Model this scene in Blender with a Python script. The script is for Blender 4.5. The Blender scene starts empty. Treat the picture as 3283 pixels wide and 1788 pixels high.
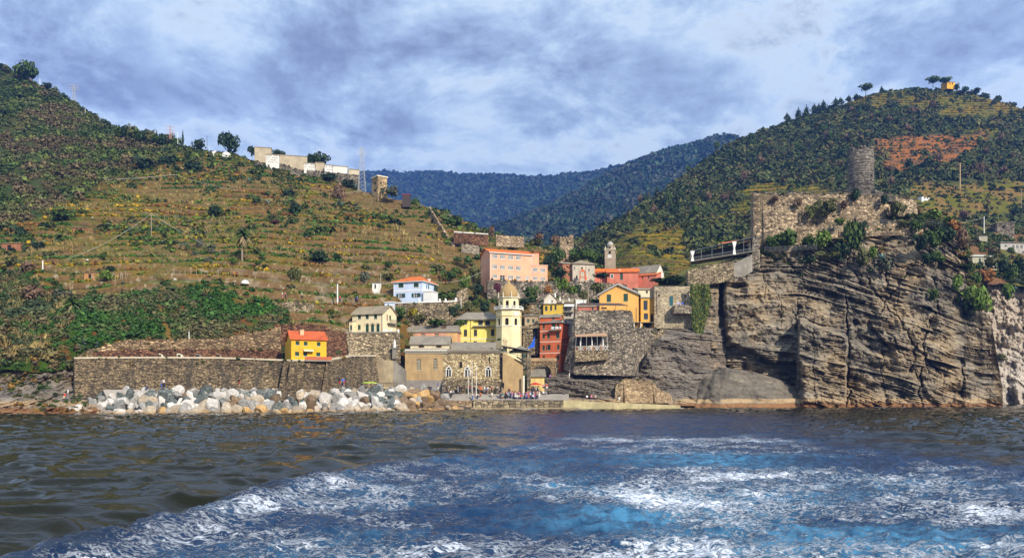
import bpy, bmesh, math, random
import numpy as np
from mathutils import Vector, Matrix
R = math.radians
random.seed(7)
rng = np.random.default_rng(11)
SC = bpy.context.scene
COL = SC.collection
# ---------------------------------------------------------------- camera model (photo pixels 3283 x 1788)
F, CX, HY, CH = 2528.0, 1641.5, 1262.0, 4.0
def at(px, py, D):
    return Vector(((px-CX)/F*D, D, CH-(py-HY)/F*D))
def zat(py, D): return CH-(py-HY)/F*D
def proj(p): return (CX+F*p[0]/p[1], HY-F*(p[2]-CH)/p[1])
# ---------------------------------------------------------------- noise
def _h(ix, iy, iz, s):
    n = (ix*374761393 + iy*668265263 + iz*2147483647 + s*974634777) & 0xffffffff
    n = ((n ^ (n >> 13))*1274126177) & 0xffffffff
    n = ((n ^ (n >> 15))*2246822519) & 0xffffffff
    return ((n ^ (n >> 16)) & 0xffffff)/float(0xffffff)
def vnoise(x, y, z=0.0, s=0):
    x, y, z = np.broadcast_arrays(np.asarray(x, float), np.asarray(y, float), np.asarray(z, float))
    fx, fy, fz = np.floor(x), np.floor(y), np.floor(z)
    ix, iy, iz = fx.astype(np.int64), fy.astype(np.int64), fz.astype(np.int64)
    u, v, w = x-fx, y-fy, z-fz
    u, v, w = u*u*(3-2*u), v*v*(3-2*v), w*w*(3-2*w)
    def c(a, b, d): return _h(ix+a, iy+b, iz+d, s)
    a0 = (c(0,0,0)*(1-u)+c(1,0,0)*u)*(1-v)+(c(0,1,0)*(1-u)+c(1,1,0)*u)*v
    if np.all(fz == 0) and np.all(w == 0): return a0
    a1 = (c(0,0,1)*(1-u)+c(1,0,1)*u)*(1-v)+(c(0,1,1)*(1-u)+c(1,1,1)*u)*v
    return a0*(1-w)+a1*w
def fbm(x, y, z=0.0, o=4, s=0, g=.5):
    t, a, n = 0, 1, 0
    for k in range(o):
        f = 2.03**k
        t = t+a*vnoise(np.asarray(x)*f+k*17.3, np.asarray(y)*f+k*9.1, np.asarray(z)*f, s+k); n += a; a *= g
    return t/n
def sst(a, b, x):
    t = np.clip((x-a)/(b-a), 0, 1); return t*t*(3-2*t)
def bell(x, c, w): return np.exp(-((x-c)/w)**2)
# ---------------------------------------------------------------- node helpers
class NT:
    def __init__(s, nt): s.nt = nt
    def n(s, t, **kw):
        nd = s.nt.nodes.new(t)
        ins = kw.pop('i', {})
        for k, v in kw.items(): setattr(nd, k, v)
        for k, v in ins.items():
            if isinstance(v, bpy.types.NodeSocket): s.nt.links.new(v, nd.inputs[k])
            else: nd.inputs[k].default_value = v
        return nd
    def math(s, op, a, b=None, c=None, clamp=False):
        nd = s.nt.nodes.new('ShaderNodeMath'); nd.operation = op; nd.use_clamp = clamp
        for k, v in enumerate((a, b, c)):
            if v is None: continue
            if isinstance(v, bpy.types.NodeSocket): s.nt.links.new(v, nd.inputs[k])
            else: nd.inputs[k].default_value = v
        return nd.outputs[0]
    def mix(s, f, a, b, mode='MIX'):
        nd = s.nt.nodes.new('ShaderNodeMix'); nd.data_type = 'RGBA'; nd.blend_type = mode
        for k, v in ((0, f), (6, a), (7, b)):
            if isinstance(v, bpy.types.NodeSocket): s.nt.links.new(v, nd.inputs[k])
            elif k == 0: nd.inputs[0].default_value = v
            else: nd.inputs[k].default_value = (*v, 1) if len(v) == 3 else v
        return nd.outputs[2]
    def ramp(s, f, stops, interp='LINEAR'):
        nd = s.nt.nodes.new('ShaderNodeValToRGB'); cr = nd.color_ramp; cr.interpolation = interp
        while len(cr.elements) < len(stops): cr.elements.new(.5)
        for e, (p, c) in zip(cr.elements, stops):
            e.position = p; e.color = (c, c, c, 1) if isinstance(c, (int, float)) else (*c, 1)
        s.nt.links.new(f, nd.inputs[0]); return nd.outputs[0]
    def noise(s, vec, scale, detail=4, rough=.55, dist=0):
        return s.n('ShaderNodeTexNoise', i={'Vector': vec, 'Scale': scale, 'Detail': detail, 'Roughness': rough, 'Distortion': dist}).outputs[0]
    def map(s, vec, scale=(1,1,1), rot=(0,0,0), loc=(0,0,0)):
        return s.n('ShaderNodeMapping', i={'Vector': vec, 'Scale': scale, 'Rotation': rot, 'Location': loc}).outputs[0]
def new_mat(name):
    m = bpy.data.materials.new(name); m.use_nodes = True
    t = NT(m.node_tree); b = m.node_tree.nodes['Principled BSDF']
    return m, t, b
def lk(t, a, b): t.nt.links.new(a, b)
def bump(t, b, h, strength=.5, dist=.1):
    nd = t.n('ShaderNodeBump', i={'Height': h, 'Strength': strength, 'Distance': dist})
    lk(t, nd.outputs[0], b.inputs['Normal'])
def wpos(t): return t.n('ShaderNodeNewGeometry').outputs['Position']
def opos(t): return t.n('ShaderNodeTexCoord').outputs['Object']
MATS = {}
def mulc(c, k): return tuple(min(1, x*k) for x in c)
def plaster(name, c, dirt=.25, patch=0, patchc=(.42,.36,.27)):
    if name in MATS: return MATS[name]
    m, t, b = new_mat(name); p = wpos(t)
    n1 = t.noise(p, .35, 5, .6); n2 = t.noise(t.map(p, (1.6,1.6,.35)), 1, 4, .6); n3 = t.noise(p, 5, 3)
    c1 = t.mix(t.ramp(n1, [(.35, 0), (.7, 1)]), mulc(c, 1-dirt), mulc(c, 1.04))
    c1 = t.mix(t.math('MULTIPLY', t.ramp(n2, [(.46, 0), (.70, 1)]), dirt*1.9), c1, (mulc((c[0]*.6+.06, c[1]*.6+.05, c[2]*.6+.04), .8)))
    if patch:
        n4 = t.noise(p, .55, 6, .65)
        c1 = t.mix(t.ramp(n4, [(1-patch-.02, 0), (1-patch+.02, 1)]), c1, patchc)
    lk(t, c1, b.inputs['Base Color']); b.inputs['Roughness'].default_value = .9
    bump(t, b, n3, .25, .05); MATS[name] = m; return m
def masonry(name, c1, c2, mort, sc=1.5, flat=.45, rnd=1, bs=.9, stain=None):
    """rubble stone wall"""
    if name in MATS: return MATS[name]
    m, t, b = new_mat(name); p0 = wpos(t)
    w = t.n('ShaderNodeTexNoise', i={'Vector': p0, 'Scale': .8, 'Detail': 2}).outputs[1]
    p = t.n('ShaderNodeVectorMath', operation='MULTIPLY_ADD', i={0: w, 1: (.5,.5,.4), 2: p0}).outputs[0]
    pm = t.map(p, (sc, sc, sc/flat))
    v = t.n('ShaderNodeTexVoronoi', feature='F1', i={'Vector': pm, 'Scale': 1, 'Randomness': rnd})
    ve = t.n('ShaderNodeTexVoronoi', feature='DISTANCE_TO_EDGE', i={'Vector': pm, 'Scale': 1, 'Randomness': rnd})
    r = t.n('ShaderNodeSeparateColor', i={0: v.outputs['Color']}).outputs
    c = t.mix(t.ramp(r[0], [(.15, 0), (.85, 1)]), mulc(c1, .8), mulc(c2, 1.15))
    c = t.mix(t.ramp(r[1], [(.8, 0), (.97, .8)]), c, mulc(c2, 1.7))
    n = t.noise(p0, .13, 5, .6); n5 = t.noise(p0, 3, 4, .7)
    e = t.ramp(ve.outputs[0], [(.015, 1), (.1, 0)])
    c = t.mix(e, c, mort)
    c = t.mix(1, c, t.ramp(n, [(.3, (.6,.58,.55)), (.7, (1.2,1.17,1.1))]), 'MULTIPLY')
    c = t.mix(.7, c, t.ramp(n5, [(.25, .45), (.75, 1.45)]), 'MULTIPLY')
    if stain:
        ns = t.noise(t.map(p0, (.5,.5,.09)), 1, 4, .6)
        c = t.mix(t.ramp(ns, [(.52, 0), (.66, .75)]), c, stain)
    lk(t, c, b.inputs['Base Color']); b.inputs['Roughness'].default_value = .95
    h = t.math('ADD', t.ramp(ve.outputs[0], [(0, 0), (.18, 1)]), t.math('MULTIPLY', n5, .7))
    bump(t, b, h, bs, .25); MATS[name] = m; return m
def slate(name, c):
    m, t, b = new_mat(name); p = opos(t)
    br = t.n('ShaderNodeTexBrick', i={'Vector': t.map(p, (1,1,1)), 'Color1': (*mulc(c,.85),1), 'Color2': (*mulc(c,1.2),1), 'Mortar': (*mulc(c,.45),1), 'Scale': 2.2, 'Mortar Size': .02, 'Row Height': .3})
    n = t.noise(wpos(t), .4, 5, .65)
    c1 = t.mix(1, br.outputs[0], t.ramp(n, [(.3, (.72,.7,.68)), (.7, (1.25,1.22,1.15))]), 'MULTIPLY')
    lk(t, c1, b.inputs['Base Color']); b.inputs['Roughness'].default_value = .8
    bump(t, b, t.noise(p, 3, 3), .4, .08); return m
def tiles(name, c):
    m, t, b = new_mat(name); p = opos(t)
    w = t.n('ShaderNodeTexWave', wave_type='BANDS', bands_direction='X', i={'Vector': p, 'Scale': 1.1, 'Distortion': .6, 'Detail': 1})
    n = t.noise(wpos(t), .7, 5, .7)
    c1 = t.mix(t.ramp(n, [(.35, 0), (.68, 1)]), mulc(c, .68), mulc(c, 1.15))
    c1 = t.mix(.35, c1, t.ramp(w.outputs[1], [(0, .5), (1, 1.2)]), 'MULTIPLY')
    lk(t, c1, b.inputs['Base Color']); b.inputs['Roughness'].default_value = .85
    bump(t, b, w.outputs[1], .5, .1); return m
def plain(name, c, rough=.7, var=.15, metal=0, sc=2.0, ew=None):
    if name in MATS: return MATS[name]
    m, t, b = new_mat(name); p = wpos(t)
    n = t.noise(p, sc, 4, .6)
    lk(t, t.mix(n, mulc(c, 1-var), mulc(c, 1+var)), b.inputs['Base Color'])
    b.inputs['Roughness'].default_value = rough; b.inputs['Metallic'].default_value = metal
    MATS[name] = m; return m
def louvre(name, c):
    if name in MATS: return MATS[name]
    m, t, b = new_mat(name); p = wpos(t)
    w = t.n('ShaderNodeTexWave', wave_type='BANDS', bands_direction='Z', wave_profile='SAW', i={'Vector': p, 'Scale': 2.2})
    lk(t, t.mix(w.outputs[1], mulc(c, .55), mulc(c, 1.25)), b.inputs['Base Color'])
    b.inputs['Roughness'].default_value = .55; bump(t, b, w.outputs[1], .6, .05); MATS[name] = m; return m
def glass(name='dark_glass', c=(.02,.025,.03)):
    if name in MATS: return MATS[name]
    m, t, b = new_mat(name)
    b.inputs['Base Color'].default_value = (*c, 1); b.inputs['Roughness'].default_value = .15
    bump(t, b, t.noise(wpos(t), 1.5, 2), .1, .05); MATS[name] = m; return m
def vcol_mat(name, rough=.95, nsc=1.2, lo=.55, hi=1.45, bs=.5, bd=.3, trans=0, spec=.3):
    """material that takes its base colour from the land cover / leaf colour attribute"""
    m, t, b = new_mat(name); p = wpos(t)
    a = t.n('ShaderNodeVertexColor', layer_name='col').outputs[0]
    n = t.noise(p, nsc, 5, .65)
    lk(t, t.mix(1, a, t.ramp(n, [(.25, lo), (.75, hi)]), 'MULTIPLY'), b.inputs['Base Color'])
    b.inputs['Roughness'].default_value = rough; b.inputs['Specular IOR Level'].default_value = spec
    if bs: bump(t, b, n, bs, bd)
    return m
# ---------------------------------------------------------------- object helpers
def tag(o, label=None, cat=None, group=None, kind=None):
    if label: o['label'] = label
    if cat: o['category'] = cat
    if group: o['group'] = group
    if kind: o['kind'] = kind
    return o
def empty(name, loc, rz=0, label=None, cat=None, group=None):
    o = bpy.data.objects.new(name, None); COL.objects.link(o); o.location = loc; o.rotation_euler = (0,0,rz)
    o.empty_display_size = .3
    return tag(o, label, cat, group)
def mesh_np(name, V, Fc, m=None, parent=None, cols=None, smooth=False):
    V = np.asarray(V, np.float32); Fc = np.asarray(Fc, np.int32); k = Fc.shape[1]
    me = bpy.data.meshes.new(name)
    me.vertices.add(len(V)); me.vertices.foreach_set('co', V.ravel())
    me.loops.add(Fc.size); me.loops.foreach_set('vertex_index', Fc.ravel())
    me.polygons.add(len(Fc)); me.polygons.foreach_set('loop_start', np.arange(0, Fc.size, k, dtype=np.int32))
    me.polygons.foreach_set('loop_total', np.full(len(Fc), k, np.int32))
    me.polygons.foreach_set('use_smooth', np.full(len(Fc), bool(smooth)))
    if cols is not None:
        a = me.color_attributes.new('col', 'FLOAT_COLOR', 'POINT')
        c4 = np.ones((len(V), 4), np.float32); c4[:, :3] = np.clip(cols, 0, 1); a.data.foreach_set('color', c4.ravel())
    me.update(calc_edges=True); me.validate()
    if m: me.materials.append(m)
    o = bpy.data.objects.new(name, me); COL.objects.link(o)
    if parent: o.parent = parent
    return o
def grid_faces(ny, nx):
    i = np.arange(ny*nx).reshape(ny, nx)
    return np.stack([i[:-1,:-1], i[:-1,1:], i[1:,1:], i[1:,:-1]], -1).reshape(-1, 4)
class MB:
    """collects polygons of one part"""
    def __init__(s): s.v = []; s.f = []
    def poly(s, pts):
        k = len(s.v); s.v += [tuple(p) for p in pts]; s.f.append(tuple(range(k, k+len(pts)))); return s
    def box(s, a, b, M=None):
        x0,y0,z0 = a; x1,y1,z1 = b
        P = [Vector(p) for p in ((x0,y0,z0),(x1,y0,z0),(x1,y1,z0),(x0,y1,z0),(x0,y0,z1),(x1,y0,z1),(x1,y1,z1),(x0,y1,z1))]
        if M is not None: P = [M @ p for p in P]
        k = len(s.v); s.v += [tuple(p) for p in P]
        s.f += [tuple(k+i for i in q) for q in ((0,3,2,1),(4,5,6,7),(0,1,5,4),(1,2,6,5),(2,3,7,6),(3,0,4,7))]
        return s
    def hexa(s, P):
        k = len(s.v); s.v += [tuple(p) for p in P]
        s.f += [tuple(k+i for i in q) for q in ((0,3,2,1),(4,5,6,7),(0,1,5,4),(1,2,6,5),(2,3,7,6),(3,0,4,7))]; return s
    def bar(s, p, q, r, n=6, r2=None):
        p, q = Vector(p), Vector(q); d = (q-p)
        if d.length < 1e-6: return s
        d.normalize(); a = d.orthogonal().normalized(); b = d.cross(a); r2 = r if r2 is None else r2
        k = len(s.v)
        for (c, rr) in ((p, r), (q, r2)):
            for i in range(n):
                t = 2*math.pi*i/n; s.v.append(tuple(c+(a*math.cos(t)+b*math.sin(t))*rr))
        for i in range(n): s.f.append((k+i, k+(i+1)%n, k+n+(i+1)%n, k+n+i))
        s.f.append(tuple(k+n-1-i for i in range(n))); s.f.append(tuple(k+n+i for i in range(n))); return s
    def tube(s, pts, r, n=5):
        for a, b in zip(pts[:-1], pts[1:]): s.bar(a, b, r, n)
        return s
    def lathe(s, c, prof, n=16, a0=0.0, cap=True):
        k = len(s.v)
        for (r, z) in prof:
            for i in range(n):
                t = a0+2*math.pi*i/n; s.v.append((c[0]+r*math.cos(t), c[1]+r*math.sin(t), c[2]+z))
        for j in range(len(prof)-1):
            for i in range(n):
                s.f.append((k+j*n+i, k+j*n+(i+1)%n, k+(j+1)*n+(i+1)%n, k+(j+1)*n+i))
        if cap:
            s.f.append(tuple(k+n-1-i for i in range(n))); L = k+(len(prof)-1)*n; s.f.append(tuple(L+i for i in range(n)))
        return s
    def build(s, name, m, parent=None, smooth=False):
        me = bpy.data.meshes.new(name); me.from_pydata(s.v, [], s.f); me.validate(); me.update()
        if smooth:
            for p in me.polygons: p.use_smooth = True
        if m: me.materials.append(m)
        o = bpy.data.objects.new(name, me); COL.objects.link(o)
        if parent: o.parent = parent
        return o
def copy_tree(o, parent=None):
    c = o.copy(); COL.objects.link(c); c.parent = parent
    for ch in list(o.children): copy_tree(ch, c)
    return c
ORD = ['leftmost', 'second', 'third', 'fourth', 'fifth', 'sixth', 'seventh', 'eighth', 'ninth', 'tenth', '11th', '12th', '13th', '14th', '15th', '16th', '17th', '18th', '19th', '20th']
def ordn(k):
    if k < len(ORD): return ORD[k]
    n = k+1; return str(n)+({1:'st',2:'nd',3:'rd'}.get(n % 10, 'th') if n % 100 not in (11,12,13) else 'th')
LATE = []          # (object, base label): numbered from the left once everything stands
def late(o, base): LATE.append((o, base)); return o
def finish_labels():
    d = {}
    for o, b in LATE: d.setdefault(b, []).append(o)
    for b, L in d.items():
        L.sort(key=lambda o: o.location.x/max(o.location.y, 1))
        if len(L) == 1: L[0]['label'] = b; continue
        for k, o in enumerate(L):
            o['label'] = b+(', leftmost' if k == 0 else ', rightmost' if k == len(L)-1 else ', %s from left' % ordn(k))
# ================================================================ terrain sheets
def blur(A, k, axis):
    if k < 1: return A
    pad = [(0,0),(0,0)]; pad[axis] = (k, k)
    P = np.pad(A, pad, mode='edge'); C = np.cumsum(P, axis=axis)
    z = np.zeros_like(np.take(C, [0], axis=axis)); C = np.concatenate([z, C], axis=axis)
    n = 2*k+1; L = A.shape[axis]
    return (np.take(C, range(n, n+L), axis=axis)-np.take(C, range(0, L), axis=axis))/n
class Sheet: pass
def sheet(ctrl, nx, ny, kx=0, ky=0):
    pxs = [c[0] for c in ctrl]; K = len(ctrl[0][1])
    px = np.linspace(pxs[0], pxs[-1], nx)
    rows = []
    for r in range(K):
        rows.append((np.interp(px, pxs, [c[1][r][0] for c in ctrl]), np.interp(px, pxs, [c[1][r][1] for c in ctrl])))
    A = np.stack([r[0] for r in rows]); B = np.stack([r[1] for r in rows])
    v = np.linspace(0, K-1, ny); i = np.clip(np.floor(v).astype(int), 0, K-2); t = (v-i)[:, None]
    PY = A[i]*(1-t)+A[i+1]*t; D = B[i]*(1-t)+B[i+1]*t
    for _ in range(2):
        PY = blur(blur(PY, kx, 1), ky, 0); D = blur(blur(D, kx, 1), ky, 0)
    s = Sheet(); s.PX = np.broadcast_to(px[None, :], PY.shape).copy(); s.PY = PY; s.D = D; s.nx, s.ny = nx, ny
    s.X = (s.PX-CX)/F*D; s.Y = D.copy(); s.Z = CH-(PY-HY)/F*D
    return s
def terrace(s, h, S, wob=2.5, blend=.5, seed=3, wall=.3):
    n = (fbm(s.X/45, s.Y/45, 0, 3, seed)-.5)*2*wob
    t = (s.Z+n)/h; f = np.floor(t); r = t-f
    z2 = (f+blend*r+(1-blend)*sst(1-wall, 1, r))*h-n
    s.T = r
    s.Z = s.Z*(1-S)+z2*S
def finish_sheet(s, name, m, cols, kind='structure', parent=None, smooth=True):
    V = np.stack([s.X, s.Y, s.Z], -1).reshape(-1, 3)
    o = mesh_np(name, V, grid_faces(s.ny, s.nx)[:, ::-1], m, parent, cols.reshape(-1, 3), smooth)
    if kind: o['kind'] = kind
    s.qx = CX+F*s.X/s.Y; s.qy = HY-F*(s.Z-CH)/s.Y
    s.o = o; return o
def slope(s):
    dz = np.gradient(s.Z, axis=0); dy = np.gradient(s.Y, axis=0); dx = np.gradient(s.X, axis=0)
    return np.abs(dz)/(np.sqrt(dx*dx+dy*dy)+.02)
def on(s, px, py, bias=0.0):
    d = (s.qx-px)**2+(s.qy-py)**2+s.Y*bias
    k = np.unravel_index(np.argmin(d), d.shape)
    return Vector((float(s.X[k]), float(s.Y[k]), float(s.Z[k])))
def mixc(a, b, t): return a*(1-t[..., None])+b*t[..., None]
def C3(*c): return np.array(c, float)
SOIL, OCH, DRY, STN = C3(.15,.075,.03), C3(.26,.13,.022), C3(.24,.16,.06), C3(.125,.085,.048)
GRN, OLV, DGR, YEL, PST = C3(.055,.10,.015), C3(.12,.115,.022), C3(.022,.042,.012), C3(.32,.22,.02), C3(.42,.36,.27)

# ---- left hill
LC = [(-260,[(205,640),(150,580),(390,440),(630,325),(850,240),(1000,190),(1110,172)]),
 (0,[(260,610),(212,540),(420,420),(650,310),(850,235),(1000,190),(1112,170)]),
 (150,[(330,580),(278,510),(440,410),(650,305),(850,232),(1000,190),(1122,168)]),
 (300,[(430,540),(380,470),(500,390),(660,305),(850,230),(970,192),(1092,178)]),
 (450,[(490,510),(436,440),(530,375),(680,300),(850,230),(960,195),(1089,180)]),
 (600,[(520,490),(468,420),(560,360),(700,295),(860,232),(970,198),(1089,182)]),
 (750,[(550,470),(500,400),(580,352),(710,292),(860,235),(980,202),(1086,186)]),
 (900,[(575,455),(528,385),(600,345),(720,290),(860,240),(990,208),(1082,192)]),
 (1050,[(610,440),(562,372),(630,340),(740,290),(870,245),(980,216),(1082,198)]),
 (1200,[(660,420),(620,360),(670,335),(760,292),(870,252),(970,226),(1100,206)]),
 (1350,[(700,410),(660,350),(700,330),(790,292),(870,262),(972,240),(1130,216)]),
 (1500,[(750,400),(718,340),(760,318),(830,292),(898,272),(1000,244),(1236,222)]),
 (1650,[(795,395),(768,335),(800,315),(850,292),(903,276),(1000,248),(1246,225)]),
 (1800,[(815,385),(795,330),(830,312),(880,297),(915,283),(1010,248),(1240,229)]),
 (1950,[(880,380),(858,325),(875,316),(893,306),(918,292),(1040,245),(1240,233)]),
 (2120,[(900,370),(885,322),(898,315),(908,306),(925,292),(1015,249),(1200,237)])]
LC = [(x, r+[(r[-1][0]+75, r[-1][1]-1.5)]) for x, r in LC]
LH = sheet(LC, 760, 620, 14, 14)
n1 = fbm(LH.X/38, LH.Y/38, 0, 5, 21)-.5; n2 = fbm(LH.X/9, LH.Y/9, 0, 4, 31)-.5
LH.Z += n1*7*sst(1120, 900, LH.PY)+n2*1.2
PXL, PYL = LH.PX.copy(), LH.PY.copy()
woodline = np.interp(PXL, [-260,0,200,330,480,620,700,760,900,1200], [760,745,650,610,545,490,470,440,400,380])
WOOD = sst(25, -25, PYL-woodline+(n1*90))
LOW = sst(-22, 22, PYL-np.interp(PXL, [-260,0,120,260,330,480,620,700,800,920,1000,2200], [880,880,900,925,925,930,935,935,960,975,2000,2000])+n2*60)
VIL = sst(1180, 1260, PXL)*sst(-15, 15, PYL-np.interp(PXL, [1100,1250,1400,1500,1700,2120], [1000,960,880,800,820,840]))
TER = (1-WOOD)*(1-LOW)*(1-.75*VIL)
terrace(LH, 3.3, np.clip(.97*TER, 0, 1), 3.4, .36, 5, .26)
LH.Z += (fbm(LH.X/2.2, LH.Y/2.2, LH.Z/2.2, 3, 77)-.5)*.55
sl = slope(LH)
c = mixc(np.broadcast_to(SOIL, (*PXL.shape, 3)), OCH, sst(.45, .62, fbm(LH.X/16, LH.Y/16, LH.Z/6, 4, 41)))
c = mixc(c, OLV, sst(.46, .54, fbm(LH.X/13, LH.Y/13, LH.Z/4, 4, 43))*(.35+.65*sst(900, 760, PYL)))
c = mixc(c, GRN, sst(.55, .62, fbm(LH.X/10, LH.Y/10, LH.Z/4, 4, 47))*.85)
c = mixc(c, DRY, sst(.56, .66, fbm(LH.X/7, LH.Y/7, LH.Z/3, 4, 53))*.8)
steep = sst(.75, 1.3, sl)*TER
c = mixc(c, np.broadcast_to(C3(.15,.15,.03), c.shape), TER*(1-steep)*(.25+.55*sst(.44, .56, fbm(LH.X/24, LH.Y/24, LH.Z/5, 3, 57))))
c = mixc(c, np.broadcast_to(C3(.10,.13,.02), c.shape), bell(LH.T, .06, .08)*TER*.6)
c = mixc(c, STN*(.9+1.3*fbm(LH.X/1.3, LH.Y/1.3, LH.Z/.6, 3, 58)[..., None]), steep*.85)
c = mixc(c, np.broadcast_to(C3(.03,.022,.012), c.shape), bell(LH.T, .75, .05)*TER*.75)  # shadow line at the foot of each terrace wall, painted into the colour
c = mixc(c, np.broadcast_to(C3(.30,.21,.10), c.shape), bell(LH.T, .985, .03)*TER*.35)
c = mixc(c, PST, sst(.69, .73, fbm(LH.X/.9, LH.Y/.9, LH.Z/.7, 2, 59))*sst(760, 900, PYL)*.9*TER)
c = mixc(c, C3(.35,.30,.23), sst(.6, .75, fbm(LH.X/5, LH.Y/5, LH.Z/3, 3, 60))*sst(800, 960, PYL)*.6*TER)
c = mixc(c, DGR*1.4, WOOD*.8)
lowc = mixc(np.broadcast_to(GRN*.9, c.shape), SOIL, sst(.5, .6, fbm(LH.X/9, LH.Y/9, 0, 4, 61)))
c = mixc(c, lowc, LOW)
# bare gullies in the ivy slope
gul = bell(PXL, 508+(PYL-950)*.28, 9)*sst(930, 960, PYL)+bell(PXL, 452+(PYL-940)*.35, 6)*sst(930, 950, PYL)*sst(1060, 1000, PYL)
c = mixc(c, DRY*.9, np.clip(gul*1.5, 0, 1))
c = mixc(c, STN*1.1, VIL*.5)
M_LAND = vcol_mat('hillside_earth', nsc=1.1, lo=.5, hi=1.5, bs=.8, bd=.5)
c = np.clip(c*.66, 0, 1); c = c+(c-c.mean(-1, keepdims=True))*.32
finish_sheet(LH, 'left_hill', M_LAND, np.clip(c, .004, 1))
LH.VIL = VIL; LH.WOOD = WOOD; LH.LOW = LOW; LH.TER = TER; LH.G = gul

# ---- right hill with the vineyard spur
RC = [(1720,[(850,600),(822,520),(860,470),(890,420),(930,380),(980,350),(1010,330)]),
 (1861,[(820,640),(780,560),(800,520),(830,460),(870,400),(930,350),(1000,330)]),
 (1990,[(760,680),(716,610),(722,540),(735,440),(820,385),(900,340),(1000,320)]),
 (2154,[(640,730),(577,660),(640,560),(715,445),(820,380),(900,335),(1000,315)]),
 (2332,[(530,780),(472,700),(590,580),(700,470),(830,390),(900,340),(1000,315)]),
 (2549,[(430,820),(384,730),(520,600),(620,490),(700,430),(850,350),(1000,320)]),
 (2778,[(350,840),(303,750),(440,640),(560,520),(640,450),(760,380),(1000,320)]),
 (2995,[(325,850),(276,750),(430,640),(550,540),(650,460),(780,390),(1000,330)]),
 (3122,[(345,830),(297,740),(430,640),(560,540),(690,450),(850,380),(1000,345)]),
 (3283,[(390,820),(334,720),(450,640),(600,530),(740,440),(880,380),(1010,350)]),
 (3560,[(450,800),(400,700),(500,640),(640,520),(780,430),(900,380),(1030,350)])]
RH = sheet(RC, 640, 520, 12, 12)
n1 = fbm(RH.X/70, RH.Y/70, 0, 5, 121)-.5; n2 = fbm(RH.X/16, RH.Y/16, 0, 4, 131)-.5
RH.Z += n1*22*sst(.0, .3, np.linspace(1, 0, RH.ny))[:, None]*.6+n2*3
PXR, PYR = RH.PX.copy(), RH.PY.copy()
def rgn(px, py, x0, x1, y0, y1, e=12):
    return sst(x0-e, x0+e, px)*sst(x1+e, x1-e, px)*sst(y0-e, y0+e, py)*sst(y1+e, y1-e, py)
jx, jy = PXR+n2*60, PYR+n1*50
SPUR = sst(-12, 12, jy-np.interp(jx, [1900,1960,2010,2060,2180,2200,2240], [900,780,725,705,705,740,990]))*sst(1925, 1965, jx)*sst(2262, 2235, jx-(jy-800)*.28)
VY2 = sst(-10, 10, jy-np.interp(jx, [2260,2350,2460,2640], [690,650,580,575]))*sst(2240, 2280, jx)*sst(2670, 2640, jx)*sst(12, -12, jy-np.interp(jx, [2260,2420,2460,2660], [705,660,660,640]))
VY3 = rgn(jx, jy, 2910, 3283, 590, 690)
VY4 = rgn(jx, jy, 2690, 3283, 300, 345, 10)*.8+rgn(jx+ (jy-350)*1.6, jy, 3040, 3330, 335, 385, 10)+rgn(jx, jy, 2660,2860,318,342,8)*.6
ORG = sst(-8, 8, jy-np.interp(jx, [2780,2900,3120,3200], [468,450,440,425]))*sst(8, -8, jy-np.interp(jx, [2780,2860,3060,3130,3190], [470,545,530,500,440]))*sst(2770, 2800, jx)*sst(3190, 3150, jx)
VR = np.clip(SPUR+VY2+VY3+VY4+ORG+.35*rgn(jx, jy, 2950, 3283, 420, 470), 0, 1)
terrace(RH, 4.2, VR, 2.5, .45, 9, .28)
RH.Z += (fbm(RH.X/3, RH.Y/3, RH.Z/3, 3, 177)-.5)*.9
sl = slope(RH)
c = mixc(np.broadcast_to(C3(.04,.05,.016), (*PXR.shape, 3)), OLV*.8, sst(.5, .65, fbm(RH.X/20, RH.Y/20, 0, 4, 141)))
vc = mixc(np.broadcast_to(OLV*1.25, c.shape), YEL*.75, sst(.42, .6, fbm(RH.X/14, RH.Y/14, RH.Z/4, 4, 143)))
vc = mixc(vc, C3(.10,.07,.035), sst(.8, 1.3, sl)*.85)
c = mixc(c, vc, np.clip(SPUR+VY2+VY4, 0, 1)*.95)
c = mixc(c, mixc(np.broadcast_to(DRY*.8, c.shape), OLV, sst(.45, .6, fbm(RH.X/12, RH.Y/12, 0, 3, 149))), VY3)
c = mixc(c, mixc(np.broadcast_to(C3(.29,.125,.05), c.shape), STN*.8, sst(.5, .68, fbm(RH.X/6, RH.Y/6, RH.Z/3, 4, 151))), ORG*.95)
M_LAND2 = vcol_mat('right_hillside_earth', nsc=.6, lo=.5, hi=1.5, bs=.8, bd=.6)
c = c*.82; c = c+(c-c.mean(-1, keepdims=True))*.25
finish_sheet(RH, 'right_hill', M_LAND2, np.clip(c, .004, 1))
RH.VR = VR; RH.ORG = ORG; RH.VIN = np.clip(SPUR+VY2+VY4, 0, 1); RH.VY3 = VY3

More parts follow.
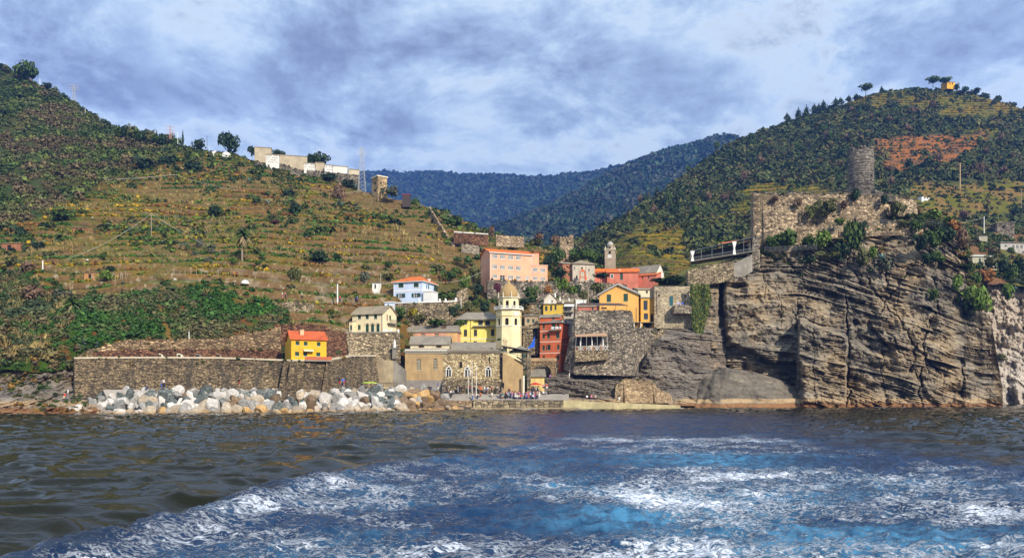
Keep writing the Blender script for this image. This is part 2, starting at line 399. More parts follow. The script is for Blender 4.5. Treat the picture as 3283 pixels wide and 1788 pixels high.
# ---- wooded ridges up the valley
FR = sheet([(900,[(620,3000),(545,2700),(700,2100),(800,1600)]), (1180,[(600,3000),(549,2700),(700,2100),(800,1600)]), (1300,[(610,3000),(559,2700),(700,2100),(820,1600)]),
  (1420,[(610,3000),(562,2700),(710,2100),(830,1600)]), (1560,[(600,3000),(562,2650),(710,2100),(850,1500)]), (1720,[(600,2900),(557,2600),(720,2000),(860,1400)]),
  (1880,[(590,2800),(544,2500),(720,1900),(860,1400)]), (2030,[(560,2700),(512,2400),(700,1900),(860,1400)]), (2250,[(500,2700),(462,2400),(680,1900),(860,1400)]), (2450,[(480,2700),(440,2400),(660,1900),(860,1400)])], 360, 200, 6, 6)
FR.Z += (fbm(FR.X/260, FR.Y/260, 0, 5, 201)-.5)*120*np.linspace(.1, 1, FR.ny)[:, None]
MR = sheet([(1480,[(830,1250),(800,1100),(830,1000),(860,900)]), (1580,[(770,1400),(735,1300),(790,1050),(860,850)]), (1700,[(720,1550),(690,1430),(780,1050),(870,800)]), (1800,[(680,1700),(640,1560),(760,1100),(880,750)]),
  (1900,[(640,1800),(595,1650),(740,1150),(880,750)]), (2000,[(580,1850),(545,1720),(720,1200),(880,750)]), (2060,[(545,1850),(513,1750),(700,1200),(880,750)]),
  (2170,[(510,1850),(478,1750),(680,1200),(880,750)]), (2290,[(475,1850),(440,1750),(640,1250),(880,800)]), (2350,[(470,1850),(438,1750),(640,1250),(880,800)]), (2450,[(500,1850),(470,1700),(640,1250),(880,800)]), (2600,[(560,1850),(520,1700),(660,1250),(880,800)])], 360, 220, 6, 6)
MR.Z += (fbm(MR.X/120, MR.Y/120, 0, 5, 211)-.5)*60*np.linspace(.15, 1, MR.ny)[:, None]
M_FAR = vcol_mat('far_forest_floor', nsc=.05, lo=.7, hi=1.3, bs=0)
for S, nm in ((FR, 'far_ridge'), (MR, 'wooded_ridge')):
    finish_sheet(S, nm, M_FAR, np.broadcast_to(DGR*1.1, (*S.PX.shape, 3)))

# ================================================================ rock sheets (strata)
def rockmat(name, c1, c2, c3, dip=(0,0), wet=True, sc=1.0, fl=6.0, con=1.0):
    m, t, b = new_mat(name); p = wpos(t)
    a = t.n('ShaderNodeAttribute', attribute_name='strat').outputs['Fac']     # height within the bedding
    sx = t.n('ShaderNodeSeparateXYZ', i={0: p}).outputs
    cm = t.n('ShaderNodeCombineXYZ', i={0: t.math('MULTIPLY', sx[0], .10*sc), 1: t.math('MULTIPLY', sx[1], .10*sc), 2: t.math('MULTIPLY', a, sc)}).outputs[0]
    s1 = t.noise(cm, .55, 6, .75); s2 = t.noise(cm, 2.3, 4, .75); big = t.noise(p, .07*sc, 4, .6); sm = t.noise(p, 1.3*sc, 6, .7)
    c = t.mix(t.ramp(s1, [(.36, 0), (.62, 1)]), c1, c2)
    c = t.mix(t.ramp(big, [(.42, 0), (.62, .85)]), c, c3)
    c = t.mix(.9*con, c, t.ramp(s2, [(.30, .16), (.44, .75), (.6, 1.15), (.72, 2.3)]), 'MULTIPLY')
    c = t.mix(.7, c, t.ramp(sm, [(.3, .55), (.7, 1.4)]), 'MULTIPLY')
    if wet:
        z = t.math('ADD', sx[2], t.math('MULTIPLY', t.noise(p, .25, 3), -1.1))
        c = t.mix(t.ramp(t.math('MULTIPLY', z, .25), [(.0, 1), (.14, 1), (.19, 0)]), c, t.mix(sm, (.12,.05,.02), (.34,.17,.06)))
        zb = t.math('MULTIPLY', t.ramp(t.math('MULTIPLY', z, .2), [(.14, 0), (.2, 1), (.38, 1), (.44, 0)]), t.ramp(t.noise(p, .09, 3), [(.42, 0), (.52, .9)]))
        c = t.mix(zb, c, t.mix(sm, (.30,.2,.10), (.50,.36,.2)))
    lk(t, c, b.inputs['Base Color']); b.inputs['Roughness'].default_value = .85
    bump(t, b, t.math('ADD', s2, t.math('MULTIPLY', sm, .6)), .9, .35)
    return m
def strata(s, S, amps, seed, mask=1.0):
    """push beds in and out along the view depth: S = bedding height"""
    d = np.zeros_like(S)
    for (h, a) in amps:
        q = S/h; k = np.floor(q).astype(np.int64); r = q-k
        cell = np.floor(s.PX/ (26*h+14) + _h(k, k*0, k*0, seed+5)*9).astype(np.int64)
        o = 1.05*(_h(k, cell*0, k*0, seed)-.5) + .7*(_h(k, cell, k*0, seed+1)-.5)
        edge = sst(0, .1, r)*sst(1, .9, r)
        d += a*(o+.35*edge)
    return d*mask
def add_rock(s, name, m, S, kind='structure', extra=None):
    V = np.stack([s.X, s.Y, s.Z], -1).reshape(-1, 3)
    o = mesh_np(name, V, grid_faces(s.ny, s.nx)[:, ::-1], m, None, None, False)
    a = o.data.attributes.new('strat', 'FLOAT', 'POINT'); a.data.foreach_set('value', S.astype(np.float32).ravel())
    s.qx = CX+F*s.X/s.Y; s.qy = HY-F*(s.Z-CH)/s.Y
    o['kind'] = kind; s.o = o; return o
def direct(px0, px1, nx, ny, top, bot, Dfun):
    """steep face: outline rows in photo units, depth from a function"""
    px = np.linspace(px0, px1, nx); T = top(px); B = bot(px)
    v = np.linspace(0, 1, ny)[:, None]
    s = Sheet(); s.nx, s.ny = nx, ny
    s.PX = np.broadcast_to(px[None], (ny, nx)).copy(); s.PY = T[None]*(1-v)+B[None]*v
    s.D = Dfun(s.PX, s.PY, v*np.ones((ny, nx)))
    return s
def place(s, D):
    s.D = D; s.X = (s.PX-CX)/F*D; s.Y = D; s.Z = CH-(s.PY-HY)/F*D

# ---- castle cliff
ctop_x = [2030,2070,2110,2150,2200,2250,2330,2400,2440,2560,2650,2760,2860,2960,3040,3090,3110,3135,3150,3165,3180,3195,3215]
ctop_y = [1075,1050,1000,985,900,870,838,830,800,770,745,700,690,690,700,770,850,930,990,1010,1040,1130,1250]
def cbase(px, py, v):
    D = 236+(1290-py)*.030
    D += 10*sst(1000, 700, py)*sst(2300, 2500, px)
    D += np.interp(px, [2030,2150,2290,2330,2560,2566,2600,2720,2760,2900,3050,3130,3180,3215], [3,2,1,0,1,.5,0,-1,-2,-2,0,4,9,16])*sst(560, 1000, py)
    D += np.interp(px+(py-1100)*.04, [2556,2563,2600,2715,2722], [0,-8.5,-8,-5,0])*sst(1018, 1034, py-(px-2570)*.35)
    return D
CL = direct(2030, 3215, 640, 620, lambda x: np.interp(x, ctop_x, ctop_y), lambda x: x*0+1318, cbase)
px, py = CL.PX, CL.PY
D = CL.D
nA = fbm(px/120, py/120, 0, 4, 301)-.5; nB = fbm(px/34, py/34, 0, 4, 303)-.5; nC = fbm(px/9, py/9, 0, 3, 305)-.5
pj = px+nB*22; qj = py+nB*18
# deep crevice left of the main face, widening downward
D += 9*bell(pj, 2312+(py-900)*.03, 5+10*sst(880, 1120, py))*sst(820, 950, py)
D += 3*bell(pj, 2322, 5)*sst(700, 760, py)*sst(960, 860, py)
# cave under the main face
D += 5.5*sst(2325, 2345, pj)*sst(2575, 2560, pj)*sst(-8, 6, qj-np.interp(px, [2320,2400,2480,2560], [1090,1125,1160,1165]))
D += 6*sst(2150, 2260, px)*sst(2345, 2330, px)*sst(1225, 1262, qj)
# left lower face bulges over a dark undercut
D += 3*sst(2060, 2100, px)*sst(2330, 2300, px)*sst(1240, 1270, qj)
# protruding block: keep its face out only below its top line
blk = sst(2566, 2572, pj)*sst(2735, 2715, pj)
topl = np.interp(px, [2560,2600,2640,2730], [1025,1035,1060,1100])
D -= 2.2*blk*sst(-5, 5, qj-(topl+ (130)))
# vertical joints
for (x0, y0, y1, w, a, k) in ((2716,950,1310,3.2,4,.02),(2612,1020,1300,2,1.2,.0),(2953,1180,1310,3,3,.0),(2963,1040,1200,2,2,.05),(2560,960,1060,2.2,2.5,.0),(2455,860,1010,1.6,1,.0),
        (2490,900,1050,1.5,.8,.1),(2830,1090,1230,2,1.8,.02),(2880,900,1000,2,1.5,-.05),(3080,1150,1280,3,2.5,.05),(2240,900,1250,1.5,.8,.0),(2180,980,1250,1.5,.7,.02),(2705,700,830,3,2.5,.08),(2838,830,920,3,2.5,.1),(2993,890,1010,3,2.0,.1),(3010,760,860,4,2,.15)):
    D += .8*a*bell(px+nC*9+nB*34, x0+(py-y0)*k, w)*sst(y0-15, y0+15, py)*sst(y1+15, y1-15, py)
# recess right of the joint
D += 3.5*sst(-6, 6, qj-np.interp(px, [2735,2790,2850,2880], [1020,1035,1110,1140]))*sst(6, -6, qj-np.interp(px, [2735,2800,2880], [1085,1130,1160]))*sst(2730, 2742, px)*sst(2885, 2850, px)
nR = np.abs(2*fbm((px+.5*py)/85, py/60, 0, 4, 307)-1); nQ = np.abs(2*fbm((px-.4*py)/30, py/26, 0, 3, 309)-1)
for (x0, y0, y1, w, a, k) in ((2770,880,1190,4,3.2,.75),(2930,840,1010,4,2.8,-.7),(2640,690,900,3.5,2.6,.55),(3000,990,1200,4,2.8,-.45),(2460,760,880,3,2.2,.8),(2850,1060,1250,3,2.4,.6),(2390,960,1100,2.5,1.6,-.6),(3060,800,960,4,2.6,.5)):
    D += .55*a*bell(px+nC*9+nB*40, x0+(py-y0)*k, w)*sst(y0-20, y0+20, py)*sst(y1+20, y1-20, py)
D += nA*6+nB*2.4+nC*.9+(nR-.35)*4.2+(nQ-.35)*1.2
place(CL, D)
Xc = CL.X-70
ZC, XC = CH-(py-HY)/F*238, (px-CX)/F*238
SB = ZC+.30*np.maximum(0, XC-88)-.10*np.maximum(0, XC-135)-.06*np.maximum(0, 70-XC)+(fbm(XC/24, ZC/16, 0, 3, 311)-.5)*6+(fbm(XC/5, ZC/5, 0, 2, 312)-.5)*.5
smooth_face = 1-.6*rgn(px, py, 2345, 2560, 960, 1130, 10)
dd = strata(CL, SB, ((3.4,1.3),(1.3,1.25),(.65,.85),(.32,.4)), 41)*smooth_face*(.3+1.0*sst(.36, .6, fbm((px+.3*py)/75, (py-.3*px)/48, 0, 3, 315)))
place(CL, CL.D+dd)
base_wave = bell(CL.Z, 1.2, 1.6)
place(CL, CL.D-2.2*sst(4.5, 1.5, CL.Z+nB*4))
M_CLIFF = rockmat('cliff_rock', (.08,.069,.052), (.31,.265,.195), (.36,.265,.15))
add_rock(CL, 'sea_cliff', M_CLIFF, SB)
# top of the headland joins the cliff edge to the castle ground
HT = sheet([(2110,[(905,262),(960,255),(1010,246)]), (2200,[(860,270),(880,262),(905,248)]), (2330,[(820,285),(835,265),(845,250)]), (2440,[(700,300),(745,270),(805,257)]), (2650,[(640,310),(735,275),(765,258)]), (2860,[(640,310),(690,280),(712,262)]),
   (2950,[(655,300),(690,280),(712,262)]), (3040,[(690,290),(705,275),(720,262)]), (3090,[(775,280),(780,270),(800,262)]), (3135,[(930,275),(935,268),(950,262)])], 260, 60, 3, 2)
HT.Z += (fbm(HT.X/5, HT.Y/5, 0, 4, 331)-.5)*1.5
cc = mixc(np.broadcast_to(OLV, (*HT.PX.shape, 3)), SOIL, sst(.45, .6, fbm(HT.X/6, HT.Y/6, 0, 3, 333)))
finish_sheet(HT, 'headland_top', M_LAND, cc)

# ---- pale cliff further right and the village slope above it
RS = direct(3080, 3560, 220, 260, lambda x: np.interp(x, [3080,3160,3283,3560], [845,905,905,930]), lambda x: x*0+1306,
            lambda px, py, v: 300+(1290-py)*.022)
px, py = RS.PX, RS.PY
D = RS.D+(fbm(px/70, py/90, 0, 5, 401)-.5)*20+np.abs(fbm(px/45, py/70, 0, 4, 403)-.5)*12+(fbm(px/9, py/9, 0, 4, 404)-.5)*2
D -= 8*sst(1180, 1280, py)
place(RS, D); S2 = RS.Z+.5*RS.X
place(RS, RS.D+strata(RS, S2, ((4,.8),(1.3,.35)), 51))
M_PALE = rockmat('pale_cliff_rock', (.30,.25,.20), (.52,.46,.38), (.44,.36,.27), wet=False, sc=.5, con=.35)
add_rock(RS, 'pale_cliff', M_PALE, S2)
VS = sheet([(3040,[(700,385),(790,330),(880,300)]), (3160,[(720,385),(800,335),(912,300)]), (3283,[(735,390),(820,335),(912,305)]), (3560,[(780,390),(850,335),(940,310)])], 160, 120, 4, 4)
terrace(VS, 3.5, np.full(VS.Z.shape, .8), 2, .45, 3, .25)
VS.Z += (fbm(VS.X/4, VS.Y/4, 0, 4, 341)-.5)*1.6
cc = mixc(np.broadcast_to(OLV*.9, (*VS.PX.shape, 3)), SOIL, sst(.45, .6, fbm(VS.X/9, VS.Y/9, 0, 3, 343)))
finish_sheet(VS, 'village_slope', M_LAND, cc)

# ---- dark rock shore below the bastion
SR = direct(1700, 2330, 330, 240, lambda x: np.interp(x, [1700,1740,1790,1850,1900,1960,2010,2050,2075,2120,2330], [1215,1198,1180,1172,1165,1165,1178,1170,1095,1040,990]), lambda x: x*0+1300,
            lambda px, py, v: np.interp(v, [0, .09, .2, .8, .93, 1], [232,224,214.5,211,207,204])+np.interp(px, [1700,1800,2000,2200,2330], [-4,0,1,14,30])+3)
px, py = SR.PX, SR.PY
D = SR.D+(fbm(px/60, py/40, 0, 4, 501)-.5)*5+(fbm(px/14, py/10, 0, 4, 503)-.5)*2
D += 3.0*bell(py, 1208+(px-1850)*-.03, 7)*sst(1830, 1850, px)*sst(1975, 1950, px)
place(SR, D); S3 = CH-(py-HY)/F*214+.12*(px-CX)/F*214+(fbm(SR.X/9, SR.Y/9, 0, 3, 505)-.5)*2
place(SR, SR.D+strata(SR, S3, ((1.8,1.0),(.6,.5),(.25,.2)), 61))
M_SH = rockmat('shore_rock', (.09,.078,.066), (.24,.205,.165), (.23,.185,.14))
add_rock(SR, 'shore_rocks', M_SH, S3)

# ---- left sea cliff
LS = direct(-260, 345, 300, 260, lambda x: np.interp(x, [-260,0,120,200,260,345], [1105,1108,1115,1122,1140,1160]), lambda x: x*0+1334,
            lambda px, py, v: np.interp(v, [0,.45,.75,.9,1], [171,167,160,155,151])+np.interp(px, [-260,0,150,260,345], [-4,0,.5,2.5,7])*1.0)
px, py = LS.PX, LS.PY
D = LS.D+(fbm(px/60, py/50, 0, 4, 601)-.5)*7+(fbm(px/16, py/12, 0, 4, 603)-.5)*2.4
place(LS, D); S4 = CH-(py-HY)/F*160-.33*(px-CX)/F*160+(fbm(LS.X/8, LS.Y/8, 0, 3, 605)-.5)*2.4
place(LS, LS.D+strata(LS, S4, ((1.9,1.0),(.6,.45),(.22,.18)), 71))
M_LR = rockmat('left_cliff_rock', (.09,.082,.075), (.28,.25,.215), (.24,.18,.11))
add_rock(LS, 'left_sea_cliff', M_LR, S4)

# ---- smooth sloping slab at the foot of the cliff
RB = direct(2222, 2592, 150, 90, lambda x: np.interp(x, [2222,2237,2262,2290,2330,2420,2500,2560,2592], [1290,1238,1208,1184,1178,1192,1217,1252,1292]), lambda x: x*0+1316,
            lambda px, py, v: 233-8.5*sst(-.1, .75, v)-2.5*sst(.7, 1, v)+np.abs(px-2390)*.008)
place(RB, RB.D+(fbm(RB.PX/50, RB.PY/40, 0, 4, 801)-.5)*2.4+.8*bell(RB.PX+.4*(RB.PY-1240), 2268, 9)+(fbm(RB.PX/12, RB.PY/9, 0, 4, 803)-.5)*.5)
S5 = RB.Z*.4+.05*RB.X
M_SLAB = rockmat('slab_rock', (.095,.082,.064), (.17,.145,.11), (.165,.135,.095), sc=.6)
o = add_rock(RB, 'rock_slab', M_SLAB, S5); del o['kind']; tag(o, 'huge smooth grey brown rock slab leaning at the foot of the cliff', 'rock')
# ================================================================ sea
def sea():
    ny, nx = 800, 760
    y = 13*np.exp(np.linspace(0, math.log(640/13), ny)); u = np.linspace(-1, 1, nx); sl_ = .72*u+.75*u**7
    Y = np.broadcast_to(y[:, None], (ny, nx)).copy(); X = Y*sl_[None, :]
    wl = np.interp(y, [13,17,20,25,31,38,45,52,60,75,95], [-13,-11.6,-10.6,-9.3,-8.8,-8.4,-5.5,-2.5,.5,6,14])[:, None]
    wr = np.interp(y, [13,20,30,40,54,66,79,95], [34,31,28.5,26,24.5,24,26,18])[:, None]
    w1 = (fbm(X/3.2, Y/3.2, 0, 3, 701)-.5)*3.0
    ins = sst(-1.6, 1.6, X-wl+w1)*sst(-3, 3, wr-X+w1)
    wake = ins*sst(88, 66, Y+w1*2)
    ruff = np.clip(ins+sst(-6, 8, X-np.interp(y, [13,60,120,200], [40,0,-6,0])[:, None])*sst(10, -20, X-np.interp(y, [60,200], [30,70])[:, None])*sst(190, 120, Y), 0, 1)
    # swell and chop
    r1 = 1-np.abs(2*fbm((X+Y*.25)/5.5, Y/3.6, 0, 3, 711)-1)
    r2 = 1-np.abs(2*fbm((X-Y*.2)/1.9, Y/1.25, 0, 3, 713)-1)
    r3 = fbm(X/.55, Y/.42, 0, 3, 715)-.5
    near = 1/(1+(Y/120)**2)
    Z = (r1-.7)*(.16+.3*ruff)+1.25*np.clip(r1-.80, 0, 1)*(1-ruff)+(r2-.7)*(.105+.11*ruff)+r3*(.05+.03*ruff)*(1+1.6*wake)*near
    # ridge of the bow wave along the left edge of the wake
    dl = X-wl+w1*.25
    Z += .5*np.exp(-((dl-.3)/1.15)**2)*sst(13, 19, Y)*sst(60, 30, Y)-.3*np.exp(-((dl+2.2)/1.3)**2)*sst(50, 30, Y)
    Z += .55*np.exp(-(((X+10.6)/1.5)**2+((Y-44)/1.5)**2))
    for (px_, py_, a, L, hh) in ((700,1600,.25,9,.22),(1250,1440,.3,7,.25),(300,1560,.15,7,.15),(60,1690,.15,5,.3),(2950,1400,-.3,8,.28),(3200,1440,-.35,8,.3),(2700,1380,-.1,7,.2),(1000,1620,.4,5,.2)):
        D0 = CH*F/(py_-HY); x0 = (px_-CX)/F*D0
        q = (Y-D0)-(X-x0)*a; Z += hh*np.exp(-(q/1.0)**2)*np.exp(-((X-x0)/L)**2)-.5*hh*np.exp(-((q+2.2)/1.6)**2)*np.exp(-((X-x0)/L)**2)
    Z *= sst(640, 300, Y)
    Z += wake*(fbm(X/.9, Y/.6, 0, 5, 721, .6)-.5)*.5*sst(85, 35, Y)
    # churned, aerated water and foam cover
    def blob(px_, py_, rx, ry):
        D0 = CH*F/(py_-HY); x0 = (px_-CX)/F*D0
        return np.exp(-((X-x0)/rx)**2-((Y-D0)/ry)**2)
    big = fbm(X/6, Y/5, 0, 3, 731)
    aer = wake*(.06+.4*sst(.45, .7, big)+1.1*blob(2010,1670,3.0,2.4)+1.1*blob(2240,1480,5,6)+.8*blob(2900,1740,5,2.6)+.9*blob(2450,1760,3,2)+.7*blob(2350,1600,5,4)+.6*blob(2850,1560,5,4)+.5*blob(1800,1560,4,4))
    med = fbm(X/1.6, Y/1.3, 0, 4, 741)
    foam = wake*(.37+.20*sst(.42, .66, med)+.10*(big-.5)*2+.3*blob(2250,1410,7,5)+.22*blob(2330,1530,8,5)+.25*blob(2050,1600,5,3)+.2*blob(2300,1680,5,3)+.25*blob(2500,1780,9,1.6)+.2*blob(3000,1640,6,3)
         -.5*blob(1700,1650,2.6,3)-.35*blob(2760,1700,3,2.4)-.5*blob(2010,1670,1.8,1.3)-.4*blob(2240,1480,3.2,3)-.45*blob(1750,1480,5,7)-.35*blob(2600,1480,4,5))
    foam += wake*.24*np.exp(-((dl-1.1)/1.0)**2)*sst(42, 26, Y)
    foam += ruff*(1-wake)*.1+.5*np.exp(-((Y-100)/6)**2)*bell(X, 38, 12)*.5
    foam = np.where(Y > 60, foam*.9, foam)
    PXs = CX+F*X/Y; shore = np.interp(PXs, [-300,0,190,300,600,900,1200,1340,1460,1518,1806,2180,2260,3150,3200,3600], [150,151,153,154.5,157.5,162.5,173,182,192,197.5,199,205,224,228,285,288])
    foam = np.maximum(foam, .62*np.exp(-((Y-shore+.8)/1.3)**2)*(.4+.9*fbm(X/3, Y/3, 0, 3, 751)))
    V = np.stack([X, Y, Z], -1).reshape(-1, 3)
    m, t, b = new_mat('sea_water'); p = wpos(t)
    def at_(n): return t.n('ShaderNodeAttribute', attribute_name=n).outputs['Fac']
    fo, ae, ru = at_('foam'), at_('aer'), at_('ruff')
    wv = t.n('ShaderNodeTexNoise', i={'Vector': p, 'Scale': .9, 'Detail': 3}).outputs[1]
    pw = t.n('ShaderNodeVectorMath', operation='MULTIPLY_ADD', i={0: wv, 1: (.8,.8,0), 2: p}).outputs[0]
    na = t.noise(t.map(pw, (.62,1.3,1)), 3.1, 8, .68, .4)
    ra = t.math('ABSOLUTE', t.math('SUBTRACT', t.math('MULTIPLY', na, 2), 1))           # thin lace where the noise crosses its middle
    lace = t.math('SUBTRACT', 1, t.math('MULTIPLY', ra, 4.2), clamp=True)
    nb = t.noise(t.map(pw, (.8,1.6,1)), 6, 6, .75)
    n2_ = t.noise(t.map(pw, (.6,1.5,1), loc=(7,3,0)), 5.5, 6, .7)
    lace2 = t.math('SUBTRACT', 1, t.math('MULTIPLY', t.math('ABSOLUTE', t.math('SUBTRACT', t.math('MULTIPLY', n2_, 2), 1)), 3.6), clamp=True)
    lace = t.math('ADD', t.math('MULTIPLY', lace, .62), t.math('MULTIPLY', lace2, .45))
    pat = t.math('ADD', t.math('MULTIPLY', lace, .62), t.math('MULTIPLY', nb, .62))
    fm = t.math('ADD', t.math('MULTIPLY', fo, .92), t.math('SUBTRACT', pat, 1.17))
    fmask = t.ramp(fm, [(.0, 0), (.1, .3), (.32, 1)])
    fmask = t.math('MULTIPLY', fmask, t.ramp(fo, [(.05, 0), (.2, 1)]))
    deep = t.mix(ru, (.010,.011,.006), (.005,.020,.070))
    nc = t.noise(p, 1.4, 6, .65)
    c = t.mix(t.math('MULTIPLY', ae, t.ramp(nc, [(.36, .12), (.64, 1.0)]), clamp=True), deep, (.05,.19,.34))
    c = t.mix(fmask, c, t.mix(nb, (.42,.52,.68), (.82,.85,.90)))
    lk(t, c, b.inputs['Base Color'])
    lk(t, t.math('ADD', t.math('MULTIPLY', fmask, .55), t.math('MULTIPLY_ADD', ru, .09, .04)), b.inputs['Roughness'])
    b.inputs['IOR'].default_value = 1.33; lk(t, t.math('MULTIPLY_ADD', ru, .04, .30), b.inputs['Specular IOR Level'])
    h = t.math('ADD', t.math('MULTIPLY', t.noise(t.map(p, (.6,1,1)), 2.4, 4, .6), t.math('MULTIPLY_ADD', ru, .36, .13)), t.math('MULTIPLY', fmask, .12))
    h = t.math('ADD', h, t.math('MULTIPLY', t.noise(t.map(p, (.5,1,1)), 11, 3, .6), t.math('MULTIPLY_ADD', ru, .09, .003)))
    bump(t, b, h, 1.0, .3)
    o = mesh_np('sea', V, grid_faces(ny, nx), m, None, None, True)
    for nm, A in (('foam', foam), ('aer', aer), ('ruff', ruff)):
        a = o.data.attributes.new(nm, 'FLOAT', 'POINT'); a.data.foreach_set('value', np.clip(A, 0, 1.6).astype(np.float32).ravel())
    o['kind'] = 'structure'
    q = MB().box((-2300, -550, -.95), (2300, 650, -.75)).build('open_sea', m); q['kind'] = 'structure'
sea()
# ================================================================ camera
cam = bpy.data.cameras.new('camera'); co = bpy.data.objects.new('camera', cam); COL.objects.link(co); SC.camera = co
co.location = (0, 0, CH); co.rotation_euler = (R(90), 0, 0)
cam.sensor_width = 36; cam.lens = 36*F/3283; cam.clip_end = 9000; cam.clip_start = .5
cam.shift_y = (HY-894)/3283
# ================================================================ light
SUN_AZ, SUN_EL = 33.0, 32.0            # to the right of straight behind the camera, above the horizon
sd = Vector((math.sin(R(SUN_AZ))*math.cos(R(SUN_EL)), -math.cos(R(SUN_AZ))*math.cos(R(SUN_EL)), math.sin(R(SUN_EL))))
sl_ = bpy.data.lights.new('sun', 'SUN'); sl_.energy = 5.0; sl_.angle = R(.6); sl_.color = (1, .90, .76)
so = bpy.data.objects.new('sun', sl_); COL.objects.link(so); so.rotation_euler = (-sd).to_track_quat('-Z', 'Y').to_euler()
W = bpy.data.worlds.new('World'); SC.world = W; W.use_nodes = True
t = NT(W.node_tree); bg = W.node_tree.nodes['Background']; bg.inputs['Strength'].default_value = .1
sky = t.n('ShaderNodeTexSky'); sky.sky_type = 'NISHITA'; sky.sun_disc = False; sky.sun_elevation = R(SUN_EL); sky.sun_rotation = math.atan2(sd.x, sd.y)
gd = t.n('ShaderNodeTexCoord').outputs['Generated']
sx = t.n('ShaderNodeSeparateXYZ', i={0: gd}).outputs
den = t.math('ADD', t.math('MAXIMUM', sx[2], 0), .16)
cp = t.n('ShaderNodeCombineXYZ', i={0: t.math('DIVIDE', sx[0], den), 1: t.math('DIVIDE', sx[1], den), 2: 0.0}).outputs[0]
wn = t.n('ShaderNodeTexNoise', i={'Vector': cp, 'Scale': 1.3, 'Detail': 3}).outputs[1]
cw = t.n('ShaderNodeVectorMath', operation='MULTIPLY_ADD', i={0: wn, 1: (.55,.55,0), 2: cp}).outputs[0]
nz = t.noise(t.map(cw, (.8,1.0,1), loc=(3.3,1.7,0)), 1.5, 8, .62)
nf = t.noise(t.map(gd, (3.0,3.0,5.2), loc=(.4,0,.7)), 1.6, 8, .66, .3)
nh = t.noise(t.map(gd, (7,7,13)), 2.0, 8, .62, .3)
cov = t.math('ADD', t.math('ADD', t.math('MULTIPLY', nz, .16), t.math('MULTIPLY', nf, .60)), t.math('MULTIPLY', nh, .24))
def cloud_blob(px, py, w, hgt, a):
    """a bank of cloud in a given direction of the sky, frayed by the noise"""
    d = Vector(((px-CX)/F, 1, -(py-HY)/F)).normalized()
    wx = t.math('DIVIDE', t.math('SUBTRACT', t.math('ADD', sx[0], t.math('MULTIPLY_ADD', nf, .26, -.13)), d.x), w)
    wz = t.math('DIVIDE', t.math('SUBTRACT', t.math('ADD', sx[2], t.math('MULTIPLY_ADD', nz, .16, -.08)), d.z), hgt)
    r = t.math('ADD', t.math('MULTIPLY', wx, wx), t.math('MULTIPLY', wz, wz))
    return t.math('MULTIPLY', t.math('EXPONENT', t.math('MULTIPLY', r, -1.0)), a*1.0)
acc = t.math('SUBTRACT', t.math('MULTIPLY_ADD', cov, 2.0, -.50), .085)
for bl in ((300,180,.11,.06,.22),(480,300,.05,.05,.12),(1290,430,.09,.035,.17),(2010,230,.12,.05,.17),(2230,340,.08,.04,.17),(2880,190,.14,.05,.15),(1650,90,.2,.03,.08),(1050,60,.2,.03,.06),
           (2480,60,.12,.04,-.14),(620,420,.10,.035,-.15),(1750,400,.08,.03,-.10),(560,200,.04,.05,-.12),(1050,200,.12,.03,-.05),(2550,330,.05,.05,-.08),(1400,510,.2,.02,-.1)):
    acc = t.math('ADD', acc, cloud_blob(*bl))
cc = t.ramp(acc, [(.34, (7.6,8.6,9.2)), (.46, (5.3,6.6,8.0)), (.56, (3.9,4.95,6.7)), (.68, (2.8,3.4,4.8)), (.84, (1.8,2.1,3.1))])
keep = t.ramp(acc, [(.24, .35), (.40, .96)])
lk(t, t.mix(keep, sky.outputs[0], cc), bg.inputs['Color'])
# ================================================================ air
def haze():
    m = bpy.data.materials.new('haze_air'); m.use_nodes = True; nt = m.node_tree; nt.nodes.clear()
    q = NT(nt); v = q.n('ShaderNodeVolumePrincipled', i={'Color': (.13,.33,.98,1), 'Density': .00015, 'Anisotropy': .1})
    out = q.n('ShaderNodeOutputMaterial'); nt.links.new(v.outputs[0], out.inputs['Volume'])
    o = MB().box((-2400, -600, -3), (2400, 3300, 900)).build('haze', m); o['kind'] = 'stuff'
    return o
HAZE = True
if HAZE: haze()
SC.view_settings.view_transform = 'Standard'; SC.view_settings.look = 'None'; SC.view_settings.exposure = .3; SC.view_settings.gamma = 1
SC.cycles.use_denoising = True
SC.cycles.max_bounces = 6; SC.cycles.diffuse_bounces = 2; SC.cycles.glossy_bounces = 3; SC.cycles.transmission_bounces = 2; SC.cycles.volume_bounces = 0
SC.cycles.sample_clamp_indirect = 6; SC.cycles.caustics_reflective = False; SC.cycles.caustics_refractive = False
# ================================================================ materials of the village
GREEN = louvre('green_shutter', (.012,.065,.045)); DKSH = louvre('dark_shutter', (.03,.035,.03)); GL = glass()
WHITE = plain('white_paint', (.78,.77,.72), .6, .08); CREAMT = plain('cream_trim', (.72,.66,.5), .8)
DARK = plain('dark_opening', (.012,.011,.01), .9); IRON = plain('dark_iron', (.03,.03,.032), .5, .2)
SLATE = slate('grey_slate', (.25,.225,.185)); SLATE2 = slate('brown_slate', (.30,.25,.17)); TILE = tiles('red_tiles', (.60,.13,.025)); TILE2 = tiles('orange_tiles', (.72,.17,.02))
RUB = masonry('rubble_masonry', (.16,.125,.075), (.46,.37,.24), (.10,.08,.05), 1.5, .5)
RUBG = masonry('grey_rubble_masonry', (.12,.10,.08), (.42,.36,.28), (.09,.075,.06), 1.15, .42, stain=(.07,.06,.045))
SEAW = masonry('sea_wall_masonry', (.12,.09,.058), (.42,.315,.185), (.08,.065,.045), 1.6, .26, stain=(.06,.052,.042))
REDW = masonry('reddish_masonry', (.085,.035,.02), (.28,.14,.075), (.09,.045,.028), 1.6, .55)
CASW = masonry('castle_masonry', (.14,.10,.06), (.47,.36,.235), (.26,.21,.15), .9, .6, bs=.9, stain=(.2,.15,.07))
